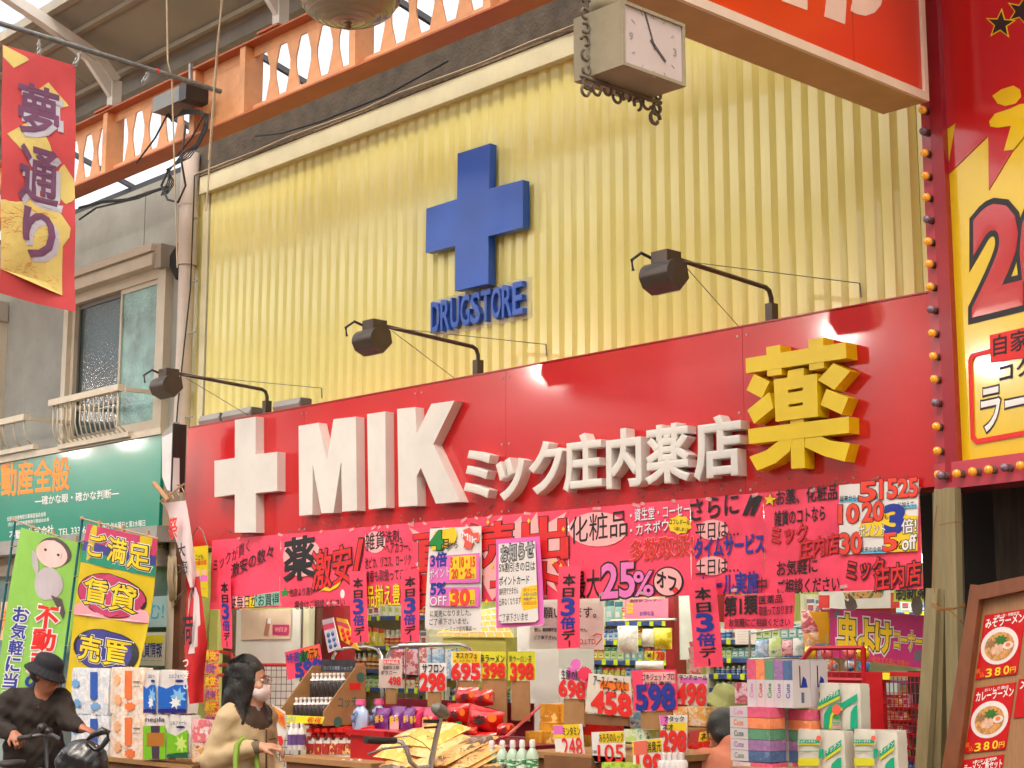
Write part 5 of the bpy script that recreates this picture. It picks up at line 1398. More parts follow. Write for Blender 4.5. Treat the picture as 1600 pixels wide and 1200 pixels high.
# yellow children notice hanging
y = -.35; F2 = FY(y)
a, s = sheet([(299, 855), (325, 852), (325, 934), (301, 928)], 'yellow notice with printed children hanging on a wire loop under the red sign', M('notice_yellow', srgb(232, 206, 30, .9), rough=.4), y)
T(F2, 'こども', 306, 871, 318, 870, 8, inkk, a, lift=.002); T(F2, '110番の家', 303, 880, 323, 878, 8, inkr, a, lift=.002)
for u, v in [(308, 895), (319, 894)]:
    flat(F2, ell(u, v, 4, 4, 12), palepk, a, 'printed_face', .001, .0015); flat(F2, [(u - 5, v + 5), (u + 5, v + 5), (u + 6, v + 14), (u - 6, v + 14)], inkc if u < 310 else lilac, a, 'printed_body', .001, .0015)
T(F2, '―――――', 304, 921, 323, 919, 3, inkb, a, lift=.002)
m_ = MB(); m_.tube([P(298, 850, y), P(303, 832, y), P(310, 823, y), P(317, 830, y), P(324, 852, y)], .004, 5); m_.build('wire_loop', wire, a)

# ================================================================ INSIDE THE SHOP
def prop_box(u0, v0, u1, v1, y, depth, mat, label, cat, name, group=None, parent=None, root=None, bev=0.):
    """a real box whose street-side face stands on plane y over the photo rectangle"""
    um, vm = (u0 + u1) / 2, (v0 + v1) / 2
    x0, x1 = P(u0, vm, y).x, P(u1, vm, y).x; z1, z0 = P(um, v0, y).z, P(um, v1, y).z
    mb = MB(); mb.box(x0, x1, y, y + depth, z0, z1)
    o = mb.build(name, mat, parent)
    if parent is None: setp(o, label, cat, group)
    return o, (x0, x1, z0, z1)
def pm3(n, a, b, c):
    return [M('pack_%s_%d' % (n, k), srgb(*q, .92), rough=.4, coat=.25, var=.04) for k, q in enumerate((a, b, c))]
PK = {
 'blue and white': pm3('blue', (232, 236, 240), (40, 90, 190), (120, 180, 230)), 'green and white': pm3('green', (228, 236, 222), (40, 150, 80), (190, 220, 110)),
 'yellow': pm3('yellow', (238, 220, 70), (215, 70, 40), (245, 240, 205)), 'pink and white': pm3('pink', (240, 214, 222), (214, 90, 140), (190, 60, 70)),
 'red and cream': pm3('red', (236, 222, 200), (196, 50, 44), (226, 160, 60)), 'teal': pm3('teal', (170, 215, 215), (20, 120, 135), (236, 240, 240)),
 'orange': pm3('orange', (236, 180, 100), (150, 70, 40), (248, 236, 205)), 'white': pm3('white', (238, 236, 232), (110, 130, 170), (200, 70, 70))}
PM = {k: print_mat('soft_' + k.replace(' ', '_'), [tuple(v[0].node_tree.nodes['Principled BSDF'].inputs['Base Color'].default_value)[:3], tuple(v[2].node_tree.nodes['Principled BSDF'].inputs['Base Color'].default_value)[:3], tuple(v[0].node_tree.nodes['Principled BSDF'].inputs['Base Color'].default_value)[:3], tuple(v[1].node_tree.nodes['Principled BSDF'].inputs['Base Color'].default_value)[:3]], 16, stretch=(1, 1, 1.6), stripes=True) for k, v in PK.items()}
KEYS = list(PM)
ITEM = {}
def item(kind, key):
    """first of its kind built at the origin; later ones are copies"""
    if (kind, key) in ITEM: return ITEM[kind, key], False
    m_ = MB()
    if kind == 'carton':
        m_.box(-.028, .028, 0, .04, 0, .085, 0); m_.box(-.0275, .0275, -.0008, 0, .060, .082, 1); m_.box(-.020, .020, -.0012, 0, .022, .050, 2); m_.box(-.016, .012, -.0018, -.0013, .030, .036, 1); m_.box(-.02, .006, -.0018, -.0009, .068, .075, 2); m_.box(-.024, .024, -.0008, 0, .006, .012, 1)
        mats = PK[key]
    elif kind == 'bottle':
        m_.lathe([(.018, 0), (.022, .005), (.022, .06), (.012, .07), (.012, .075), (.014, .0751), (.014, .092), (.008, .095)], (0, .02, 0), 10, ms=[0, 0, 0, 0, 3, 3, 3])
        m_.lathe([(.0224, .015), (.0224, .048)], (0, .02, 0), 10, 1); m_.lathe([(.0227, .024), (.0227, .036)], (0, .02, 0), 10, 2)
        mats = PK[key] + [MATS['white_enamel']]
    elif kind == 'pouch':
        vv = []; n_ = 5
        for j in range(n_):
            for i in range(n_):
                a, b = i / (n_ - 1), j / (n_ - 1); w_ = sin(pi * a) * sin(pi * b) ** .7
                vv.append((-.032 + .064 * a, .02 - .02 * w_, .11 * b))
        for j in range(n_):
            for i in range(n_):
                a, b = i / (n_ - 1), j / (n_ - 1); w_ = sin(pi * a) * sin(pi * b) ** .7
                vv.append((-.032 + .064 * a, .0201 + .018 * w_, .11 * b))
        q = n_ * n_
        ff = [(j * n_ + i, j * n_ + i + 1, (j + 1) * n_ + i + 1, (j + 1) * n_ + i) for j in range(n_ - 1) for i in range(n_ - 1)]
        m_.add(vv, ff + [tuple(q + k for k in f[::-1]) for f in ff]); mats = PK[key]
        m_.mi = [(1 if (i // 4) == 3 else 2 if (i // 4) == 1 and i % 4 in (1, 2) else 0) for i in range(16)] * 2
    name = {'carton': 'product_carton', 'bottle': 'product_bottle', 'pouch': 'product_pouch'}[kind]
    o = m_.build(name, mats, None, smooth=(kind != 'carton') and 'auto', base=False)
    ITEM[kind, key] = o
    return o, True
def place(kind, key, loc, label, group, sc=(1, 1, 1), rz=0.):
    o, first = item(kind, key)
    if not first:
        o = o.copy(); COL.objects.link(o)
    o.location = loc; o.scale = sc; o.rotation_euler = (0, 0, rz)
    setp(o, label, {'carton': 'box', 'bottle': 'bottle', 'pouch': 'pouch'}[kind], group)
ORD = ['top', 'second', 'third', 'fourth', 'fifth']
railb = M('blue_price_rail', srgb(60, 90, 170, .9), rough=.4, var=.15, vs_=40)
shelfm = M('cream_shelf_metal', srgb(226, 220, 190, .9), rough=.4)
def shelf_unit(u0, u1, levels, y, uname, pal, kinds, top=None, hh=None):
    x0, x1 = P(u0, 1000, y).x, P(u1, 1000, y).x
    zs = [P((u0 + u1) / 2, v, y).z for v in levels]
    ztop = top or zs[0] + .3
    t = thing('shelf_unit', uname + ' inside the shop, stacked with small goods', 'shelf', ((x0 + x1) / 2, y + .2, 0))
    m_ = MB(); m_.box(x0, x1, y + .20, y + .215, .05, ztop); m_.build('back_panel', shelfm, t)
    for x in (x0, x1):
        m_ = MB(); m_.box(x - .015, x + .015, y + .0, y + .2, .0, ztop); m_.build('upright', shelfm, t)
    allz = zs + [zs[-1] - .2 * k for k in range(1, 5) if zs[-1] - .2 * k > .1]
    for z in allz:
        m_ = MB(); m_.box(x0 + .016, x1 - .016, y, y + .199, z - .012, z); b = m_.build('shelf_board', shelfm, t)
        m_ = MB(); m_.box(x0 + .016, x1 - .016, y - .008, y - .001, z - .026, z + .002); m_.build('price_rail', railb, b)
    for r, z in enumerate(zs):
        zz = zs[r - 1] - .03 if r else min(ztop, z + .22)
        gap = zz - z
        x = x0 + .05; cnt = -1
        while x < x1 - .05:
            cnt += 1
            key = pal[(int((x - x0) / .19) + r * 2) % len(pal)]; kd = kinds[(int((x - x0) / .38) + r) % len(kinds)]
            s_ = min(1.35, (gap - .012) / {'carton': .085, 'bottle': .095, 'pouch': .11}[kd]) * random.uniform(.85, .99)
            wd = {'carton': .06, 'bottle': .05, 'pouch': .066}[kd] * max(.8, s_ * .9)
            place(kd, key, (x, y + .03, z), '%s %s, %s from left, %s shelf, %s' % (key, {'carton': 'carton', 'bottle': 'bottle', 'pouch': 'pouch'}[kd], nth(cnt), ORD[min(r, 4)], uname), 'goods on the %s' % uname, (max(.8, s_ * .9),) * 2 + (s_,))
            x += wd + .004
    # price tags
    tg = MB()
    for z in zs:
        x = x0 + .06
        while x < x1 - .08:
            if random.random() < .6: tg.box(x, x + .035, y - .0125, y - .0085, z - .03, z + .008)
            x += .11
    o = tg.build('price_tags', M('lime_price_tag', srgb(220, 236, 40), rough=.5), t); setp(o, kind='stuff')
shelf_unit(540, 668, [963, 1010, 1046, 1075], .9, 'left wall shelving', ['orange', 'white', 'green and white', 'yellow', 'red and cream'], ['carton', 'pouch', 'bottle'], top=1.98)
shelf_unit(845, 1062, [972, 1001, 1032, 1060, 1088], 1.5, 'middle aisle shelving', ['blue and white', 'yellow', 'green and white', 'teal', 'yellow'], ['carton', 'pouch', 'carton'], top=1.95)
shelf_unit(1105, 1262, [1000, 1029, 1055, 1077], 1.7, 'right aisle shelving', ['blue and white', 'white', 'green and white', 'teal', 'blue and white'], ['bottle', 'carton', 'bottle'], top=1.75)
shelf_unit(655, 800, [1032, 1062, 1090], 1.1, 'centre shelving', ['green and white', 'white', 'teal', 'green and white'], ['bottle', 'carton'], top=1.72)
shelf_unit(1255, 1470, [958, 985, 1015], 2.6, 'far right shelving', ['white', 'blue and white', 'yellow', 'teal'], ['carton', 'pouch'], top=1.95)
# red columns and wall pieces
mpole = M('red_column', srgb(170, 30, 40, .9), rough=.4, var=.05)
for i, (u0, u1, yy, lab) in enumerate([(1040, 1054, .55, 'red steel column behind the hanging snack bags'), (498, 537, .35, 'wide red panel behind the hanging blister cards'), (1108, 1121, 2.2, 'narrow red column right of the longest pink strip'), ]):
    a, b = P(u0, 1000, yy), P(u1, 1000, yy)
    mb = MB(); mb.box(a.x, b.x, yy, yy + .1, 0, 2.6); setp(mb.build('red_column', mpole), lab, 'column')
a, b = P(842, 1050, .25), P(922, 1050, .25)
mb = MB(); mb.box(P(808, 1050, .25).x, P(873, 1050, .25).x, .25, .55, 0, 2.6)
setp(mb.build('white_pillar', M('white_pillar_paint', srgb(226, 222, 220, .95), rough=.5, var=.02)), 'square white pillar below the white company notice', 'pillar')
mb = MB(); mb.tube([(P(905, 1050, .6).x, .6, 0), (P(905, 1050, .6).x, .6, 2.6)], .09, 24); setp(mb.build('round_column', M('cream_pillar_paint', srgb(224, 220, 200, .95), rough=.5), smooth='auto'), 'round cream column right of the square white pillar', 'pillar')
cc = P(1089, 985, .45); mb = MB(); mb.tube([(cc.x, .45, 1.52), (cc.x, .45, 2.6)], .10, 20); setp(mb.build('rolled_plastic_screen', M('milky_plastic', (.7, .72, .68), rough=.2, coat=.6, var=.1), smooth='auto'), 'milky rolled plastic screen hanging left of the longest strip', 'screen')
# left side: door leaf with cosmetics poster, net rack
def simple(u0, v0, u1, v1, y, mat, label, cat, name, dep=.02, group=None): return prop_box(u0, v0, u1, v1, y, dep, mat, label, cat, name, group)[0]
# white panel door
dd, ex_ = prop_box(366, 952, 466, 1230, .15, .06, M('white_door_panel', srgb(232, 232, 226, .95), rough=.35, var=.02), 'white panel door leaf with a cosmetics poster behind the woman', 'door', 'panel_door')
a, s = sheet([(377, 952), (455, 952), (454, 998), (377, 1000)], 'beige cosmetics poster with a lipstick tube and a pink label', M('skin_tone_poster', srgb(236, 214, 190, .95), rough=.3, var=.12, vs_=3), .14)
flat(FY(.139), [(417, 966), (424, 967), (419, 994), (412, 993)], M('lipstick_print', srgb(190, 130, 120), rough=.3), a, 'lipstick_print', .001, .002); flat(FY(.139), [(419, 966), (424, 967), (423, 975), (418, 974)], inkw, a, 'cap_print', .0022, .003)
flat(FY(.139), [(426, 976), (452, 976), (452, 990), (449, 993), (426, 992)], M('pink_label_print', srgb(206, 60, 120), rough=.4), a, 'label_print', .001, .002); T(FY(.139), 'WHITE UP', 430, 984, 449, 984, 7, palepk, a, lift=.003)
for u0, u1, m_, l_ in [(466, 471, M('dark_door_edge', srgb(110, 100, 80, .8), rough=.5), 'dark edge post of the white door'), (472, 481, shelfm, 'cream perforated upright beside the door'), (325, 338, wallc, 'pale yellow door post at the left end of the shop')]:
    simple(u0, 880, u1, 1230, .16, m_, l_, 'post', 'door_post', .05)
simple(481, 880, 498, 1230, .22, M('brown_panel', srgb(110, 66, 50, .8), rough=.5), 'brown panel strip beside the cream upright', 'panel', 'wall_panel')
simple(338, 950, 366, 1230, .3, M('grey_wall_panel', srgb(150, 140, 130, .8), rough=.5), 'grey wall strip between the door post and the white door', 'panel', 'wall_panel')
# wire net rack
YN = -.05
t = thing('wire_net_rack', 'red framed wire net panel standing behind the woman', 'rack', P(420, 1200, YN))
m_ = MB(); fr = FY(YN)
for p, q in [((341, 1039), (455, 1039)), ((341, 1055), (366, 1055)), ((344, 1018), (362, 1022)), ((362, 1022), (366, 1075))]:
    m_.tube([P(*p, YN), P(*q, YN)], .012, 8)
m_.build('red_frame', redrack, t, smooth='auto')
m_ = MB()
for u in range(368, 458, 8): m_.tube([P(u, 1040, YN), P(u, 1040, YN) + Vector((0, 0, -.75))], .0025, 4)
for v in range(1047, 1200, 11): m_.tube([P(364, v, YN), P(458, v, YN)], .0025, 4)
setp(m_.build('wire_grid', M('dark_red_wire', srgb(120, 60, 60, .7), rough=.5), t), kind='stuff')
# hanging sachet strip left of woman
y = -.35; t = thing('sachet_strip', 'vertical strip of red and orange sachets hanging left of the woman', 'sachets', P(333, 1135, y))
for k in range(6):
    s = Surf(FY(y), [(320, 1015 + 20 * k), (342, 1016 + 20 * k), (341, 1034 + 20 * k), (319, 1033 + 20 * k)], lambda a, q: .012 * sin(pi * a))
    slab(s, print_mat('sachet_print', [srgb(200, 60, 60), srgb(236, 150, 60), srgb(150, 60, 110), srgb(230, 90, 70)], 30), t, 'sachet', th=.004, nx=4, ny=2); letter(s, '激安', (.15, .15, .85, .85), inky if k % 2 == 0 else inkp, t, lift=.004, wt=.02)

# ---- price cards on cardboard backs
def pcard(q, y, mat, items_, label, stand=None, wave=.0, group='hand written price cards'):
    if len(q) == 4 and not isinstance(q[0], tuple): q = prect(*q)
    fr = FY(y); s = Surf(fr, q, (lambda a, t_: wave * sin(a * 4)) if wave else None)
    t = thing('price_card', label, 'price card', s.at(.5, 1), group)
    slab(s, mat, t, 'card', th=.003, nx=6 if wave else 1)
    for ni, it in enumerate(items_):
        tx, b_, m_ = it[:3]; out = it[3] if len(it) > 3 else None; wt_ = it[4] if len(it) > 4 else .015
        if tx == '#':
            slab(Surf(fr, [tuple(np.array(q[0]) * (1 - a) * (1 - b) + np.array(q[1]) * a * (1 - b) + np.array(q[2]) * a * b + np.array(q[3]) * (1 - a) * b) for a, b in [(b_[0], b_[1]), (b_[2], b_[1]), (b_[2], b_[3]), (b_[0], b_[3])]], lambda a, t_: .001 + .0004 * ni + (wave * sin((b_[0] + (b_[2] - b_[0]) * a) * 4) if wave else 0)), m_, t, 'colour_patch', th=.0003, nx=4 if wave else 1); continue
        if out: letter(s, tx, b_, out, t, lift=.0045, bev=.045, name='letter_outline')
        letter(s, tx, b_, m_, t, lift=.0055, wt=wt_)
    if stand:
        prop_box(stand[0], stand[1], stand[2], stand[3], y + .006, .008, cardd if len(stand) > 4 else card, None, None, 'cardboard_back', parent=t)
    return t
R5, K5, B5 = inkr, inkk, inkb
pcard([(445, 1019), (499, 1006), (506, 1052), (449, 1062)], -.55, pinkp, [('#', (.5, .05, .95, .42), inko), ('#', (.38, .15, .62, .5), inkg), ('特選', (.05, .08, .42, .42), B5), ('湯の元ス', (.45, .08, .97, .5), K5), ('599', (.27, .5, .98, .98), B5, None, .05)], 'pink price card with blue 599 and green and orange patches')
pcard((592, 1029, 628, 1075), -.35, M('pale_beige_card', srgb(222, 200, 190, .9), rough=.5), [('#', (.2, .05, .9, .2), inkr), ('大特価品', (.22, .07, .88, .19), inkw), ('柔軟仕上剤', (.2, .24, .9, .36), K5), ('ダウニー', (.1, .4, .8, .55), K5), ('498', (.45, .62, .97, .9), R5, None, .03)], 'faded beige price card with a small red 498', (603, 1076, 618, 1100))
pcard((656, 1036, 697, 1080), -.3, whitep, [('サフロン', (.12, .04, .95, .34), K5, None, .03), ('298', (.04, .38, .97, .97), R5, None, .05)], 'white price card with red 298 beside the chrome rail', (668, 1081, 688, 1106))
pcard((705, 1018, 751, 1063), -.25, whitep, [('#', (.05, .02, 1, .4), inky), ('ネスカフェ', (.18, .04, .9, .24), K5, None, .02), ('ゴールドブレンド', (.1, .28, .9, .36), K5), ('695', (.04, .42, .98, .96), R5, None, .05)], 'price card with red 695 and a yellow coffee name band above the red noodle packs', (716, 1064, 746, 1078))
pcard((750, 1018, 790, 1060), -.24, M('lime_card', srgb(226, 226, 50, .95), rough=.5), [('辛ラーメン', (.02, .1, .98, .42), K5, None, .02), ('398', (.15, .44, .98, .97), R5, None, .05)], 'lime price card with red 398 and a thick black noodle name', (753, 1061, 791, 1130))
pcard((794, 1018, 836, 1063), -.23, MATS['lime_card'], [('黒ウーロン茶', (.05, .14, .9, .38), K5, None, .0), ('398', (.12, .42, .95, .97), R5, None, .05)], 'lime price card with red 398 beside the white pillar', (799, 1064, 827, 1126))
pcard([(874, 1045), (916, 1050), (915, 1093), (874, 1088)], -.55, whitep, [('#', (.3, -.1, .65, .35), lilac), ('生酵の館', (.1, .0, .8, .35), K5), ('698', (.02, .38, .98, .98), R5, None, .05)], 'white price card with red 698 and pink burst stickers', (881, 1092, 913, 1135))
for k, (u, v, r_, m_) in enumerate([(900, 1038, 8, lilac), (914, 1053, 11, M('burst_red', srgb(230, 50, 90), rough=.5)), (925, 1068, 11, M('burst_red', None))]):
    o = flat(FY(-.58), ell(u, v, r_, r_, 30, .09), m_, None, 'burst_sticker', .0, .002); setp(o, ['small pink burst sticker above the 698 card', 'red burst sticker between the 698 and 458 cards, upper one', 'red burst sticker between the 698 and 458 cards, lower one'][k], 'sticker', 'burst stickers')
pcard([(920, 1052), (985, 1058), (988, 1121), (914, 1112)], -.6, M('cream_card', srgb(226, 216, 200, .95), rough=.5), [('#', (.3, .15, .95, .36), inko), ('アースノーマット', (.15, .04, .9, .3), K5), ('ワイド', (.4, .3, .9, .48), K5), ('458', (.16, .44, .98, .98), R5, None, .05)], 'largest white price card with red 458 leaning left', (913, 1117, 982, 1133, 1), wave=.004)
pcard([(987, 1048), (1056, 1046), (1059, 1110), (990, 1111)], -.62, pinkp, [('#', (.25, .05, .97, .34), palepk), ('ゴキジェットプロ', (.25, .08, .97, .26), K5), ('秒殺! 最強!', (.3, .28, .9, .36), K5), ('598', (.1, .38, .95, .97), B5, None, .05)], 'square pink price card with big dark blue 598', (1001, 1112, 1050, 1140))
pcard([(1058, 1053), (1107, 1054), (1104, 1104), (1057, 1100)], -.6, M('cream_card', None), [('#', (.1, .12, .98, .3), lilac), ('キンチョール', (.1, .02, .98, .18), K5, None, .03), ('498', (.03, .32, .97, .97), R5, None, .05)], 'white price card with red 498 and a pink band next to the green hat')
pcard([(864, 1133), (909, 1131), (914, 1182), (869, 1182)], -.85, whitep, [('#', (.0, .0, .9, .42), inky), ('#', (.0, .02, .35, .3), lilac), ('ミンタミン', (.35, .08, .95, .34), K5, None, .02), ('248', (.28, .42, .96, .97), R5, None, .01), ('8', (.12, .85, .2, .95), K5)], 'price card with thin red 248 in front of the ochre cartons')
pcard([(924, 1144), (976, 1142), (977, 1192), (926, 1191)], -.9, whitep, [('#', (.25, .02, .98, .36), inky), ('おろろのルック', (.25, .06, .98, .34), K5, None, .01), ('105', (.2, .42, .97, .97), R5, None, .01), ('740', (.02, .6, .16, .7), K5)], 'price card with thin red 105 under the red candy strip')
pcard([(988, 1158), (1035, 1153), (1037, 1212), (990, 1214)], -.95, whitep, [('#', (.0, .02, .98, .36), inky), ('#', (.05, .02, .5, .4), M('coral_patch', srgb(230, 110, 90), rough=.5)), ('消臭元', (.5, .06, .97, .36), K5, None, .01), ('198', (.15, .42, .97, .98), R5, None, .04)], 'price card with a coral corner patch cut off by the bottom edge')
pcard([(1030, 1118), (1074, 1117), (1073, 1176), (1036, 1173)], -.8, whitep, [('#', (.2, .2, .98, .42), inky), ('#', (.02, .0, .3, .28), lilac), ('アタック', (.2, .03, .9, .18), K5, None, .03), ('ネオ', (.12, .24, .5, .42), K5, None, .03), ('298', (.0, .45, .98, .98), R5, None, .06)], 'tall price card with fat red 298 above the white jars')
pcard([(1077, 1143), (1120, 1136), (1110, 1176), (1073, 1183)], -.2, M('faded_red_card', srgb(196, 70, 70, .9), rough=.5), [('#', (.4, .1, .95, .5), inky), ('ネオ', (.5, .15, .9, .45), K5, None, .03), ('298', (.05, .5, .95, .97), R5, M('cream_card', None), .05)], 'dim red and yellow price card beside the salmon shirt')
pcard([(445, 1117), (507, 1120), (503, 1131), (444, 1129)], -1.0, yellp, [('ラックス', (.05, .1, .3, .9), inkc), ('490 498', (.62, .1, .95, .9), R5, None, .02)], 'long yellow price strip under the rack of white capped bottles')
pcard([(1010, 1017), (1040, 1018), (1039, 1032), (1009, 1030)], .3, MATS['lime_card'], [('178', (.4, .1, .98, .95), R5, None, .05), ('¥', (.08, .2, .3, .8), K5)], 'small lime price card with red 178 under the yellow snack bag')
# long yellow green banner at right
a, s = sheet([(1398, 903), (1462, 900), (1465, 942), (1396, 940)], 'lime banner with black writing seen right of the pink posters', M('lime_banner', srgb(206, 240, 30), rough=.5), .5)
T(FY(.499), '制新薬', 1400, 926, 1450, 922, 24, K5, a, wt=.03, lift=.002)
a, s = sheet([(1278, 920), (1412, 914), (1404, 950), (1285, 952)], 'white and red hanging board with a food photo strip inside the shop', M('white_board_gloss', (.8, .8, .78), rough=.3), .8)
for p, m_ in [([(1280, 930), (1296, 930), (1296, 950), (1280, 950)], inkr), ([(1392, 926), (1406, 926), (1406, 950), (1392, 950)], inkr), ([(1318, 926), (1382, 922), (1376, 934), (1322, 936)], print_mat('food_print', [srgb(60, 90, 40), srgb(200, 150, 60), srgb(90, 50, 30), srgb(160, 60, 40)], 20))]: flat(FY(.799), p, m_, a, 'printed_shape', .001, .003)
simple(1282, 948, 1392, 965, .9, redrack, 'red rail under the white hanging board', 'rail', 'shelf_rail', .05)
# pink insect repellent sign
FI = Frame(P(1370, 1000, -.1), Vector((cos(radians(12)), sin(radians(12)), 0)))
a = thing('aisle_sign', 'big pink sign with yellow outlined characters about insect repellents', 'sign', P(1370, 1045, -.1))
s = Surf(FI, [(1297, 950), (1448, 962), (1455, 1046), (1297, 1026)]); slab(s, M('deep_pink_board', srgb(206, 60, 130, .95), rough=.3, coat=.2, var=.06), a, 'board', th=.01)
for tx, u0, v0, u1, v1, h, m_ in [('虫', 1310, 985, 1339, 988, 50, inky), ('よ', 1342, 991, 1366, 994, 46, inky), ('け', 1369, 995, 1393, 998, 44, inky), ('コーナー', 1398, 999, 1441, 1003, 26, inky)]:
    sf = Surf(FI, [(u0, v0 - h / 2), (u1, v1 - h / 2), (u1, v1 + h / 2), (u0, v0 + h / 2)])
    letter(sf, tx, (0, 0, 1, 1), inkw, a, lift=.002, bev=.13, name='letter_outline'); letter(sf, tx, (0, 0, 1, 1), K5, a, lift=.0032, bev=.08, name='letter_outline'); letter(sf, tx, (0, 0, 1, 1), m_, a, lift=.0046, wt=.05)
T(FI, '思い出をする前に対策を!', 1352, 1028, 1422, 1038, 10, inko, a, lift=.002)
flat(FI, ell(1434, 1025, 6, 10, 12, .2), M('insect_grey', srgb(110, 110, 120), rough=.5), a, 'printed_insect', .001, .002); flat(FI, ell(1308, 960, 5, 7, 12, .2), MATS['insect_grey'], a, 'printed_insect', .001, .002)
o = flat(FY(-.12), [(1330, 930), (1337, 938), (1340, 948), (1330, 960), (1322, 948), (1320, 936), (1326, 940)], M('card_hand_grey', srgb(130, 124, 116), rough=.6), None, 'hand_cutout', 0, .004); setp(o, 'grey hand shaped cutout clipped on top of the pink sign, left one', 'cutout')
o = flat(FY(-.1), [(1427, 935), (1436, 930), (1442, 945), (1441, 958), (1433, 964), (1426, 955), (1424, 945)], M('card_hand_grey', None), None, 'hand_cutout', 0, .004); setp(o, 'grey rounded cutout above the right end of the pink sign', 'cutout')
# yellow crescent backing and small hanging packets
o = flat(FY(.05), [(1265, 955), (1276, 956), (1296, 956), (1298, 1010), (1283, 1010), (1280, 980)], M('crescent_yellow', srgb(236, 190, 30, .95), rough=.4), None, 'yellow_display_board', 0, .01); setp(o, 'curved yellow display board left of the pink insect sign', 'display board')
simple(1445, 958, 1470, 1025, .2, M('olive_yellow', srgb(200, 190, 20, .85), rough=.4), 'yellow panel between the pink sign and the timbers', 'panel', 'wall_panel')
hang = [(1180, 1000, 1199, 1026, 'blue and white', 'blue carton hanging left of the green packet'), (1201, 996, 1221, 1026, 'green and white', 'green and yellow packet on the wire display'), (1222, 1000, 1238, 1024, 'pink and white', 'white and pink packet on the wire display'), (1239, 997, 1255, 1024, 'teal', 'pale blue packet on the wire display'), (1256, 988, 1284, 1012, 'red and cream', 'cream packet with red top beside the yellow board'),
        (1252, 953, 1280, 990, 'pink and white', 'mirror fronted display of pink goods above the packets')]
for u0, v0, u1, v1, key, lab in hang:
    s = Surf(FY(.25), prect(u0, v0, u1, v1), lambda a, q: .012 * sin(pi * a) * sin(pi * q)); o = slab(s, PM[key], None, 'hanging_packet', th=.004, nx=4, ny=4); setp(o, lab, 'packet')
t = thing('wire_display', 'white wire display frame holding hanging packets', 'rack', P(1220, 1030, .3))
m_ = MB(); m_.tube([P(1170, 990, .3), P(1275, 975, .3)], .006, 6); m_.tube([P(1276, 950, .3), P(1278, 1030, .3)], .006, 6); m_.tube([P(1170, 1030, .3), P(1290, 1028, .3)], .006, 6); m_.tube([P(1171, 985, .3), P(1171, 1060, .3)], .006, 6); m_.build('frame', steel, t)
a, s = sheet([(1148, 983), (1182, 983), (1181, 1007), (1149, 1007)], 'small white printed notice below the first class medicine sign', whitep, .4)
for k in range(5): T(FY(.399), '―――――――', 1152, 987 + 4 * k, 1178, 987 + 4 * k, 2, inkr if k > 1 else K5, a, lift=.002)
a, s = sheet([(976, 936), (1044, 935), (1044, 966), (976, 967)], 'small pink notice with yellow labels above the hanging bags', M('soft_pink_paper', srgb(240, 130, 160, .95), rough=.5), .4)
for k in range(3): T(FY(.399), '価格', 979, 944 + 6 * k, 990, 944 + 6 * k, 5, inky, a, lift=.002, wt=.03)
T(FY(.399), '血圧計コーナー', 984, 939, 1034, 938, 5, K5, a, lift=.002); T(FY(.399), 'お得な品', 1000, 959, 1022, 958, 7, inkb, a, lift=.002)
# hanging bags above the cards
bagp = [(965, 978, 996, 1020, 'white', 'white patterned box bag hanging left of the silver bag'), (1004, 983, 1021, 1011, 'blue and white', 'silver and blue snack bag hanging in the middle'), (1022, 981, 1049, 1014, 'yellow', 'bright yellow snack bag hanging by the red column'), (993, 1033, 1036, 1047, 'white', 'white printed bag just above the 598 card')]
for u0, v0, u1, v1, key, lab in bagp:
    s = Surf(FY(.1), prect(u0, v0, u1, v1), lambda a, q: .03 * (sin(pi * a) * sin(pi * q)) ** .6); o = slab(s, print_mat('bag_' + key.split()[0], [srgb(236, 230, 90), srgb(220, 200, 20), srgb(250, 250, 230)] if key == 'yellow' else [srgb(235, 235, 225), srgb(245, 245, 240), srgb(90, 100, 120) if 'blue' in key else srgb(150, 140, 90)], 16, film=.4, rough=.2), None, 'hanging_bag', th=.006, nx=8, ny=8); setp(o, lab, 'bag')
m_ = MB(); m_.tube([P(955, 970, .1), P(1056, 968, .1)], .008, 6); setp(m_.build('hanging_rod', steel), 'thin metal rod carrying the hanging snack bags', 'rod')
m_ = MB()
for k in range(7): 
    q = P(1086 - 1.5 * (k % 2), 1008 + 9 * k, .0); m_.hexa([(q.x - .03, -.0, q.z - .02), (q.x + .03, -.0, q.z - .02), (q.x + .03, .03, q.z - .02), (q.x - .03, .03, q.z - .02), (q.x - .025, -.02, q.z + .018), (q.x + .025, -.02, q.z + .018), (q.x + .025, .01, q.z + .018), (q.x - .025, .01, q.z + .018)])
setp(m_.build('sachet_chain', print_mat('chain_print', [srgb(230, 190, 190), srgb(220, 120, 130), srgb(240, 220, 210)], 20)), 'hanging chain of small pink sachets left of the longest strip', 'sachets')
# brick roof display (yellow brick print canopy)
t = thing('brick_print_canopy', 'yellow brick print cardboard canopy over a display behind the April notice', 'display', P(745, 1012, .35))
s = Surf(FY(.35), [(700, 962), (775, 950), (802, 996), (682, 994)]); o = slab(s, M('brick_yellow', srgb(242, 205, 100, .98), rough=.5), t, 'canopy', th=.01)
m_ = MB()
for r in range(5):
    q0 = s.at(0, r / 5, .001); q1 = s.at(1, r / 5, .001); m_.bar(q0, q1, .007, .004, up=(0, 1, 0))
    for k in range(9):
        a_ = (k + .5 * (r % 2)) / 9
        if a_ < 1: m_.bar(s.at(a_, r / 5, .001), s.at(a_, (r + 1) / 5, .001), .006, .004, up=(0, 1, 0))
m_.build('brick_joints', inkw, t)
prop_box(692, 996, 790, 1075, .37, .3, M('olive_box', srgb(190, 180, 80, .8), rough=.6), None, None, 'display_body', parent=t)
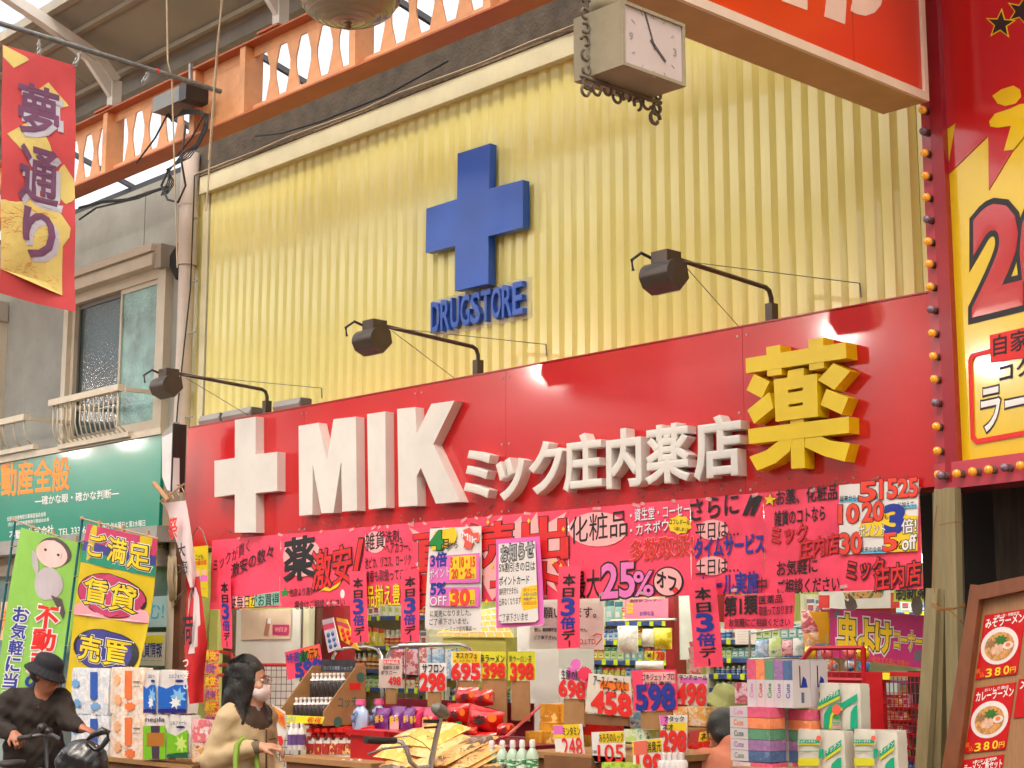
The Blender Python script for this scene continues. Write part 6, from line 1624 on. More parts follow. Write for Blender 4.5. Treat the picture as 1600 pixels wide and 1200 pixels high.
# carts: chrome loops
m_ = MB()
for (u0, u1, v0, v1) in [(606, 738, 1010, 1100), (520, 596, 1014, 1090)]:
    y = .05
    m_.tube([P(u0, v1, y), P(u0, v0 + 14, y), P(u0 + 6, v0 + 3, y), P(u0 + 18, v0 - 1, y), P(u1 - 20, v0 - 3, y), P(u1 - 6, v0 + 1, y), P(u1, v0 + 12, y), P(u1 + 1, v1, y)], .012, 8)
m_.tube([P(520, 1085, .05), P(520, 1085, .05) + Vector((0, .0, -1.)),], .012, 8)
for k in range(6): m_.tube([P(614 + 20 * k, 1012, .05), P(614 + 20 * k, 1100, .05)], .004, 5)
setp(m_.build('chrome_rail', M('chrome_pipe', (.6, .6, .58), rough=.2, metal=.9), smooth='auto'), 'bent chrome rail rack behind the 498 and 298 price cards', 'rack')
for (u0, v0, u1, v1, key, lab) in [(608, 1014, 628, 1052, 'pink and white', 'pale pink pack behind the chrome rail, left one'), (631, 1014, 654, 1054, 'pink and white', 'pale pink pack behind the chrome rail, right one'), (655, 1012, 668, 1040, 'white', 'white folded pack behind the 298 card'), (668, 1014, 704, 1060, 'blue and white', 'blue and white poster pack left of the 695 card')]:
    prop_box(u0, v0, u1, v1, .25, .08, PM[key], lab, 'pack', 'tall_pack')
# blister cards hung by the left column
for q, key, lab in [([(503, 969), (520, 965), (531, 1013), (513, 1020)], 'blue and white', 'grey blister card with blue discs'), ([(525, 965), (541, 968), (560, 1016), (533, 1000)], 'yellow', 'yellow and red blister card tucked behind the pink strip')]:
    y = -.2; s = Surf(FY(y), q); t = thing('blister_card', lab, 'blister card', s.at(.5, 1)); slab(s, M('blister_grey', srgb(200, 190, 196), rough=.3, coat=.4) if 'blue' in lab else M('blister_yellow', srgb(230, 180, 40), rough=.3, coat=.4), t, 'card', th=.008)
    slab(Surf(FY(y), [tuple(np.array(q[0]) * .85 + np.array(q[3]) * .15), tuple(np.array(q[1]) * .85 + np.array(q[2]) * .15), tuple(np.array(q[1]) * .68 + np.array(q[2]) * .32), tuple(np.array(q[0]) * .68 + np.array(q[3]) * .32)], lambda a, b: .001), M('blister_band', srgb(206, 60, 90) if 'blue' in lab else srgb(200, 40, 30), rough=.4), t, 'band', th=.0008)
    for k in range(3):
        for j in range(2):
            c = s.at(.3 + .4 * j, .48 + .18 * k); m_ = MB(); m_.ball(c, .018, 10, sy=.5); m_.build('blister', M('blister_blue', srgb(60, 110, 170), rough=.15, coat=1) if 'blue' in lab else inkr, t, smooth=True)

# ================================================================ GOODS IN FRONT OF THE SHOP
# tables and racks carrying the goods
def table(u0, u1, v, y0, y1, label, mat=None, skirt=True):
    ym = (y0 + y1) / 2
    xa, xb = P(u0, v, y0).x, P(u1, v, y0).x; z = P((u0 + u1) / 2, v, y0).z
    t = thing('display_table', label, 'table', ((xa + xb) / 2, ym, 0))
    m_ = MB(); m_.box(xa, xb, y0, y1, z - .03, z); m_.build('table_top', mat or card, t)
    m_ = MB(); m_.box(xa + .02, xb - .02, y0 + .02, y1 - .02, .12, z - .031); m_.build('carton_base', mat or cardd, t)
    for x in (xa + .03, xb - .03):
        for y in (y0 + .03, y1 - .03):
            m_ = MB(); m_.box(x - .02, x + .02, y - .02, y + .02, 0, .119); m_.build('leg', steel, t)
    return z
bottlem = {}
def bottle_row(us, vt, vb, y, body, cap, label, group, r=None, n=12, lab=None, sx=1., capk=.24):
    """a row of lathe bottles between photo rows vt (top) and vb (bottom)"""
    first = None
    for i, u in enumerate(us):
        p = P(u, vb, y); h = P(u, vt, y).z - p.z; r_ = r or h * .26
        if first is None:
            t = thing('bottle', label, 'bottle', p, group)
            m_ = MB(); m_.lathe([(r_ * .92, 0), (r_, h * .03), (r_, h * .6), (r_ * .75, h * .7), (r_ * .4, h * (1 - capk) - .002)], p, n, sx=sx, sy=1 / sx if sx > 1 else 1); m_.build('body', body, t, smooth='auto')
            m_ = MB(); m_.lathe([(r_ * .46, h * (1 - capk)), (r_ * .5, h * (1 - capk * .6)), (r_ * .46, h * .97), (r_ * .3, h)], p, n); m_.build('cap', cap, t, smooth='auto')
            if lab:
                m_ = MB(); m_.lathe([(r_ * 1.012, h * .1), (r_ * 1.012, h * .52)], p, n, sx=sx, sy=1 / sx if sx > 1 else 1); m_.build('label_band', lab, t, smooth='auto')
            first = t
        else:
            dup(first, p, label + ', %s from the left' % nth(i))
# ---- toilet paper stack at the left
ROLL = {}
def tp_pack(u0, v0, u1, v1, y, mat, label, txt=None, extra=(), depth=.09, cols=2, group='toilet paper packs in the stack on the left'):
    um, vm = (u0 + u1) / 2, (v0 + v1) / 2
    x0, x1 = P(u0, vm, y).x, P(u1, vm, y).x; z1, z0 = P(um, v0, y).z, P(um, v1, y).z
    t = thing('paper_roll_pack', label, 'paper rolls', ((x0 + x1) / 2, y + depth / 2, z0), group)
    m_ = MB(); n_ = 8 * cols; nz = 9; vv = []
    w_ = (x1 - x0) / cols
    ring = []
    for i in range(n_ + 1):
        a = i / n_; ph = (a * cols) % 1.
        ring.append((x0 + (x1 - x0) * a, y + .018 * (1 - sin(pi * ph) ** .5)))
    side = [(x1, y + depth * q) for q in (.33, .66, 1)] + [(x0, y + depth * q) for q in (1, .66, .33)]
    full = ring + side
    k = len(full)
    cx_, cy_ = (x0 + x1) / 2, y + depth / 2
    for j in range(nz + 1):
        q = j / nz; z = z0 + (z1 - z0) * q
        sh = 1 - .03 * (q < .01 or q > .99) 
        for (a, b) in full: vv.append((cx_ + (a - cx_) * sh, cy_ + (b - cy_) * sh + random.uniform(-.002, .002), z + random.uniform(-.002, .002)))
    ff = [(j * k + i, j * k + (i + 1) % k, (j + 1) * k + (i + 1) % k, (j + 1) * k + i) for j in range(nz) for i in range(k)]
    ff.append(tuple(nz * k + i for i in range(k))); ff.append(tuple(range(k))[::-1])
    m_.add(vv, ff); m_.build('wrapped_rolls', mat, t, smooth='auto')
    fr = FY(y - .003)
    for e_ in extra:
        if e_[0] == 'p': flat(fr, e_[1], e_[2], t, 'printed_shape', e_[3] if len(e_) > 3 else .0, (e_[3] if len(e_) > 3 else .0) + .001)
        else: T(fr, e_[0], e_[1], e_[2], e_[3], e_[4], e_[5], e_[6], t, lift=.003, wt=e_[7] if len(e_) > 7 else .01)
    return t
pkw = print_mat('roll_blue_print', [srgb(232, 228, 226), srgb(236, 232, 230), srgb(196, 208, 222), srgb(236, 232, 230), srgb(150, 180, 215)], 14, film=.5, stripes=True)
pko = print_mat('roll_orange_print', [srgb(234, 222, 212), srgb(238, 228, 218), srgb(236, 198, 168), srgb(238, 228, 218), srgb(214, 214, 190)], 14, film=.5, stripes=True)
pkf = M('roll_white_film', srgb(232, 226, 222, .95), rough=.25, coat=.5, var=.03, bump=.3, bs=18)
YT = -.75
zt_tab = table(104, 300, 1186, YT - .02, YT + .45, 'cardboard display base under the paper roll packs at the left')
for r in range(2):
    v0, v1 = (1044, 1116) if r == 0 else (1117, 1186)
    bl = M('print_deep_blue', srgb(40, 90, 180), rough=.4); og_ = M('print_orange', srgb(238, 120, 60), rough=.4)
    L0 = ['upper', 'lower'][r]
    tp_pack(108, v0, 166, v1, YT, pkw, L0 + ' white pack of rolls with blue print at the left edge of the stack', extra=[('p', [(141, v0 + 6), (152, v0 + 6), (152, v0 + 48), (141, v0 + 48)], bl), ('p', ell(149, v0 + 60, 8, 6, 16, .15), M('print_soft_blue', srgb(110, 160, 210), rough=.4)), ('p', ell(118, v0 + 24, 6, 7, 16, .15), MATS['print_soft_blue']), ('p', ell(120, v0 + 55, 6, 7, 16, .15), MATS['print_soft_blue'])], cols=3)
    tp_pack(169, v0 - 1, 221, v1, YT, pko, L0 + ' white pack of rolls with orange print in the middle of the stack', extra=[('p', [(195, v0 + 4), (206, v0 + 4), (206, v0 + 48), (195, v0 + 48)], og_), ('p', ell(203, v0 + 60, 8, 7, 16, .15), og_), ('p', ell(183, v0 + 18, 5, 9, 16, .2), M('print_pale_orange', srgb(240, 180, 130), rough=.4)), ('p', ell(184, v0 + 50, 5, 9, 16, .2), MATS['print_pale_orange']), ('p', [(208, v0 + 20), (219, v0 + 20), (219, v0 + 22), (208, v0 + 22)], M('print_grey', srgb(120, 130, 120), rough=.4)), ('p', [(208, v0 + 28), (219, v0 + 28), (219, v0 + 29), (208, v0 + 29)], MATS['print_grey'])], cols=2)
db = M('print_vivid_blue', srgb(20, 100, 200), rough=.4); nv = M('print_navy', srgb(30, 30, 120), rough=.4); lb_ = M('print_light_blue', srgb(130, 190, 230), rough=.4); lg = M('print_leaf_green', srgb(120, 190, 30), rough=.4); dg = M('print_dark_brown', srgb(70, 50, 70), rough=.4)
for (u0, u1, lab) in [(223, 244, 'narrow white and blue roll pack beside the orange printed one'), (246, 292, 'wide white roll pack with blue leaf print on top of the right column')]:
    w_ = u1 - u0
    tp_pack(u0, 1047, u1, 1114, YT - .03, pkf, lab, extra=[('p', [(u0 + 1, 1071), (u0 + w_ * .3, 1076), (u0 + w_ * .6, 1070), (u1 - 1, 1070), (u1 - 1, 1107), (u0 + 1, 1107)], db), ('p', [(u0 + 1, 1107.5), (u1 - 1, 1107.5), (u1 - 1, 1114), (u0 + 1, 1114)], nv), ('p', ell(u0 + w_ * .72, 1088, w_ * .22, 11, 14, .35), lb_, .0012), ('p', ell(u0 + w_ * .62, 1098, w_ * .16, 8, 14, .35), inkw, .0024), ('エルフォーレ', u0 + w_ * .4, 1057, u1 - 2, 1056, 6, nv), ('p', ell(u0 + w_ * .75, 1064, w_ * .15, 2, 14), nv)], cols=1 if w_ < 30 else 2)
tp_pack(223, 1116, 259, 1186, YT - .03, pkf, 'white and green roll pack lettered in purple with a brown patch', extra=[('nepla', 228, 1125, 258, 1125, 9, dg, .02), ('p', [(223.5, 1134), (240, 1134), (241, 1186), (223.5, 1186)], lg), ('p', [(246, 1134), (258.5, 1134), (258.5, 1186), (245, 1186)], lg), ('p', [(236, 1134), (250, 1134), (249, 1186), (238, 1186)], dg, .0012), ('p', [(230, 1145), (257, 1145), (257, 1166), (230, 1166)], M('print_ochre', srgb(176, 110, 30), rough=.5), .0024)])
tp_pack(260, 1117, 294, 1184, YT - .03, pkf, 'white roll pack with green leaf print at the lower right of the stack', extra=[('エルフォーレ', 266, 1130, 292, 1129, 6, M('print_dark_green', srgb(20, 90, 60), rough=.4)), ('p', ell(282, 1136, 7, 2, 14), nv), ('p', [(260.5, 1144), (275, 1150), (293, 1140), (293.5, 1175), (260.5, 1178)], lg), ('p', ell(283, 1162, 8, 11, 14, .35), M('print_yellow_green', srgb(200, 225, 120), rough=.4), .0012), ('p', [(260.5, 1179), (293.5, 1176), (293.5, 1184), (260.5, 1184)], MATS['print_dark_green'])])
# pinkish pack boxes at right of stack, under the red flag
tp_pack(296, 1125, 330, 1160, YT - .05, print_mat('pink_pack', [srgb(236, 190, 190), srgb(230, 120, 130), srgb(245, 225, 220), srgb(210, 50, 60)], 9), 'pink and white pack beside the green leaf roll pack', group=None)
tp_pack(296, 1161, 334, 1192, YT - .05, PM['red and cream'], 'red and cream pack under the pink and white pack', group=None)

# ---- cardboard rack with white capped bottles
YK = -.75
t = thing('cardboard_display_rack', 'stepped brown cardboard rack holding rows of white capped bottles', 'display rack', P(520, 1140, YK))
s = FY(YK - .16)
x_l, x_r = P(472, 1100, YK).x, P(563, 1100, YK - .16).x
def side_panel(x):
    pts = [PX(563, 1042, x), PX(563, 1140, x)]
    zt_, zb_2 = P(563, 1042, YK - .16).z, P(563, 1138, YK - .16).z
    m_ = MB(); yy = [(YK + .14, zt_), (YK + .14, zb_2), (YK - .16, zb_2), (YK - .16, zb_2 + .08), (YK + .07, zt_)]
    m_.add([(x, a, b) for a, b in yy] + [(x + .008, a, b) for a, b in yy], [tuple(range(5))[::-1], tuple(range(5, 10))] + [(i, (i + 1) % 5, 5 + (i + 1) % 5, 5 + i) for i in range(5)])
    m_.build('side_panel', card, t)
x_r = P(540, 1090, YK).x
side_panel(x_l); side_panel(x_r)
zt_ = P(515, 1042, YK).z
m_ = MB(); m_.box(x_l + .009, x_r - .001, YK + .13, YK + .14, .7, zt_ + .02); m_.build('back_panel', card, t)
hm = M('header_strip_dark', srgb(60, 60, 66), rough=.3, var=.3, vs_=25)
m_ = MB(); m_.box(x_l + .1, x_r, YK + .06, YK + .065, zt_ - .03, zt_ + .04); m_.build('header_strip', hm, t)
sf_ = rectq(FY(YK + .06), 505, 1040, 556, 1048); letter(sf_, 'カリスマ美髪 シャンプー', (.02, .1, .98, .9), M('print_silver', srgb(150, 160, 180), rough=.4), t, lift=.002)
FXr = FX(x_r + .009)
m_ = None
for (tx, ya_, yb_, z_, h_, m2) in [('コッティ', YK - .06, YK + .12, zt_ - .22, .045, M('print_green_grey', srgb(60, 110, 100), rough=.6))]:
    s_ = Surf(FXr, [(0, 0)] * 4); s_.c = [(ya_, z_ + h_), (yb_, z_ + h_), (yb_, z_ - h_ * .2), (ya_, z_ - h_ * .2)]; letter(s_, tx, (0, 0, 1, 1), m2, t, lift=.001, wt=.02)
for (yc, zc, r_, m2) in [(YK + .10, zt_ - .06, .03, MATS['print_green_grey']), (YK - .06, zt_ - .31, .03, MATS['print_green_grey'])]:
    flat_ab(FXr, [(yc + r_ * cos(i * pi / 8), zc + r_ * sin(i * pi / 8)) for i in range(16)], m2, t, 'printed_seal', .0005, .0015)
flat_ab(FXr, [(YK + .02, zt_ - .13), (YK + .10, zt_ - .13), (YK + .10, zt_ - .09), (YK + .02, zt_ - .09)], inkr, t, 'printed_block', .0005, .0015)
darkb = M('dark_shampoo', srgb(46, 36, 34), rough=.2, coat=.6, var=.1); wcap = M('white_cap', srgb(228, 222, 218, .95), rough=.35)
shelf_v = [(1088, 1056), (1126, 1093)]
for r, (vb_, vt_) in enumerate([(1090, 1052), (1127, 1090)]):
    yy = YK + .03 - .09 * r
    zb2 = P(515, vb_, yy).z
    m_ = MB(); m_.box(x_l + .01, x_r - .002, yy - .05, YK + .125, zb2 - .012, zb2 - .001); m_.build('step', card, t)
    us = [489 + i * 6.6 for i in range(8)] if r == 0 else [463 + i * 6.6 for i in range(9)]
    ff = None
    for u in us:
        p = P(u, vb_, yy); h = P(u, vt_, yy).z - p.z; r_ = .021
        if ff is None:
            b = thing('pump_bottle', ['dark bottle with white pump cap in the upper row of the cardboard rack', 'dark bottle with white pump cap in the lower row of the cardboard rack'][r], 'bottle', p, 'white capped dark bottles in the cardboard rack')
            m_ = MB(); m_.lathe([(r_, 0), (r_, h * .62), (r_ * .7, h * .70)], p, 10); m_.build('body', darkb, b, smooth='auto')
            m_ = MB(); m_.lathe([(r_ * .98, h * .702), (r_ * .9, h * .74), (r_ * .5, h * .78), (r_ * .4, h * .9), (r_ * .6, h * .92), (r_ * .5, h)], p, 10); m_.build('cap', wcap, b, smooth='auto')
            ff = b
        else: dup(ff, p, 'dark bottle with white pump cap, %s row, %s from the left' % (['upper', 'lower'][r], nth(us.index(u))))
# ---- table in front with red capped sprays and cartons
table(440, 580, 1187, -1.05, -.45, 'low cardboard table under the red capped spray bottles')
cream_lab = print_mat('spray_label', [srgb(200, 60, 40), srgb(170, 40, 40), srgb(236, 200, 120), srgb(90, 110, 170)], 22)
redcap = M('red_spray_cap', srgb(226, 36, 30, .95), rough=.3, coat=.3)
ff = None
for r in range(2):
    for i in range(8 - r):
        u = 484 + i * 12.2 - 3 * r; y = -.83 + .12 * r
        p = P(u, 1184 - 12 * r, y); h = P(u, 1136 - 2 * r, y).z - p.z
        if ff is None:
            h0 = h
            b = thing('spray_bottle', 'white spray bottle with bright red trigger cap and red label on the low table', 'spray bottle', p, 'red capped spray bottles')
            m_ = MB(); m_.hexa([(p.x - .035, p.y, p.z), (p.x + .035, p.y, p.z), (p.x + .035, p.y + .06, p.z), (p.x - .035, p.y + .06, p.z), (p.x - .028, p.y + .008, p.z + h * .55), (p.x + .028, p.y + .008, p.z + h * .55), (p.x + .028, p.y + .052, p.z + h * .55), (p.x - .028, p.y + .052, p.z + h * .55)])
            m_.lathe([(.018, h * .551), (.012, h * .66)], p + Vector((0, .03, 0)), 8); m_.build('body', wcap, b)
            m_ = MB(); m_.box(p.x - .031, p.x + .031, p.y - .0035, p.y + .0045, p.z + .02, p.z + h * .46); m_.build('front_label', cream_lab, b)
            m_ = MB(); m_.lathe([(.02, h * .661), (.022, h * .74), (.017, h * .8)], p + Vector((0, .03, 0)), 10); m_.hexa([(p.x - .028, p.y - .01, p.z + h * .82), (p.x + .028, p.y - .01, p.z + h * .82), (p.x + .028, p.y + .05, p.z + h * .8), (p.x - .028, p.y + .05, p.z + h * .8), (p.x - .022, p.y - .012, p.z + h * .93), (p.x + .024, p.y - .012, p.z + h * .97), (p.x + .024, p.y + .05, p.z + h), (p.x - .02, p.y + .05, p.z + h)]); m_.build('trigger_cap', redcap, b)
            ff = b
        else: dup(ff, p, 'red capped spray bottle, %s row on the low table, %s from the left' % (['front', 'rear'][r], nth(i)))
ff = None
bluecap = M('blue_cap', srgb(60, 130, 210), rough=.3)
for i, u in enumerate([455, 463, 471]):
    p = P(u, 1172, -.9)
    if ff is None:
        b = thing('lotion_bottle', 'white lotion bottle with purple label left of the red capped sprays', 'bottle', p, 'white lotion bottles'); m_ = MB(); m_.lathe([(.022, 0), (.024, .01), (.022, .11), (.009, .13)], p, 10); m_.build('body', wcap, b, smooth='auto')
        m_ = MB(); m_.lathe([(.0245, .03), (.0245, .09)], p, 10); m_.build('label_band', M('purple_label', srgb(110, 80, 140), rough=.4), b, smooth='auto'); m_ = MB(); m_.lathe([(.01, .131), (.01, .16), (.006, .165)], p, 8); m_.build('cap', wcap, b, smooth='auto'); ff = b
    else: dup(ff, p, 'white lotion bottle with purple label, %s from the left' % nth(i))
bottle_row([484 + 13 * i for i in range(7)], 1187, 1222, -.98, mpole, wcap, 'small red bottle with white cap at the bottom edge', 'red bottles under the sprays', r=.024, capk=.3)
# ---- light blue detergent bottles
lblue = M('pale_blue_plastic', srgb(176, 198, 232, .9), rough=.35, coat=.2); pcap = M('pink_cap', srgb(230, 100, 150, .95), rough=.35)
for i, (u0, u1, vt, vb, y) in enumerate([(544, 565, 1093, 1139, -.85), (574, 592, 1092, 1140, -.6)]):
    p = P((u0 + u1) / 2, vb, y); h = P((u0 + u1) / 2, vt, y).z - p.z; w_ = (P(u1, vb, y).x - P(u0, vb, y).x) / 2
    t = thing('detergent_bottle', ['pale blue handled detergent bottle with pink cap, nearer the sprays', 'pale blue handled detergent bottle with pink cap, nearer the purple pouches'][i], 'bottle', p, 'pale blue detergent bottles')
    m_ = MB(); vv = []; n_ = 12
    prof = [(.9, 0), (1, .05), (1, .45), (.85, .62), (.5, .72), (.42, .8)]
    for q, z in prof:
        for k in range(n_): a = 2 * pi * k / n_; vv.append((p.x + w_ * q * cos(a), p.y + .04 + .04 * min(q, .9) * sin(a), p.z + h * z))
    m_.add(vv, [(j * n_ + k, j * n_ + (k + 1) % n_, (j + 1) * n_ + (k + 1) % n_, (j + 1) * n_ + k) for j in range(len(prof) - 1) for k in range(n_)] + [tuple(range(n_))[::-1]])
    m_.build('body', lblue, t, smooth='auto')
    m_ = MB(); m_.tube([(p.x + w_ * .25, p.y - .008, p.z + h * .6), (p.x - w_ * .1, p.y - .012, p.z + h * .45), (p.x - w_ * .05, p.y - .01, p.z + h * .22)], .012, 8); m_.build('handle_shade', M('pale_blue_shadow', srgb(130, 150, 200, .9), rough=.4), t, smooth=True)  # darker strip paints the shade of the handle hollow
    m_ = MB(); m_.lathe([(w_ * .45, h * .801), (w_ * .5, h * .82), (w_ * .48, h), (w_ * .4, h * 1.0)], p + Vector((0, .04, 0)), 12); m_.build('cap', pcap, t, smooth='auto')
table(540, 600, 1141, -.9, -.5, 'dark red box under the two pale blue bottles', mat=redrack)
# ---- wire basket (dark red) and pouches
zt = table(578, 800, 1160, -.85, -.2, 'dark red bargain basket base under the pouches and noodle packs', mat=M('dark_red_tray', srgb(120, 20, 40, .9), rough=.4))
t = thing('bargain_basket', 'dark red wire bargain basket with a sloping right edge', 'basket', P(700, 1160, -.85))
m_ = MB(); ins = M('maroon_panel', srgb(130, 16, 44, .9), rough=.4, var=.1)
m_.box(P(600, 1100, -.15).x, P(835, 1100, -.15).x, -.16, -.15, zt, P(700, 1094, -.15).z); m_.build('back_panel', ins, t)
m_ = MB(); m_.tube([P(575, 1140, -.87), P(682, 1150, -.87), P(790, 1152, -.87)], .008, 6); m_.tube([P(790, 1152, -.87), P(846, 1102, -.16)], .008, 6); m_.tube([P(575, 1140, -.87), P(575, 1178, -.87)], .006, 6)
for k in range(24): m_.tube([P(580 + 9 * k, 1142 + .3 * k, -.87), P(580 + 9 * k, 1175, -.87)], .003, 4)
m_.build('wire_rim', redrack, t)
def pouch3(u0, u1, vt, vb, y, mat, label, cat='pouch', name='refill_pouch', th=.05, lean=.0, group=None, prints=(), seal=True, rot=0.):
    s = Surf(FY(y), prect(u0, vt, u1, vb)); x0, z1 = s.c[0]; x1, z0 = s.c[2]
    t = thing(name, label, cat, ((x0 + x1) / 2, y, z0), group)
    m_ = MB(); n_ = 9; vv = []
    xc, zc = (x0 + x1) / 2, (z0 + z1) / 2
    for side in (-1, 1):
        for j in range(n_):
            for i in range(n_):
                a, b = i / (n_ - 1), j / (n_ - 1)
                pf = max(0, sin(pi * min(1, a))) ** .45 * (max(0, sin(pi * (b * .86 + .07)) - .2) / .8) ** .5 if True else 0
                cr = random.uniform(-.0025, .0025) * (0 < i < n_ - 1 and 0 < j < n_ - 1)
                X = (x0 - xc) + (x1 - x0) * (.5 + (a - .5) * (1 - .10 * sin(pi * b) ** 2)); Z = (z0 - zc) + (z1 - z0) * b
                c_, s2 = cos(rot), sin(rot)
                vv.append((xc + X * c_ - Z * s2, y + side * th / 2 * pf + cr + lean * b, zc + X * s2 + Z * c_))
    q = n_ * n_
    f0 = [(j * n_ + i, j * n_ + i + 1, (j + 1) * n_ + i + 1, (j + 1) * n_ + i) for j in range(n_ - 1) for i in range(n_ - 1)]
    m_.add(vv, f0 + [tuple(q + k for k in f[::-1]) for f in f0])
    m_.build('pouch_body', mat, t, smooth=True)
    for pr in prints:
        if pr[0] == 'p': flat(FY(y - th / 2 - .004), pr[1], pr[2], t, 'printed_panel', 0, .001)
        else: T(FY(y - th / 2 - .004), pr[0], pr[1], pr[2], pr[3], pr[4], pr[5], pr[6], t, lift=.0025, wt=.03)
    return t
purp = M('purple_film', srgb(120, 40, 130, .9), rough=.2, coat=.8, var=.2, vs_=9, bump=.4, bs=20); mag = M('magenta_film', srgb(210, 30, 90, .9), rough=.2, coat=.8, var=.2, vs_=9, bump=.4, bs=20)
for i, (u0, u1, vt, vb, m_, l_) in enumerate([(581, 604, 1106, 1146, purp, 'purple refill pouch at the left end leaning out'), (604, 628, 1103, 1150, purp, 'purple refill pouch with a white picture panel, second from left'), (626, 643, 1106, 1146, purp, 'dark purple pouch squeezed before the pink ones'), (636, 655, 1104, 1150, mag, 'pink refill pouch with yellow lettering leaning right'), (655, 682, 1105, 1152, mag, 'wide pink refill pouch next to the bicycle lamp')]):
    pr = [('香る', u0 + 5, (vt + vb) / 2 - 2, u1 - 5, (vt + vb) / 2 - 4, 11, inky)]
    if i in (1, 4): pr.append(('p', [(u0 + 5, vt + 24), (u1 - 5, vt + 24), (u1 - 5, vb - 2), (u0 + 5, vb - 2)], palepk))
    pouch3(u0, u1, vt, vb, -.72 + .03 * (i % 2), m_, l_, group='refill pouches in the basket', prints=pr, lean=.03)
nr = M('noodle_red_film', srgb(214, 24, 18, .95), rough=.18, coat=.9, var=.12, vs_=8, bump=.5, bs=16)
for i, (u0, u1, vt, vb, y, l_) in enumerate([(714, 748, 1073, 1104, -.35, 'red noodle pack at the top of the pile'), (742, 770, 1078, 1104, -.38, 'red noodle pack with green edge right of the top one'), (699, 733, 1098, 1134, -.50, 'red noodle pack with a black kanji facing the street at the left of the pile'), (731, 787, 1104, 1146, -.58, 'largest red noodle pack tilted across the pile'), (700, 740, 1134, 1162, -.6, 'red noodle pack at the bottom left of the pile'), (738, 776, 1142, 1166, -.62, 'red noodle pack at the bottom right of the pile'), (782, 800, 1129, 1150, -.62, 'small red pack end right of the noodle pile'), (722, 746, 1136, 1150, -.66, 'crumpled red pack in the middle of the bottom row')]):
    pr = [('辛', u0 + (u1 - u0) * .15, (vt + vb) / 2 + 2, u0 + (u1 - u0) * .5, (vt + vb) / 2, (vb - vt) * .4, inkk), ('p', ell(u0 + (u1 - u0) * .68, (vt + vb) / 2 - 3, (u1 - u0) * .13, (vb - vt) * .16, 12), inko)]
    if i == 2: pr.append(('p', ell(u0 + 18, vb - 4, 5, 3, 10), inkg))
    pouch3(u0, u1, vt, vb, y, nr, l_, 'noodle pack', 'noodle_pack', th=.12, group='red instant noodle packs in the pile', prints=pr, rot=[0, .1, 0, -.15, .05, 0, 0, .1][i])
# ---- pile of snack bags
sn = print_mat('snack_orange', [srgb(244, 206, 110), srgb(236, 180, 80), srgb(246, 224, 160), srgb(190, 120, 60)], 6, film=.5, rough=.22)
sn2 = print_mat('snack_brown', [srgb(234, 196, 130), srgb(222, 170, 100), srgb(170, 120, 76), srgb(240, 214, 160)], 6, film=.5, rough=.22)
sn3 = print_mat('snack_grey', [srgb(150, 130, 110), srgb(100, 84, 70), srgb(220, 170, 90), srgb(150, 140, 140)], 7, film=.5, rough=.22)
SNL = ['topmost', 'second highest', 'upper left', 'upper right', 'middle left', 'middle', 'middle right', 'right hand', 'lower left', 'lower middle', 'lower right', 'bottom left', 'bottom', 'bottom right', 'far right']
def snack(u0, u1, v, hgt, y, rot, mat, label):
    hgt *= 1.5; rot *= .7
    a = P(u0, v, y); b = P(u1, v, y); L_ = (b - a).length / 2; c = (a + b) / 2
    t = thing('snack_bag', label, 'snack bag', c, 'snack bags heaped in front of the basket')
    m_ = MB(); n_ = 9; vv = []; h = (P((u0 + u1) / 2, v - hgt, y).z - P((u0 + u1) / 2, v, y).z)
    for sd in (1, -1):
        for j in range(n_):
            for i in range(n_):
                p, q = i / (n_ - 1), j / (n_ - 1)
                pf = (sin(pi * p) * sin(pi * q)) ** .24 if 0 < i < n_ - 1 and 0 < j < n_ - 1 else 0
                X = (p - .5) * 2 * L_; Y = (q - .5) * .26
                z = sd * h * .5 * pf + random.uniform(-.002, .002) * (pf > 0) + .002 * sin(p * 7 + u0)
                vv.append((c.x + X * cos(rot) - z * sin(rot), c.y + Y, c.z + h * .5 + X * sin(rot) + z * cos(rot) + Y * .35))
    q = n_ * n_; f0 = [(j * n_ + i, j * n_ + i + 1, (j + 1) * n_ + i + 1, (j + 1) * n_ + i) for j in range(n_ - 1) for i in range(n_ - 1)]
    m_.add(vv, f0 + [tuple(q + k for k in f[::-1]) for f in f0]); m_.build('bag_body', mat, t, smooth=True)
    T(FY(c.y - .112), 'カレー', u0 + (u1 - u0) * .3, v - hgt * .35, u0 + (u1 - u0) * .6, v - hgt * .35, hgt * .3, inkk, t, wt=.02)
for i, (u0, u1, v, h_, y, r_, m_) in enumerate([(650, 706, 1160, 15, -1.12, -.08, sn), (617, 660, 1166, 14, -1.1, .12, sn), (614, 665, 1180, 13, -1.18, -.1, sn), (662, 712, 1176, 14, -1.15, -.12, sn2), (622, 672, 1192, 13, -1.2, .05, sn2), (668, 728, 1190, 13, -1.2, .1, sn2), (705, 752, 1178, 13, -1.1, .08, sn3), (716, 762, 1192, 12, -1.15, .12, sn2), (610, 660, 1206, 14, -1.25, .0, sn3), (655, 712, 1206, 15, -1.22, -.05, sn), (700, 752, 1206, 14, -1.2, .06, sn2), (600, 650, 1220, 14, -1.25, .0, sn), (650, 706, 1222, 15, -1.25, .0, sn2), (704, 765, 1220, 14, -1.22, .0, sn3)]):
    snack(u0, u1, v, h_, y, r_, m_, SNL[i] + ' snack bag of the orange and brown heap')
table(598, 772, 1222, -1.38, -.98, 'crate under the heap of snack bags')
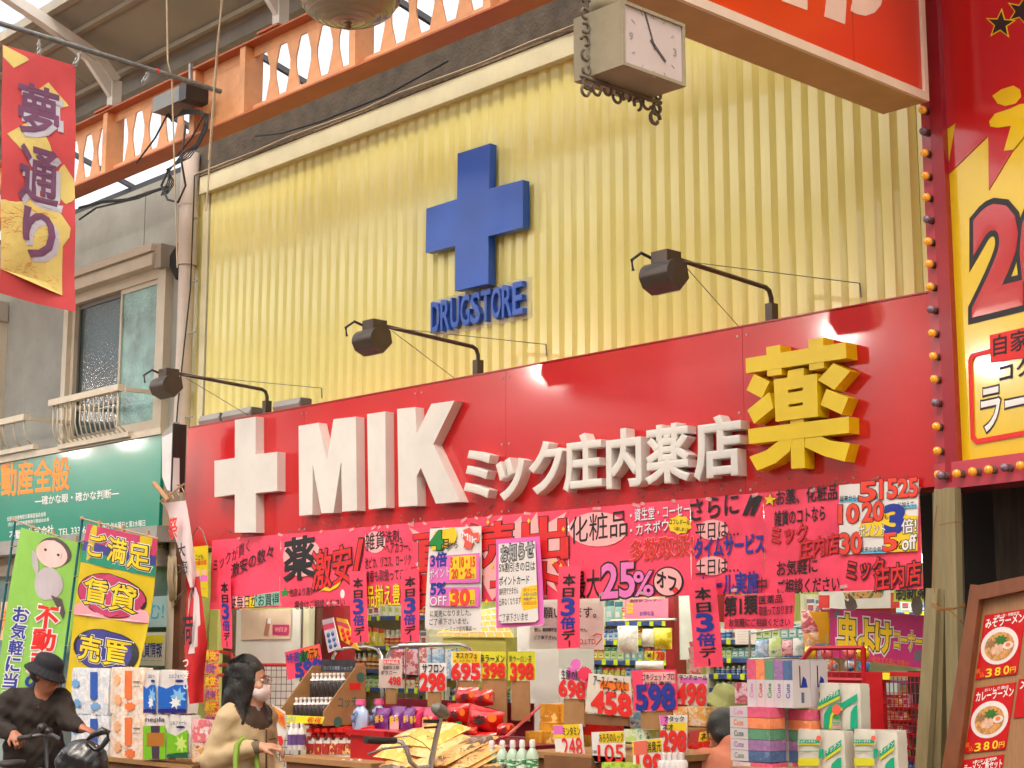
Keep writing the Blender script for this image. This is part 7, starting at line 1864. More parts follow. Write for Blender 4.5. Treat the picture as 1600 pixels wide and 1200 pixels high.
# ---- row of white capped green label bottles
table(755, 850, 1218, -1.25, -.95, 'low table under the green label bottles')
gl = print_mat('green_label', [srgb(225, 235, 220), srgb(40, 140, 80), srgb(235, 240, 235), srgb(90, 170, 110)], 30, stretch=(.4, .4, 2))
bottle_row([768, 785, 801, 816, 832], 1157, 1218, -1.1, M('mint_plastic', srgb(190, 215, 190, .9), rough=.3, coat=.3), wcap, 'white capped bottle with green label below the noodle packs', 'green label bottles in a row', r=.03, lab=gl, capk=.2)
# ---- ochre gift boxes
oc = print_mat('ochre_box', [srgb(206, 150, 50), srgb(190, 130, 40), srgb(226, 190, 120), srgb(140, 60, 30)], 10)
for i, (u0, v0, u1, v1, y) in enumerate([(844, 1100, 872, 1130, -.30), (872, 1100, 888, 1130, -.28), (843, 1129, 862, 1145, -.38), (821, 1143, 846, 1178, -.5), (847, 1143, 880, 1178, -.48), (880, 1128, 912, 1178, -.4)]):
    prop_box(u0, v0, u1, v1, y, .15, oc, ['ochre gift carton top left of the pile', 'ochre gift carton top right of the pile', 'small ochre carton in the middle of the pile', 'ochre gift carton at the lower left of the pile', 'ochre gift carton at the lower centre of the pile', 'ochre gift carton behind the 248 card'][i], 'box', 'gift_carton', 'ochre gift cartons below the white pillar')
table(818, 1000, 1179, -.9, -.1, 'cardboard table under the ochre cartons')
simple(850, 1182, 924, 1230, -.92, cardd, 'dark cardboard box under the 248 card', 'box', 'cardboard_box', .3)
# misc goods between cards
misc = [('red crinkled strip of candy behind the 248 and 105 cards', 910, 1133, 985, 1150, -.5, nr), ('green foil strip under the 458 card', 915, 1118, 980, 1133, -.45, M('green_foil', srgb(30, 120, 50), rough=.3, var=.3, vs_=20)), ('lime packets beside the 105 card', 940, 1193, 990, 1215, -1.0, print_mat('lime_packets', [srgb(190, 220, 80), srgb(140, 190, 50), srgb(240, 245, 220)], 30)), ('blue and white pack beside the 598 card stand', 975, 1111, 1002, 1150, -.5, PM['blue and white']), ('teal packs behind the 198 card', 975, 1140, 1010, 1160, -.6, PM['green and white'])]
for l_, u0, v0, u1, v1, y, m_ in misc: prop_box(u0, v0, u1, v1, y, .1, m_, l_, 'pack', 'packet_strip')
bottle_row([1038 + 9 * i for i in range(4)], 1176, 1215, -.95, wcap, wcap, 'plain white jar in the row below the 298 card', 'white jars at the bottom', r=.03, capk=.3)
table(1030, 1072, 1215, -1.1, -.85, 'low table under the white jars')
# small clear packed tubs next to the green hat
for i, (u0, u1) in enumerate([(1052, 1074), (1076, 1102)]):
    prop_box(u0, 1105, u1, 1134, -.1, .1, PM['red and cream'], ['pale packet box with red and green print below the 498 card, left one', 'pale packet box with red and green print below the 498 card, right one'][i], 'box', 'packet_box')
table(1000, 1118, 1136, -.12, .12, 'cardboard box carrying the small packet boxes')
# ---- tissue boxes
tcol = [srgb(206, 84, 116), srgb(222, 130, 84), srgb(84, 136, 104), srgb(144, 106, 152), srgb(70, 96, 136)]
tname = ['pink', 'orange', 'green', 'purple', 'blue']
tm = [print_mat('tissue_' + n_, [c, tuple(min(1, x * 1.2 + .02) for x in c), c, tuple(min(1, x * 1.3 + .10) for x in c)], 18, stripes=True) for n_, c in zip(tname, tcol)]
tw = M('tissue_white', srgb(220, 212, 214, .85), rough=.3, coat=.35, var=.02)
def tissue_stack(u, vtop, vbot, y, wx, dy, label, n_=5, lay=True, textu=None, grp='wrapped tissue box packs'):
    p = P(u, vbot, y); h = P(u, vtop, y).z - p.z; hh = h / n_
    t = thing('tissue_pack', label, 'tissue boxes', (p.x + wx / 2, y + dy / 2, p.z), grp)
    for k in range(n_):
        i = n_ - 1 - k; z0 = p.z + hh * k + .001; z1 = p.z + hh * (k + 1) - .001
        m_ = MB(); m_.box(p.x, p.x + wx * .45, y, y + dy, z0, z1, 0); m_.box(p.x + wx * .4502, p.x + wx, y, y + dy, z0, z1, 1)
        b = m_.build('tissue_box', [tw, tm[i % 5]], t)
        s = Surf(FY(y), [(0, 0)] * 4); s.c = [(p.x + wx * .10, z1 - hh * .2), (p.x + wx * .34, z1 - hh * .2), (p.x + wx * .34, z0 + hh * .25), (p.x + wx * .10, z0 + hh * .25)]
        letter(s, 'Cute', (0, 0, 1, 1), [inkpk, inko, M('print_dark_green', None), inkp, M('print_grey', None)][i % 5], b, lift=.001)
    return t
zTT = table(1140, 1300, 1203, -1.05, -.7, 'table under the wrapped tissue packs')
tissue_stack(1142, 1103, 1188, -.98, .215, .105, 'pack of five stacked tissue boxes nearest the salmon shirt')
tissue_stack(1205, 1107, 1188, -.84, .215, .105, 'pack of five stacked tissue boxes behind the first, beside the kitchen towels')
tissue_stack(1145, 1189, 1203, -.98, .215, .105, 'tissue box at the bottom of the stack', n_=1)
tissue_stack(1210, 1189, 1203, -.84, .215, .105, 'tissue box at the bottom behind the kitchen towels', n_=1)
# upright pack on top
y = -.93; p = P(1168, 1104, y); h = P(1168, 1031, y).z - p.z
for q in range(2):
    t = thing('tissue_pack', ['pack of five upright tissue boxes on top of the stack, front one', 'pack of upright tissue boxes on top of the stack, rear one'][q], 'tissue boxes', (p.x + .12, y + .13 * q, p.z), 'wrapped tissue box packs')
    for k in range(5):
        x0 = p.x + .049 * k; y0 = y + .125 * q
        m_ = MB(); m_.box(x0 + .0006, x0 + .0484, y0, y0 + .122, p.z, p.z + h * .58, 0); m_.box(x0 + .0006, x0 + .0484, y0, y0 + .122, p.z + h * .5802, p.z + h, 1)
        b = m_.build('tissue_box', [tw, tm[k]], t)
        if q == 0:
            s = Surf(FY(y0), [(0, 0)] * 4); a_, b_ = (x0 + .014, x0 + .034), (p.z + h * .2, p.z + h * .5); s.c = [(a_[0], b_[0]), (a_[0], b_[1]), (a_[1], b_[1]), (a_[1], b_[0])]
            letter(s, 'Cute', (0, 0, 1, 1), [inkpk, inkr, inkg, inkp, inkb][k], b, lift=.001)
    # white end panel with barcode and blue print on the +X face
    m_ = MB(); m_.box(p.x + .2451, p.x + .2475, y + .125 * q + .001, y + .125 * q + .121, p.z + .001, p.z + h - .001); m_.build('end_wrap', tw, t)
    fx = FX(p.x + .2475); yb_ = y + .125 * q
    flat_ab(fx, [(yb_ + .045, p.z + h * .42), (yb_ + .052, p.z + h * .42), (yb_ + .052, p.z + h * .88), (yb_ + .045, p.z + h * .88)], inkk, t, 'printed_line', .0003, .001)
    flat_ab(fx, [(yb_ + .052, p.z + h * .42), (yb_ + .10, p.z + h * .42), (yb_ + .09, p.z + h * .6), (yb_ + .07, p.z + h * .66)], inkb, t, 'printed_shape', .0003, .001)
    flat_ab(fx, [(yb_ + .055, p.z + h * .1), (yb_ + .075, p.z + h * .1), (yb_ + .075, p.z + h * .32), (yb_ + .055, p.z + h * .32)], M('print_slate', srgb(90, 100, 130), rough=.4), t, 'printed_block', .0003, .001)
# small box at left top of stack
prop_box(1148, 1067, 1168, 1100, -.55, .1, PM['pink and white'], 'small pink box with red top left of the upright tissue pack', 'box', 'product_box')
# ---- kitchen towel packs
kw = M('towel_pack_film', srgb(226, 222, 208, .8), rough=.28, coat=.4, var=.03, bump=.25, bs=20)
tg_ = M('print_sea_green', srgb(20, 160, 120), rough=.4); yg = M('print_chartreuse', srgb(205, 205, 40), rough=.4); co = M('print_coral', srgb(232, 100, 80), rough=.4)
def towel(u0, v0, u1, v1, y, kind, label):
    w_, h_ = u1 - u0, v1 - v0
    L = lambda a, b: (u0 + w_ * a, v0 + h_ * b)
    if kind == 'band':
        ex = [('p', [L(.02, .38), L(.55, .12), L(.55, .26), L(.02, .50)], tg_), ('p', [L(.02, .51), L(.55, .27), L(.55, .33), L(.02, .57)], yg, .0012), ('キッチンタオル', *L(.05, .38), *L(.53, .19), h_ * .11, inkw),
              ('p', [L(.60, .42), L(.98, .22), L(.98, .36), L(.62, .56)], tg_), ('p', [L(.15, .98), L(.17, .66), L(.28, .50), L(.45, .42), L(.60, .42), L(.62, .52), L(.42, .56), L(.32, .66), L(.28, .98)], tg_), ('p', [L(.285, .98), L(.33, .68), L(.42, .575), L(.62, .53), L(.62, .58), L(.44, .63), L(.38, .72), L(.35, .98)], yg, .0012),
              ('p', ell(*L(.48, .56), w_ * .11, h_ * .11, 18), co, .0024), ('p', ell(*L(.48, .74), w_ * .08, h_ * .04, 14), inkg, .0024), ('p', [L(.40, .84), L(.56, .84), L(.56, .87), L(.40, .87)], tg_, .0012), ('p', [L(.40, .9), L(.57, .9), L(.57, .93), L(.40, .93)], co, .0012),
              ('p', [L(.80, .98), L(.82, .62), L(.90, .5), L(.98, .46), L(.98, .98)], tg_)]
    else:
        ex = [('p', [L(.04, .20), L(.52, .20), L(.52, .28), L(.04, .28)], tg_), ('p', [L(.04, .285), L(.52, .285), L(.52, .31), L(.04, .31)], yg), ('キッチンタオル', *L(.06, .24), *L(.44, .24), h_ * .06, inkw), ('p', ell(*L(.50, .17), w_ * .055, h_ * .055, 14), co, .0012),
              ('p', [L(.08, .44), L(.48, .44), L(.48, .455), L(.08, .455)], tg_), ('p', [L(.06, .60), L(.50, .60), L(.50, .76), L(.06, .76)], yg), ('p', [L(.50, .40), L(.60, .40), L(.60, .58), L(.50, .60)], tg_),
              ('p', [L(.64, .44), L(.98, .20), L(.98, .34), L(.64, .58)], tg_), ('p', [L(.64, .59), L(.98, .35), L(.98, .41), L(.64, .65)], yg, .0012), ('キッチン', *L(.66, .47), *L(.97, .28), h_ * .11, inkw), ('p', [L(.72, .98), L(.78, .72), L(.9, .6), L(.98, .58), L(.98, .98)], tg_)]
    return tp_pack(u0, v0, u1, v1, y, kw, label, extra=ex, depth=.085, group='kitchen towel packs')
zk = table(1240, 1420, 1214, -1.0, -.6, 'table under the kitchen towel packs')
towel(1277, 1068, 1341, 1140, -.80, 'band', 'upper kitchen towel pack with a diagonal green band')
towel(1243, 1141, 1316, 1214, -.92, 'box', 'lower left kitchen towel pack')
towel(1331, 1141, 1399, 1214, -.92, 'box', 'lower right kitchen towel pack')
# ---- red rack with toys, red cabinet with goods behind mesh
t = thing('red_wire_rack', 'red framed rack top with hanging yellow, pink and blue round toys behind it', 'rack', P(1300, 1066, -.35))
m_ = MB(); y = -.35
for p, q in [((1252, 1034), (1268, 1013)), ((1268, 1013), (1349, 1012)), ((1349, 1012), (1350, 1070)), ((1292, 1062), (1350, 1063)), ((1292, 1050), (1350, 1051))]: m_.tube([P(*p, y), P(*q, y)], .012 if p[1] != 1050 else .005, 6)
for u in range(1276, 1348, 12): m_.tube([P(u, 1013, y), P(u, 1062, y)], .003, 5)
m_.build('frame', redrack, t, smooth='auto')
m_ = MB(); m_.box(P(1290, 1060, -.3).x, P(1352, 1060, -.3).x, -.3, -.1, P(1320, 1075, -.3).z, P(1320, 1052, -.3).z); m_.build('tray', mpole, t)
for i, (u, v, r_, c_, l_) in enumerate([(1266, 1020, 9, 'y', 'yellow bear shaped toy capsule at the left of the red rack'), (1292, 1020, 9, 'p', 'pink round toy capsule in the middle of the red rack'), (1326, 1020, 9, 'p', 'pink round toy capsule in the right half of the rack'), (1348, 1022, 10, 'y', 'yellow bear shaped toy capsule at the right of the rack'), (1300, 1040, 8, 'b', 'blue printed ball left in the lower row of the rack'), (1328, 1040, 8, 'b', 'blue printed ball in the middle of the lower row'), (1350, 1042, 9, 'b', 'blue and orange printed ball at the right end of the lower row')]):
    c = P(u, v, -.28); rr_ = r_ * .0034
    cm = {'y': M('toy_yellow', srgb(240, 200, 30), rough=.2, coat=.8), 'p': M('toy_pink', srgb(240, 120, 130), rough=.2, coat=.8), 'b': print_mat('toy_blue', [srgb(60, 140, 200), srgb(200, 225, 235), srgb(230, 120, 60), srgb(80, 170, 210)], 22, rough=.15)}[c_]
    b = thing('toy_capsule', l_, 'toy', c - Vector((0, 0, rr_)), 'round toys behind the red rack')
    m_ = MB(); m_.ball(c, rr_, 14); m_.build('ball', cm, b, smooth=True)
    m_ = MB(); m_.ball(c + Vector((-rr_ * .7, 0, rr_ * .75)), rr_ * .3, 8); m_.ball(c + Vector((rr_ * .7, 0, rr_ * .75)), rr_ * .3, 8)
    if c_ != 'b': m_.build('ears', cm, b, smooth=True)
    m_ = MB(); m_.ball(c + Vector((-rr_ * .35, -rr_ * .9, rr_ * .15)), rr_ * .12, 6); m_.ball(c + Vector((rr_ * .35, -rr_ * .9, rr_ * .15)), rr_ * .12, 6)
    if c_ != 'b': m_.build('eyes', inkk, b, smooth=True)
    m_ = MB(); m_.tube([c + Vector((0, 0, rr_ * .9)), c + Vector((0, .0, rr_ * .9 + .06))], .002, 4); m_.build('string', rope, b)
simple(1276, 1005, 1292, 1028, .0, PM['blue and white'], 'small printed box behind the yellow toy', 'box', 'product_box')
t = thing('red_cabinet', 'red metal cabinet with a wire mesh front holding small cartons', 'cabinet', P(1410, 1200, -.45))
y = -.45
xa, xb = P(1353, 1080, y).x, P(1379, 1080, y).x
m_ = MB(); zt2 = P(1366, 1050, y).z
m_.box(xa, xb, y, y + .03, .0, zt2); m_.build('corner_panel', redrack, t)
m_ = MB(); xr = P(1452, 1060, y).x; m_.box(xb + .001, xr, y, y + .02, P(1410, 1057, y).z, P(1410, 1050, y).z); m_.box(xb + .001, xr, y + .01, y + .03, P(1410, 1185, y).z - .01, P(1410, 1182, y).z); m_.build('rails', redrack, t)
m_ = MB()
for i in range(11):
    x = xb + (xr - xb) * (i + .5) / 11; m_.box(x - .0016, x + .0016, y + .004, y + .007, .4, P(1410, 1058, y).z)
for i in range(9):
    z = P(1410, 1066 + 17 * i, y).z; m_.box(xb, xr, y + .001, y + .0038, z - .0016, z + .0016)
setp(m_.build('wire_mesh', mpole, t), kind='stuff')
m_ = MB(); m_.box(xa, xr, y + .33, y + .34, 0, zt2); m_.build('dark_back', M('void_dark', None), t)
m_ = MB(); m_.box(xr + .002, xr + .02, y + .05, y + .34, 0, zt2); m_.build('side_panel', M('dark_cabinet_side', srgb(70, 40, 34, .7), rough=.6), t)
zrow = [1104, 1124, 1144, 1166]
for r, v in enumerate(zrow):
    zb_2 = P(1402, v, y + .08).z
    m_ = MB(); m_.box(xb + .002, xr - .002, y + .05, y + .3, zb_2 - .008, zb_2 - .001); m_.build('cabinet_shelf', redrack, t)
    for i in range(5):
        u = 1384 + i * 8.4; p = P(u, v, y + .08)
        if p.x > xr - .03: continue
        place('carton', ['orange', 'pink and white', 'red and cream', 'orange', 'pink and white'][(i + r) % 5], (p.x, y + .07, zb_2), '%s carton behind the cabinet mesh, %s row, %s from left' % (['orange', 'pink and white', 'red and cream', 'orange', 'pink and white'][(i + r) % 5], ['top', 'second', 'third', 'lowest'][r], nth(i)), 'cartons in the red cabinet', (.52, .8, .62))
o, _ = prop_box(1379, 1051, 1390, 1062, y - .012, .004, M('yellow_sticker', srgb(236, 226, 30), rough=.5), 'small yellow tag stuck on the red cabinet rail', 'tag', 'price_tag')
o, _ = prop_box(1380, 1067, 1404, 1084, y + .2, .01, M('pale_teal_glass', srgb(170, 200, 190), rough=.2), 'pale label card lying inside the cabinet top', 'card', 'label_card')
bottle_row([1416, 1424, 1432], 1188, 1214, -.5, M('dark_blue_plastic', srgb(40, 60, 110), rough=.3), MATS['dark_blue_plastic'], 'dark blue can below the mesh cabinet', 'dark blue cans', r=.016)
table(1412, 1440, 1214, -.56, -.46, 'dark ledge under the blue cans')
# black sheet painting the shade of the doorway behind beams
mb = MB(); mb.box(P(1450, 1000, .1).x, 3.9, .08, .12, 0, 2.3); mb.build('recess_shade', M('void_dark', None), rb)

# ================================================================ PEOPLE: distance fields meshed as one continuous surface
def rotm(yaw=0., pitch=0., roll=0.):
    return np.array(Matrix.Rotation(yaw, 3, 'Z') @ Matrix.Rotation(pitch, 3, 'X') @ Matrix.Rotation(roll, 3, 'Y'))
def field(prims, h, pad=.03, wob=0.):
    """prims: (kind, op, k, data...) kind 'c' tapered capsule (a, b, ra, rb), 'e' ellipsoid (c, r, rot)"""
    lo = np.full(3, 1e9); hi = -lo
    bbs = []
    for p in prims:
        if p[0] == 'c':
            a, b, ra, rb = map(np.array, p[3:7]); m = max(float(ra), float(rb)); l_, h_ = np.minimum(a, b) - m, np.maximum(a, b) + m
        else:
            c, r = np.array(p[3]), np.array(p[4]); m = r.max() if len(p) > 5 and p[5] is not None else r; l_, h_ = c - m, c + m
        bbs.append((l_, h_))
        if p[1] == '+': lo = np.minimum(lo, l_); hi = np.maximum(hi, h_)
    lo -= pad; hi += pad
    n = np.ceil((hi - lo) / h).astype(int) + 1
    F = np.full(n, .5, dtype=np.float32)
    ax = [lo[i] + h * np.arange(n[i]) for i in range(3)]
    for p, (l_, h_) in zip(prims, bbs):
        mg = .06
        i0 = [max(0, int((l_[i] - mg - lo[i]) / h)) for i in range(3)]; i1 = [min(n[i], int((h_[i] + mg - lo[i]) / h) + 2) for i in range(3)]
        if any(i1[i] <= i0[i] for i in range(3)): continue
        X, Y, Z = np.meshgrid(*[ax[i][i0[i]:i1[i]] for i in range(3)], indexing='ij')
        if p[0] == 'c':
            a, b, ra, rb = np.array(p[3], float), np.array(p[4], float), p[5], p[6]
            d = b - a; L2 = max(d @ d, 1e-9)
            t = np.clip(((X - a[0]) * d[0] + (Y - a[1]) * d[1] + (Z - a[2]) * d[2]) / L2, 0, 1)
            D = np.sqrt((X - a[0] - t * d[0]) ** 2 + (Y - a[1] - t * d[1]) ** 2 + (Z - a[2] - t * d[2]) ** 2) - (ra + (rb - ra) * t)
        else:
            c, r = np.array(p[3], float), np.array(p[4], float)
            q = np.stack([X - c[0], Y - c[1], Z - c[2]], -1)
            if len(p) > 5 and p[5] is not None: q = q @ p[5]
            k0 = np.sqrt(((q / r) ** 2).sum(-1)); k1 = np.sqrt(((q / r ** 2) ** 2).sum(-1)) + 1e-9
            D = k0 * (k0 - 1) / k1
        S = F[i0[0]:i1[0], i0[1]:i1[1], i0[2]:i1[2]]; k = p[2]
        if p[1] == '+':
            hh = np.clip(.5 + .5 * (S - D) / k, 0, 1); S[...] = S * (1 - hh) + D * hh - k * hh * (1 - hh)
        else:
            hh = np.clip(.5 - .5 * (S + D) / k, 0, 1); S[...] = S * (1 - hh) - D * hh + k * hh * (1 - hh)
    if wob:
        X, Y, Z = np.meshgrid(*ax, indexing='ij')
        F += wob * (np.sin(X * 47 + Z * 31 + 1) * np.sin(Y * 41 - Z * 23) + .7 * np.sin(Z * 63 + X * 21 + Y * 17) + .4 * np.sin(X * 90 - Z * 70 + Y * 50))
    return F, lo, h
def nets(F, lo, h):
    s = F < 0
    nx, ny, nz = F.shape
    acc = np.zeros((nx - 1, ny - 1, nz - 1, 3)); cnt = np.zeros((nx - 1, ny - 1, nz - 1))
    for axis in range(3):
        sl0 = [slice(None)] * 3; sl1 = [slice(None)] * 3; sl0[axis] = slice(0, -1); sl1[axis] = slice(1, None)
        a, b = F[tuple(sl0)], F[tuple(sl1)]
        cr = (a < 0) != (b < 0)
        t = np.where(cr, a / np.where(cr, a - b, 1), 0)
        o = [i for i in range(3) if i != axis]
        for d0 in (0, 1):
            for d1 in (0, 1):
                sl = [slice(None)] * 3
                sl[o[0]] = slice(d0, F.shape[o[0]] - 1 + d0); sl[o[1]] = slice(d1, F.shape[o[1]] - 1 + d1)
                c = cr[tuple(sl)]; tt = t[tuple(sl)]
                acc[..., axis] += c * tt; acc[..., o[0]] += c * d0; acc[..., o[1]] += c * d1; cnt += c
    act = cnt > 0
    idx = -np.ones(act.shape, int); idx[act] = np.arange(act.sum())
    ii = np.argwhere(act)
    V = (ii + acc[act] / cnt[act][:, None]) * h + lo
    faces = []
    for axis in range(3):
        sl0 = [slice(None)] * 3; sl1 = [slice(None)] * 3; sl0[axis] = slice(0, -1); sl1[axis] = slice(1, None)
        A, B = s[tuple(sl0)], s[tuple(sl1)]
        e = np.argwhere(A != B)
        o = [(axis + 1) % 3, (axis + 2) % 3]
        e = e[(e[:, o[0]] > 0) & (e[:, o[1]] > 0) & (e[:, o[0]] < F.shape[o[0]] - 1) & (e[:, o[1]] < F.shape[o[1]] - 1)]
        def g(d0, d1):
            q = e.copy(); q[:, o[0]] -= d0; q[:, o[1]] -= d1; return idx[q[:, 0], q[:, 1], q[:, 2]]
        q = np.stack([g(1, 1), g(0, 1), g(0, 0), g(1, 0)], 1)
        fl = A[e[:, 0], e[:, 1], e[:, 2]]
        q[~fl] = q[~fl][:, ::-1]
        faces.append(q[(q >= 0).all(1)])
    return V, np.concatenate(faces)
def sdf_mesh(name, prims, h, mats, parent, wob=0., midx=None):
    F, lo, hh = field(prims, h, wob=wob)
    V, Q = nets(F, lo, hh)
    me = bpy.data.meshes.new(name)
    me.from_pydata([tuple(v) for v in V], [], [tuple(int(i) for i in f) for f in Q])
    if not isinstance(mats, (list, tuple)): mats = [mats]
    for m in mats: me.materials.append(m)
    if midx is not None and len(mats) > 1:
        C = V[Q].mean(1); me.polygons.foreach_set('material_index', midx(C).astype(int))
    me.polygons.foreach_set('use_smooth', [True] * len(Q)); me.update()
    o = bpy.data.objects.new(name, me); COL.objects.link(o)
    o.parent = parent
    return o
class Head:
    """head prims in person space: turned by yaw and pitched about the neck"""
    def __init__(s, c, yaw=0., pitch=0., k=1.):
        s.c = np.array(c, float); s.R = rotm(yaw, pitch); s.k = k
    def p(s, q): return tuple(s.c + s.R @ (np.array(q, float) * s.k))
    def E(s, c, r, k=.012, op='+'): return ('e', op, k, s.p(c), tuple(np.array(r) * s.k), s.R)
    def C(s, a, b, ra, rb, k=.01, op='+'): return ('c', op, k, s.p(a), s.p(b), ra * s.k, rb * s.k)
    def base(s):
        return [s.E((0, .018, .03), (.074, .094, .092), .02), s.E((0, -.025, -.035), (.058, .066, .075), .03), s.E((0, -.062, -.085), (.028, .026, .02), .02),
                s.C((0, -.088, .012), (0, -.108, -.028), .008, .013, .010), s.E((0, -.098, -.032), (.018, .012, .009), .006),
                s.E((-.033, -.088, .012), (.016, .012, .010), .008, '-'), s.E((.033, -.088, .012), (.016, .012, .010), .008, '-'),
                s.C((-.045, -.080, .030), (-.015, -.090, .032), .007, .008, .008), s.C((.045, -.080, .030), (.015, -.090, .032), .007, .008, .008),
                s.E((-.04, -.072, -.022), (.022, .02, .02), .015), s.E((.04, -.072, -.022), (.022, .02, .02), .015),
                s.E((0, -.088, -.056), (.022, .012, .006), .004), s.E((0, -.086, -.068), (.019, .012, .007), .004),
                s.E((-.077, .012, -.005), (.009, .018, .030), .006), s.E((.077, .012, -.005), (.009, .018, .030), .006)]
    def eyes(s, parent, hm, mw):
        for sx in (-1, 1):
            sdf_mesh('eye', [s.E((sx * .033, -.083, .012), (.013, .008, .009), .002)], .003, mw, parent)
            sdf_mesh('iris', [s.E((sx * .033, -.0905, .012), (.0055, .003, .0055), .001)], .0018, hm, parent)
            sdf_mesh('eyebrow', [s.C((sx * .018, -.096, .035), (sx * .048, -.086, .036), .003, .002, .003)], .0025, hm, parent)
def hand(w, d, up, side, curl=.6, k=1.):
    """palm and five fingers. w wrist, d finger direction, up back-of-hand normal, side -1/1 thumb side"""
    w = np.array(w, float); d = np.array(d, float); d /= np.linalg.norm(d); up = np.array(up, float); up -= d * (up @ d); up /= np.linalg.norm(up)
    s = np.cross(d, up) * side
    o = [('c', '+', .015, tuple(w - d * .03), tuple(w + d * .01), .026 * k, .027 * k), ('e', '+', .012, tuple(w + d * .045 * k), (.045 * k, .040 * k, .017 * k), np.stack([d, s, up], 1))]
    for i, (off, ln) in enumerate([(.030, .066), (.010, .074), (-.010, .068), (-.029, .052)]):
        b = w + d * .080 * k + s * off * k; a1 = curl * .7; a2 = curl * 1.6
        d1 = d * cos(a1) - up * sin(a1); d2 = d * cos(a2) - up * sin(a2); d3 = d * cos(a2 * 1.35) - up * sin(a2 * 1.35)
        m = b + d1 * ln * .45 * k; n = m + d2 * ln * .33 * k; e = n + d3 * ln * .26 * k
        o += [('c', '+', .003, tuple(b - d * .02), tuple(m), .0088 * k, .0082 * k), ('c', '+', .003, tuple(m), tuple(n), .0082 * k, .0075 * k), ('c', '+', .003, tuple(n), tuple(e), .0075 * k, .0062 * k)]
    t0 = w + d * .02 * k + s * .026 * k; t1 = t0 + (d * .6 + s * .7 - up * .3) * .036 * k; t2 = t1 + (d * .9 + s * .15 - up * .5) * .032 * k
    o += [('c', '+', .008, tuple(t0), tuple(t1), .013 * k, .010 * k), ('c', '+', .003, tuple(t1), tuple(t2), .010 * k, .0075 * k)]
    return o
def brim(hd, w_, z0):
    o = [hd.E((0, .02, .09), (.088, .104, .055), .02), hd.E((0, .018, .06), (.090, .106, .05), .02)]
    for j in range(5):
        q = j / 4; n_ = 22
        for i in range(n_):
            a, b = 2 * pi * i / n_, 2 * pi * (i + 1) / n_; z = .046 * (1 - q) + z0 * q
            rx, ry = .088 + w_ * q, .104 + (w_ + .004) * q
            o.append(hd.C((rx * cos(a), .018 + ry * sin(a), z), (rx * cos(b), .018 + ry * sin(b), z), .0085, .0085, .006))
    return o
skin = M('skin', srgb(206, 150, 120, .85), rough=.5, var=.06, vs_=20); 
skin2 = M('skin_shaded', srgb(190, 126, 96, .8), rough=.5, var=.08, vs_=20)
hairm = M('black_hair', (.012, .010, .009), rough=.38, var=.4, vs_=60, stretch=(6, 6, .4), bump=.6, bs=50)
trous = M('dark_trousers', (.03, .03, .035), rough=.8, var=.2, bump=.2, bs=40)
shoe = M('black_shoe', (.02, .018, .016), rough=.4)
eyew = M('eye_white', (.7, .68, .64), rough=.2, var=0); eyed = M('eye_dark', (.02, .015, .012), rough=.15, var=0)
def fixparent(t): WL[t] = Vector((0, 0, 0))
def legs(x, H, hipz, y=0., sp=.0):
    o = []
    for sx in (-1, 1):
        o += [('c', '+', .03, (sx * .085, y, hipz), (sx * .09, y - .02 + sx * sp, hipz * .52), .085, .055), ('c', '+', .02, (sx * .09, y - .02 + sx * sp, hipz * .52), (sx * .09, y + .01 + sx * sp, .09), .054, .036), ('c', '+', .02, (sx * .09, y + .02 + sx * sp, .045), (sx * .095, y - .13 + sx * sp, .035), .036, .032)]
    return o
def person(loc, rz, label):
    t = thing('person', label, 'person', loc, None, rz)
    fixparent(t)
    return t
def facing(right, back):
    """world facing from photo right and towards-camera amounts -> rotation for a figure facing local -Y"""
    Fh = Vector((FW.x, FW.y, 0)).normalized()
    d = RT * right - Fh * back
    return math.atan2(d.x, -d.y)
SK = lambda i: (lambda C: np.zeros(len(C)))
# ---- the woman in the beige jacket
wp = PD(388, 1028, 8.35)
t = person((wp.x, wp.y, 0), facing(.80, .60), 'woman in beige zip jacket with brown collar, long black hair, glasses and white face mask')
hd = Head((0, -.015, 1.415), yaw=radians(24), pitch=radians(4), k=1.0)
torso = [('e', '+', .05, (0, .0, 1.16), (.14, .10, .17), None), ('e', '+', .05, (0, .0, .95), (.14, .11, .2), None), ('c', '+', .03, (0, .01, 1.2), (0, -.005, 1.34), .06, .047), ('c', '+', .04, (-.11, 0, 1.245), (.11, 0, 1.245), .045, .045)]
RS, RE, RW = (-.135, .0, 1.225), (-.185, .05, 1.02), (-.10, -.165, 1.085)
LS, LE, LW = (.135, .0, 1.225), (.175, .03, .99), (.14, -.17, .90)
arms = [('c', '+', .02, RS, RE, .045, .037), ('c', '+', .015, RE, RW, .037, .027), ('c', '+', .02, LS, LE, .045, .037), ('c', '+', .015, LE, LW, .037, .027)]
body = hd.base() + torso + arms + hand((-.088, -.19, 1.09), (.62, -.75, .05), (-.1, -.2, 1), 1, .75) + hand((.135, -.19, .885), (-.1, -.8, -.5), (.9, 0, .2), -1, .5) + legs(0, 1.54, .86)
sdf_mesh('body', body, .0068, [skin, trous, shoe], t, midx=lambda C: np.where(C[:, 2] < .075, 2, np.where(C[:, 2] < .84, 1, 0)))
hd.eyes(t, eyed, eyew)
jk = M('beige_jacket', srgb(196, 172, 132, .85), rough=.75, var=.08, vs_=4, bump=.6, bs=13); jkd = M('brown_collar', srgb(74, 54, 40, .8), rough=.8, var=.1)
I_ = .035
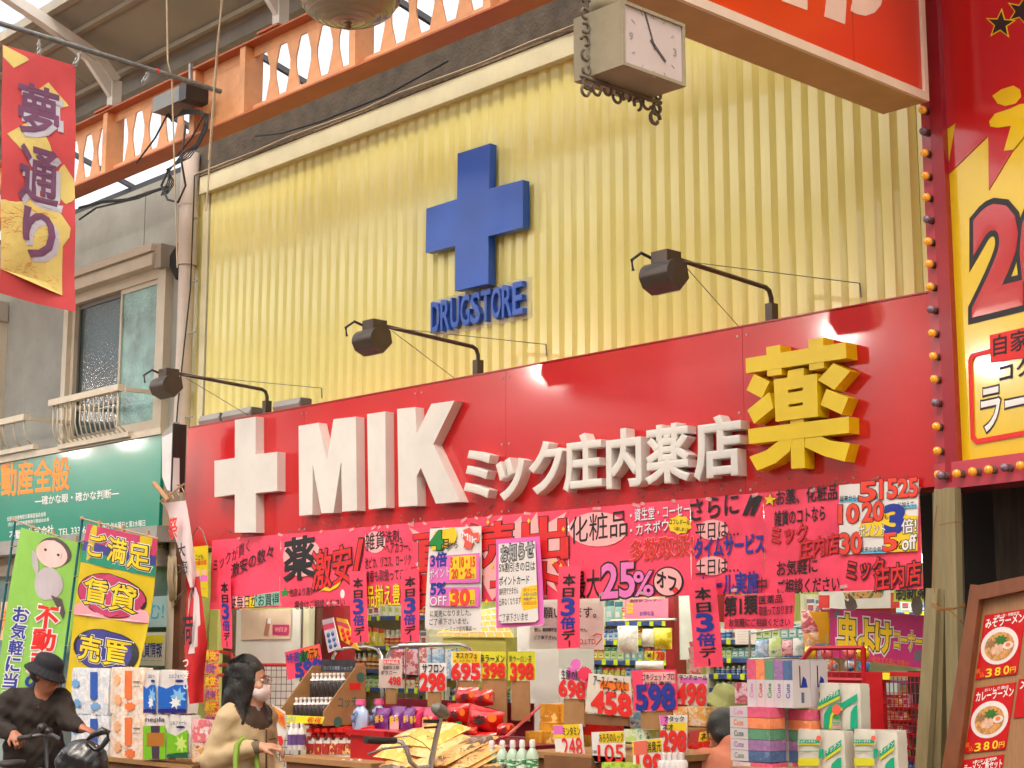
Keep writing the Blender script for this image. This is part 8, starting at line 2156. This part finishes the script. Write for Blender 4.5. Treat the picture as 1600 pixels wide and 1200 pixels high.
jac = [('e', '+', .05, (0, .005, 1.15), (.16, .125, .17), None), ('e', '+', .05, (0, .0, .93), (.165, .14, .22), None), ('c', '+', .04, (-.11, 0, 1.248), (.11, 0, 1.248), .055, .055), ('c', '+', .025, RS, RE, .062, .060), ('c', '+', .02, RE, (-.112, -.145, 1.085), .062, .042), ('c', '+', .025, LS, LE, .062, .056), ('c', '+', .02, LE, (.142, -.155, .905), .055, .042), ('c', '-', .01, (0, -.005, 1.26), (0, -.03, 1.45), .058, .085)]
sdf_mesh('jacket', jac, .0075, [jk, jkd], t, wob=.003, midx=lambda C: ((((C - np.array([0, -.055, 1.275])) * np.array([1, 1, 1.05])) ** 2).sum(1) < .124 ** 2))
cuff = [('c', '+', .008, (-.107, -.155, 1.086), (-.094, -.18, 1.089), .034, .031)]; sdf_mesh('cuff', cuff, .006, M('grey_knit_cuff', srgb(120, 104, 84, .8), rough=.9), t)
col = []
for i in range(13):
    a = radians(-35 + 250 * i / 12); a2 = radians(-35 + 250 * (i + 1) / 12)
    if i < 12: col.append(('c', '+', .012, (.085 * cos(a), .01 + .075 * sin(a), 1.30 + .02 * sin(a)), (.085 * cos(a2), .01 + .075 * sin(a2), 1.30 + .02 * sin(a2)), .026, .026))
sdf_mesh('collar', col, .006, jkd, t)
zip_ = [('c', '+', .004, (0.012, -.134, 1.17), (.012, -.146, .80), .005, .005)]; sdf_mesh('zip', zip_, .004, M('zip_brown', srgb(90, 70, 50, .8), rough=.5), t)
pp = [('c', '+', .003, (-.13, -.085, 1.13), (-.04, -.125, 1.12), .0035, .0035), ('c', '+', .003, (.04, -.125, 1.12), (.13, -.085, 1.12), .0035, .0035)]; sdf_mesh('piping', pp, .003, jkd, t)
sdf_mesh('undershirt', [('e', '+', .01, (0, -.070, 1.255), (.028, .018, .035), None)], .005, M('grey_undershirt', srgb(150, 146, 142, .8), rough=.8), t)
hr = [hd.E((0, .030, .045), (.086, .100, .092), .02), hd.E((-.05, .02, -.03), (.042, .07, .10), .03), hd.E((.05, .02, -.03), (.042, .07, .10), .03), hd.E((0, .075, -.05), (.08, .045, .13), .03),
      ('c', '+', .03, hd.p((-.062, .025, -.06)), (-.085, -.055, 1.20), .042, .034), ('c', '+', .03, hd.p((-.05, .06, -.08)), (-.09, .07, 1.235), .05, .03), ('c', '+', .03, hd.p((.05, .05, -.08)), (.09, .06, 1.235), .045, .03), ('c', '+', .03, hd.p((.068, .01, -.04)), (.075, -.085, 1.21), .028, .024),
      hd.E((0, -.095, -.03), (.058, .062, .088), .014, '-')]
sdf_mesh('hair', hr, .006, hairm, t, wob=.0022)
m_ = MB()
for i in range(240):
    a = radians(random.uniform(-28, 208)); r_ = random.uniform(.97, 1.06); dz = random.uniform(-.10, .03)
    q = [hd.p((.02 * cos(a), .03 + .02 * sin(a), .138)), hd.p((.07 * r_ * cos(a), .03 + .085 * r_ * sin(a), .10)), hd.p((.089 * r_ * cos(a), .03 + .103 * r_ * sin(a), .02)), hd.p((.088 * r_ * cos(a), .035 + .10 * r_ * sin(a), -.07)), (.105 * r_ * cos(a + .6), -.01 + .10 * r_ * sin(a + .6), 1.24 + dz)]
    m_.tube(q, [.0012, .002, .002, .0018, .0008], 3)
setp(m_.build('hair_strands', hairm, t), kind='stuff')
sdf_mesh('hair_clip', [hd.C((.05, .085, .115), (.02, .10, .118), .008, .006)], .004, inkr, t)
sdf_mesh('face_mask', [hd.E((0, -.066, -.05), (.062, .050, .052), .01), hd.C((0, -.106, -.022), (0, -.098, -.075), .010, .012, .02)], .005, M('white_gauze_mask', srgb(232, 214, 212, .95), rough=.8), t)
gl_ = MB()
for sx in (-1, 1): gl_.tube([hd.p((sx * .033 + .021 * cos(a), -.102, .008 + .016 * sin(a))) for a in [i * pi / 8 for i in range(17)]], .0016, 5); gl_.tube([hd.p((sx * .054, -.100, .01)), hd.p((sx * .078, .0, .012))], .0013, 4)
gl_.tube([hd.p((-.012, -.103, .01)), hd.p((.012, -.103, .01))], .0014, 4)
gl_.build('glasses', M('thin_metal', (.3, .27, .22), rough=.3, metal=.8), t)
bg_ = MB(); bg_.tube([(-.10, -.2, .72), (-.09, -.19, .95), (-.08, -.155, 1.06), (-.10, -.12, 1.115), (-.125, -.10, 1.13), (-.17, -.11, 1.10), (-.195, -.13, 1.04), (-.215, -.16, .93), (-.215, -.19, .72)], .015, 6)
bgo = thing('shopping_bag', 'lime green bag hanging by its straps from the woman\'s forearm', 'bag', t.location.copy() + Vector((0, 0, 0)), None, t.rotation_euler.z); fixparent(bgo)
bg_.build('strap', M('lime_strap', srgb(130, 160, 50, .85), rough=.7), bgo, smooth=True)
m_ = MB(); m_.hexa([(-.27, -.27, .42), (-.05, -.27, .42), (-.05, -.15, .42), (-.27, -.15, .42), (-.25, -.22, .74), (-.07, -.22, .74), (-.07, -.16, .74), (-.25, -.16, .74)]); m_.build('bag_body', M('lime_strap', None), bgo)
# folded flyer bag behind her shoulder
a, s = sheet([(425, 1100), (445, 1112), (449, 1144), (438, 1172)], 'white and orange flyer bag hanging right behind the woman', whitep, -1.4)
flat(FY(-1.404), [(427, 1103), (444, 1115), (447, 1140), (434, 1128)], M('flyer_orange', srgb(236, 150, 50), rough=.5), a, 'printed_shape', .001, .002); flat(FY(-1.404), [(434, 1150), (440, 1150), (443, 1158), (438, 1171)], inkr, a, 'printed_shape', .001, .002)
T(FY(-1.404), '特売', 428, 1116, 445, 1126, 12, inkr, a, lift=.003)

# ---- old person with dark bucket hat pushing a bicycle
op = PD(60, 1018, 10.9)
t = person((op.x, op.y, 0), facing(.25, .95), 'elderly person in dark bucket hat and dark brown jacket bending over a bicycle')
hd = Head((.065, -.10, 1.40), yaw=radians(62), pitch=radians(24))
RS, RE, RW = (-.165, -.04, 1.23), (-.235, -.04, 1.06), (-.125, -.24, 1.02)
LS, LE, LW = (.165, -.04, 1.23), (.215, -.14, 1.10), (.30, -.30, 1.06)
body = hd.base() + [('e', '+', .05, (0, -.02, 1.14), (.165, .11, .17), None), ('e', '+', .05, (0, .02, .93), (.16, .12, .2), None), ('c', '+', .03, (.01, -.04, 1.2), (.05, -.08, 1.33), .06, .05), ('c', '+', .04, (-.13, -.04, 1.235), (.13, -.04, 1.235), .05, .05),
        ('c', '+', .02, RS, RE, .047, .038), ('c', '+', .015, RE, RW, .038, .028), ('c', '+', .02, LS, LE, .047, .038), ('c', '+', .015, LE, LW, .038, .028)] + hand(RW, (.35, -.75, -.35), (-.3, -.3, 1), 1, 1.1) + hand(LW, (.75, -.55, -.2), (.1, -.1, 1), -1, .35) + legs(0, 1.56, .86, .02, .05)
sdf_mesh('body', body, .0068, [skin2, trous, shoe], t, midx=lambda C: np.where(C[:, 2] < .075, 2, np.where(C[:, 2] < .84, 1, 0)))
hd.eyes(t, eyed, eyew)
dj = M('dark_brown_jacket', srgb(54, 44, 38, .6), rough=.85, var=.2, vs_=5, bump=.6, bs=14)
jac = [('e', '+', .05, (0, -.01, 1.14), (.20, .14, .17), None), ('e', '+', .05, (0, .02, .90), (.20, .16, .24), None), ('c', '+', .04, (-.14, -.03, 1.245), (.14, -.03, 1.245), .066, .066), ('c', '+', .03, RS, RE, .078, .070), ('c', '+', .02, RE, tuple(np.array(RW) * .9 + np.array(RE) * .1), .066, .045), ('c', '+', .03, LS, LE, .078, .066), ('c', '+', .02, LE, tuple(np.array(LW) * .9 + np.array(LE) * .1), .062, .044), ('c', '+', .02, (.0, .01, 1.26), (.04, -.03, 1.315), .075, .07)]
sdf_mesh('jacket', jac, .0078, dj, t, wob=.004)
hatm = M('dark_bucket_hat', srgb(34, 34, 42, .8), rough=.85, bump=.3, bs=50, var=.1)
hat = brim(hd, .036, .004)
sdf_mesh('hat', hat, .0062, hatm, t)
sdf_mesh('hair', [hd.E((0, .045, -.01), (.08, .075, .065), .02), hd.E((0, -.09, -.0), (.06, .05, .09), .01, '-')], .007, M('grey_black_hair', (.04, .038, .036), rough=.6), t)
for k in range(2): sdf_mesh('button', [('e', '+', .002, (.02, -.145 + .012 * k, 1.19 - .05 * k), (.008, .006, .008), None)], .003, M('red_button', srgb(150, 50, 40, .8), rough=.4), t)

# ---- person with green bucket hat behind the cards
gp = PD(1108, 1075, 8.9)
t = person((gp.x, gp.y, 0), facing(.9, .35), 'person in khaki green bucket hat looking down behind the price cards')
zt_ = gp.z
hd = Head((0, -.10, zt_ - .13), yaw=radians(8), pitch=radians(28))
sh = zt_ - .33
body = hd.base() + [('e', '+', .05, (0, .02, sh - .1), (.165, .12, .17), None), ('e', '+', .05, (0, .08, sh - .3), (.16, .13, .2), None), ('c', '+', .03, (0, -.0, sh), (0, -.07, sh + .10), .06, .05), ('c', '+', .04, (-.13, 0, sh), (.13, 0, sh), .05, .05),
        ('c', '+', .02, (-.165, 0, sh), (-.2, -.12, sh - .24), .047, .038), ('c', '+', .015, (-.2, -.12, sh - .24), (-.12, -.30, sh - .2), .038, .028), ('c', '+', .02, (.165, 0, sh), (.2, -.12, sh - .24), .047, .038), ('c', '+', .015, (.2, -.12, sh - .24), (.12, -.30, sh - .2), .038, .028)] + hand((-.12, -.30, sh - .2), (.2, -.9, 0), (0, 0, 1), 1, .5) + hand((.12, -.30, sh - .2), (-.2, -.9, 0), (0, 0, 1), -1, .5) + legs(0, 1.5, .72, .10)
sdf_mesh('body', body, .0075, [skin2, trous, shoe], t, midx=lambda C: np.where(C[:, 2] < .075, 2, np.where(C[:, 2] < .70, 1, 0)))
sdf_mesh('jacket', [('e', '+', .05, (0, .02, sh - .1), (.19, .145, .17), None), ('e', '+', .05, (0, .08, sh - .3), (.19, .155, .2), None), ('c', '+', .04, (-.13, 0, sh), (.13, 0, sh), .062, .062), ('c', '+', .02, (-.165, 0, sh), (-.2, -.12, sh - .24), .065, .055), ('c', '+', .015, (-.2, -.12, sh - .24), (-.13, -.27, sh - .2), .055, .04), ('c', '+', .02, (.165, 0, sh), (.2, -.12, sh - .24), .065, .055), ('c', '+', .015, (.2, -.12, sh - .24), (.13, -.27, sh - .2), .055, .04)], .009, M('olive_brown_jacket', srgb(90, 80, 60, .8), rough=.8, bump=.2), t, wob=.002)
kh = M('khaki_green_hat', srgb(176, 178, 116, .85), rough=.8, bump=.3, bs=50, var=.06)
hat = brim(hd, .040, .006)
sdf_mesh('hat', hat, .0062, kh, t)
sdf_mesh('hair', [hd.E((0, .045, -.01), (.081, .075, .065), .02), hd.E((0, -.09, -.0), (.06, .05, .09), .01, '-')], .007, hairm, t)
hd.eyes(t, eyed, eyew)
gl_ = MB()
for sx in (-1, 1): gl_.tube([hd.p((sx * .033 + .021 * cos(a), -.102, .008 + .016 * sin(a))) for a in [i * pi / 8 for i in range(17)]], .002, 5); gl_.tube([hd.p((sx * .054, -.100, .01)), hd.p((sx * .078, .0, .012))], .0016, 4)
gl_.build('glasses', eyed, t)

# ---- person in salmon shirt seen from behind
sp_ = PD(1142, 1113, 7.85)
t = person((sp_.x, sp_.y, 0), facing(-.25, -.95), 'black haired person in a salmon pink shirt seen from behind beside the tissue boxes')
zt_ = sp_.z
hd = Head((0, -.10, zt_ - .115), yaw=0, pitch=radians(34), k=.95)
sh = zt_ - .235
A_ = [((-.15, .0, sh), (-.21, -.06, sh - .24)), ((-.21, -.06, sh - .24), (-.12, -.26, sh - .22)), ((.15, .0, sh), (.21, -.06, sh - .24)), ((.21, -.06, sh - .24), (.12, -.26, sh - .22))]
body = hd.base() + [('e', '+', .05, (0, .02, sh - .1), (.155, .11, .17), None), ('e', '+', .05, (0, .04, sh - .3), (.15, .12, .2), None), ('c', '+', .03, (0, .01, sh), (0, -.02, sh + .10), .055, .047), ('c', '+', .04, (-.12, 0, sh), (.12, 0, sh), .048, .048)] + [('c', '+', .02, a, b, .042, .03) for a, b in A_] + hand((-.12, -.26, sh - .22), (.2, -.9, 0), (0, 0, 1), 1, .5) + hand((.12, -.26, sh - .22), (-.2, -.9, 0), (0, 0, 1), -1, .5) + legs(0, 1.3, .66, .05)
sdf_mesh('body', body, .0075, [skin, trous, shoe], t, midx=lambda C: np.where(C[:, 2] < .075, 2, np.where(C[:, 2] < .64, 1, 0)))
hd.eyes(t, eyed, eyew)
sal = M('salmon_shirt', srgb(224, 138, 106, .9), rough=.8, var=.05, bump=.2, bs=20)
sdf_mesh('shirt', [('e', '+', .05, (0, .02, sh - .1), (.185, .14, .17), None), ('e', '+', .05, (0, .04, sh - .3), (.18, .15, .2), None), ('c', '+', .05, (-.13, .0, sh + .0), (.13, .0, sh + .0), .06, .06), ('c', '+', .02, (0, .01, sh + .02), (0, .0, sh + .075), .068, .062)] + [('c', '+', .02, a, b, .066, .05) for a, b in A_], .0075, sal, t, wob=.002)
sdf_mesh('hair', [hd.E((0, .025, .035), (.088, .105, .10), .02), hd.E((0, .06, -.04), (.080, .06, .075), .03), hd.E((0, -.10, -.02), (.062, .06, .095), .012, '-')], .006, hairm, t, wob=.0015)

# ---- bicycles
chrome = M('bike_chrome', (.5, .5, .5), rough=.25, metal=.9); gripm = M('dark_grip', (.03, .025, .022), rough=.6); framem = M('bike_frame_dark', (.03, .03, .035), rough=.35, coat=.4)
def bicycle(base, rz, label, bars):
    t = thing('bicycle', label, 'bicycle', base, None, rz); fixparent(t)
    for x in (0, -1.02):
        m_ = MB(); m_.tube([(x + .31 * cos(a), 0, .33 + .31 * sin(a)) for a in [2 * pi * i / 32 for i in range(33)]], .018, 8, cap=False); w_ = m_.build('wheel', rubber, t, smooth=True)
        m_ = MB()
        for i in range(16): m_.tube([(x, 0, .33), (x + .295 * cos(pi * i / 8), 0, .33 + .295 * sin(pi * i / 8))], .0015, 4)
        m_.tube([(x, -.04, .33), (x, .04, .33)], .02, 8); m_.build('spokes', chrome, t)
    m_ = MB(); m_.tube([(0, .0, .33), (-.10, 0, .62), (-.14, 0, .84)], .014, 8); m_.tube([(-.12, 0, .70), (-.52, 0, .36), (-1.02, 0, .33)], .016, 8); m_.tube([(-.13, 0, .78), (-.60, 0, .55)], .014, 8); m_.tube([(-.52, 0, .36), (-.64, 0, .86)], .014, 8); m_.tube([(-.60, 0, .66), (-1.02, 0, .33)], .010, 8); m_.build('frame', framem, t, smooth='auto')
    m_ = MB(); m_.lathe([(1e-3, 0), (.06, .01), (.10, .03), (.09, .05), (.02, .055)], (-.67, 0, .87), 12, sx=1.3, sy=.8); m_.build('saddle', gripm, t, smooth=True)
    return t
# near bicycle: handlebar seen before the snack bags
st = PD(676, 1185, 7.8); top = PD(690, 1112, 7.8)
t = bicycle((st.x, st.y, 0), radians(200), 'parked bicycle whose handlebar rises before the orange snack bags', None)
inv = Matrix.Translation(t.location) @ Matrix.Rotation(radians(200), 4, 'Z')
inv = inv.inverted()
Lc = lambda u, v, d=7.8: inv @ PD(u, v, d)
m_ = MB(); m_.tube([inv @ (st + Vector((0, 0, -.35))), Lc(674, 1190), Lc(680, 1160), Lc(690, 1115)], [.015, .015, .014, .012], 10); m_.build('stem', chrome, t, smooth='auto')
m_ = MB(); m_.tube([Lc(616, 1157, 7.7), Lc(628, 1160, 7.7), Lc(636, 1172, 7.7), Lc(641, 1190, 7.7), Lc(652, 1200, 7.75), Lc(672, 1198, 7.8), Lc(700, 1205, 7.9), Lc(740, 1212, 8.0)], .0115, 10); m_.tube([Lc(640, 1165, 7.6), Lc(600, 1170, 7.55), Lc(575, 1178, 7.5)], .006, 6); m_.build('handlebar', chrome, t, smooth='auto')
m_ = MB(); m_.tube([Lc(571, 1156, 7.55), Lc(590, 1157, 7.6), Lc(617, 1157, 7.7)], [.018, .019, .017], 10); m_.build('grip', gripm, t, smooth='auto')
m_ = MB(); m_.tube([Lc(740, 1212, 8.0), Lc(775, 1216, 8.1)], .018, 10); m_.build('grip', gripm, t, smooth='auto')
m_ = MB(); c = Lc(688, 1108, 7.75); m_.tube([Lc(674, 1104, 7.75), Lc(681, 1106, 7.75), Lc(690, 1112, 7.78), Lc(699, 1118, 7.8)], [.012, .030, .034, .018], 12); m_.build('lamp', M('grey_lamp_plastic', srgb(120, 116, 106, .8), rough=.4), t, smooth='auto')
m_ = MB(); m_.bar(Lc(664, 1127, 7.7), Lc(682, 1127, 7.8), .02, .018); m_.bar(Lc(664, 1137, 7.7), Lc(680, 1136, 7.8), .012, .01); m_.build('bracket', black, t)
m_ = MB(); m_.tube([Lc(680, 1180), Lc(660, 1160, 7.7), Lc(640, 1150, 7.65), Lc(620, 1152, 7.6)], .003, 5); m_.tube([Lc(684, 1182), Lc(696, 1190), Lc(712, 1200)], .003, 5); m_.build('brake_cable', chrome, t)
# old person's bicycle with black front bag
ob_ = PD(75, 1180, 10.2)
t = bicycle((ob_.x, ob_.y, 0), radians(135), 'bicycle with a big black bag held by the elderly person at the left', None)
inv = (Matrix.Translation(t.location) @ Matrix.Rotation(radians(135), 4, 'Z')).inverted()
Lc = lambda u, v, d=8.8: inv @ PD(u, v, d * 1.165)
m_ = MB(); m_.tube([inv @ Vector((ob_.x, ob_.y, .8)), Lc(72, 1165), Lc(70, 1150)], .014, 8); m_.tube([Lc(36, 1152, 8.95), Lc(52, 1150, 8.9), Lc(66, 1148), Lc(82, 1148, 8.75), Lc(95, 1155, 8.7)], .012, 8); m_.build('handlebar', framem, t, smooth='auto')
m_ = MB(); m_.tube([Lc(30, 1154, 9.0), Lc(52, 1150, 8.9)], .018, 8); m_.build('grip', gripm, t, smooth='auto')
m_ = MB(); m_.ball(Lc(66, 1138, 8.8), .035, 12); m_.ball(Lc(76, 1143, 8.78), .028, 10); m_.build('bell', black, t, smooth=True)
vb_ = M('black_vinyl', (.014, .014, .016), rough=.3, coat=.4, bump=.3, bs=14)
bgg = thing('shoulder_bag', 'big black vinyl bag hooked on the front of the bicycle at the left', 'bag', (0, 0, 0)); 
def sdf_world(name, prims, h, mat, parent, wob=0.): return sdf_mesh(name, prims, h, mat, parent, wob)
c0 = PD(128, 1188, 10.1)
bgg.location = c0 - Vector((0, 0, .25)); fixparent(bgg)
sdf_mesh('bag_body', [('e', '+', .05, (0, 0, .22), (.17, .11, .16), rotm(.75)), ('e', '+', .05, (0, 0, .08), (.17, .12, .14), rotm(.75))], .01, vb_, bgg, wob=.004)
bl_ = lambda u, v, d=8.7: PD(u, v, d * 1.155) - bgg.location
m_ = MB(); m_.tube([bl_(136, 1156), bl_(146, 1148), bl_(160, 1142), bl_(170, 1145), bl_(168, 1155), bl_(158, 1168), bl_(148, 1172), bl_(136, 1160)], [.01, .018, .026, .02, .02, .016, .014, .01], 8); m_.build('bag_flap', vb_, bgg, smooth=True)
m_ = MB(); m_.ball(bl_(151, 1166, 8.66), .008, 8); m_.build('rivet', chrome, bgg, smooth=True)

bpy.context.view_layer.update()
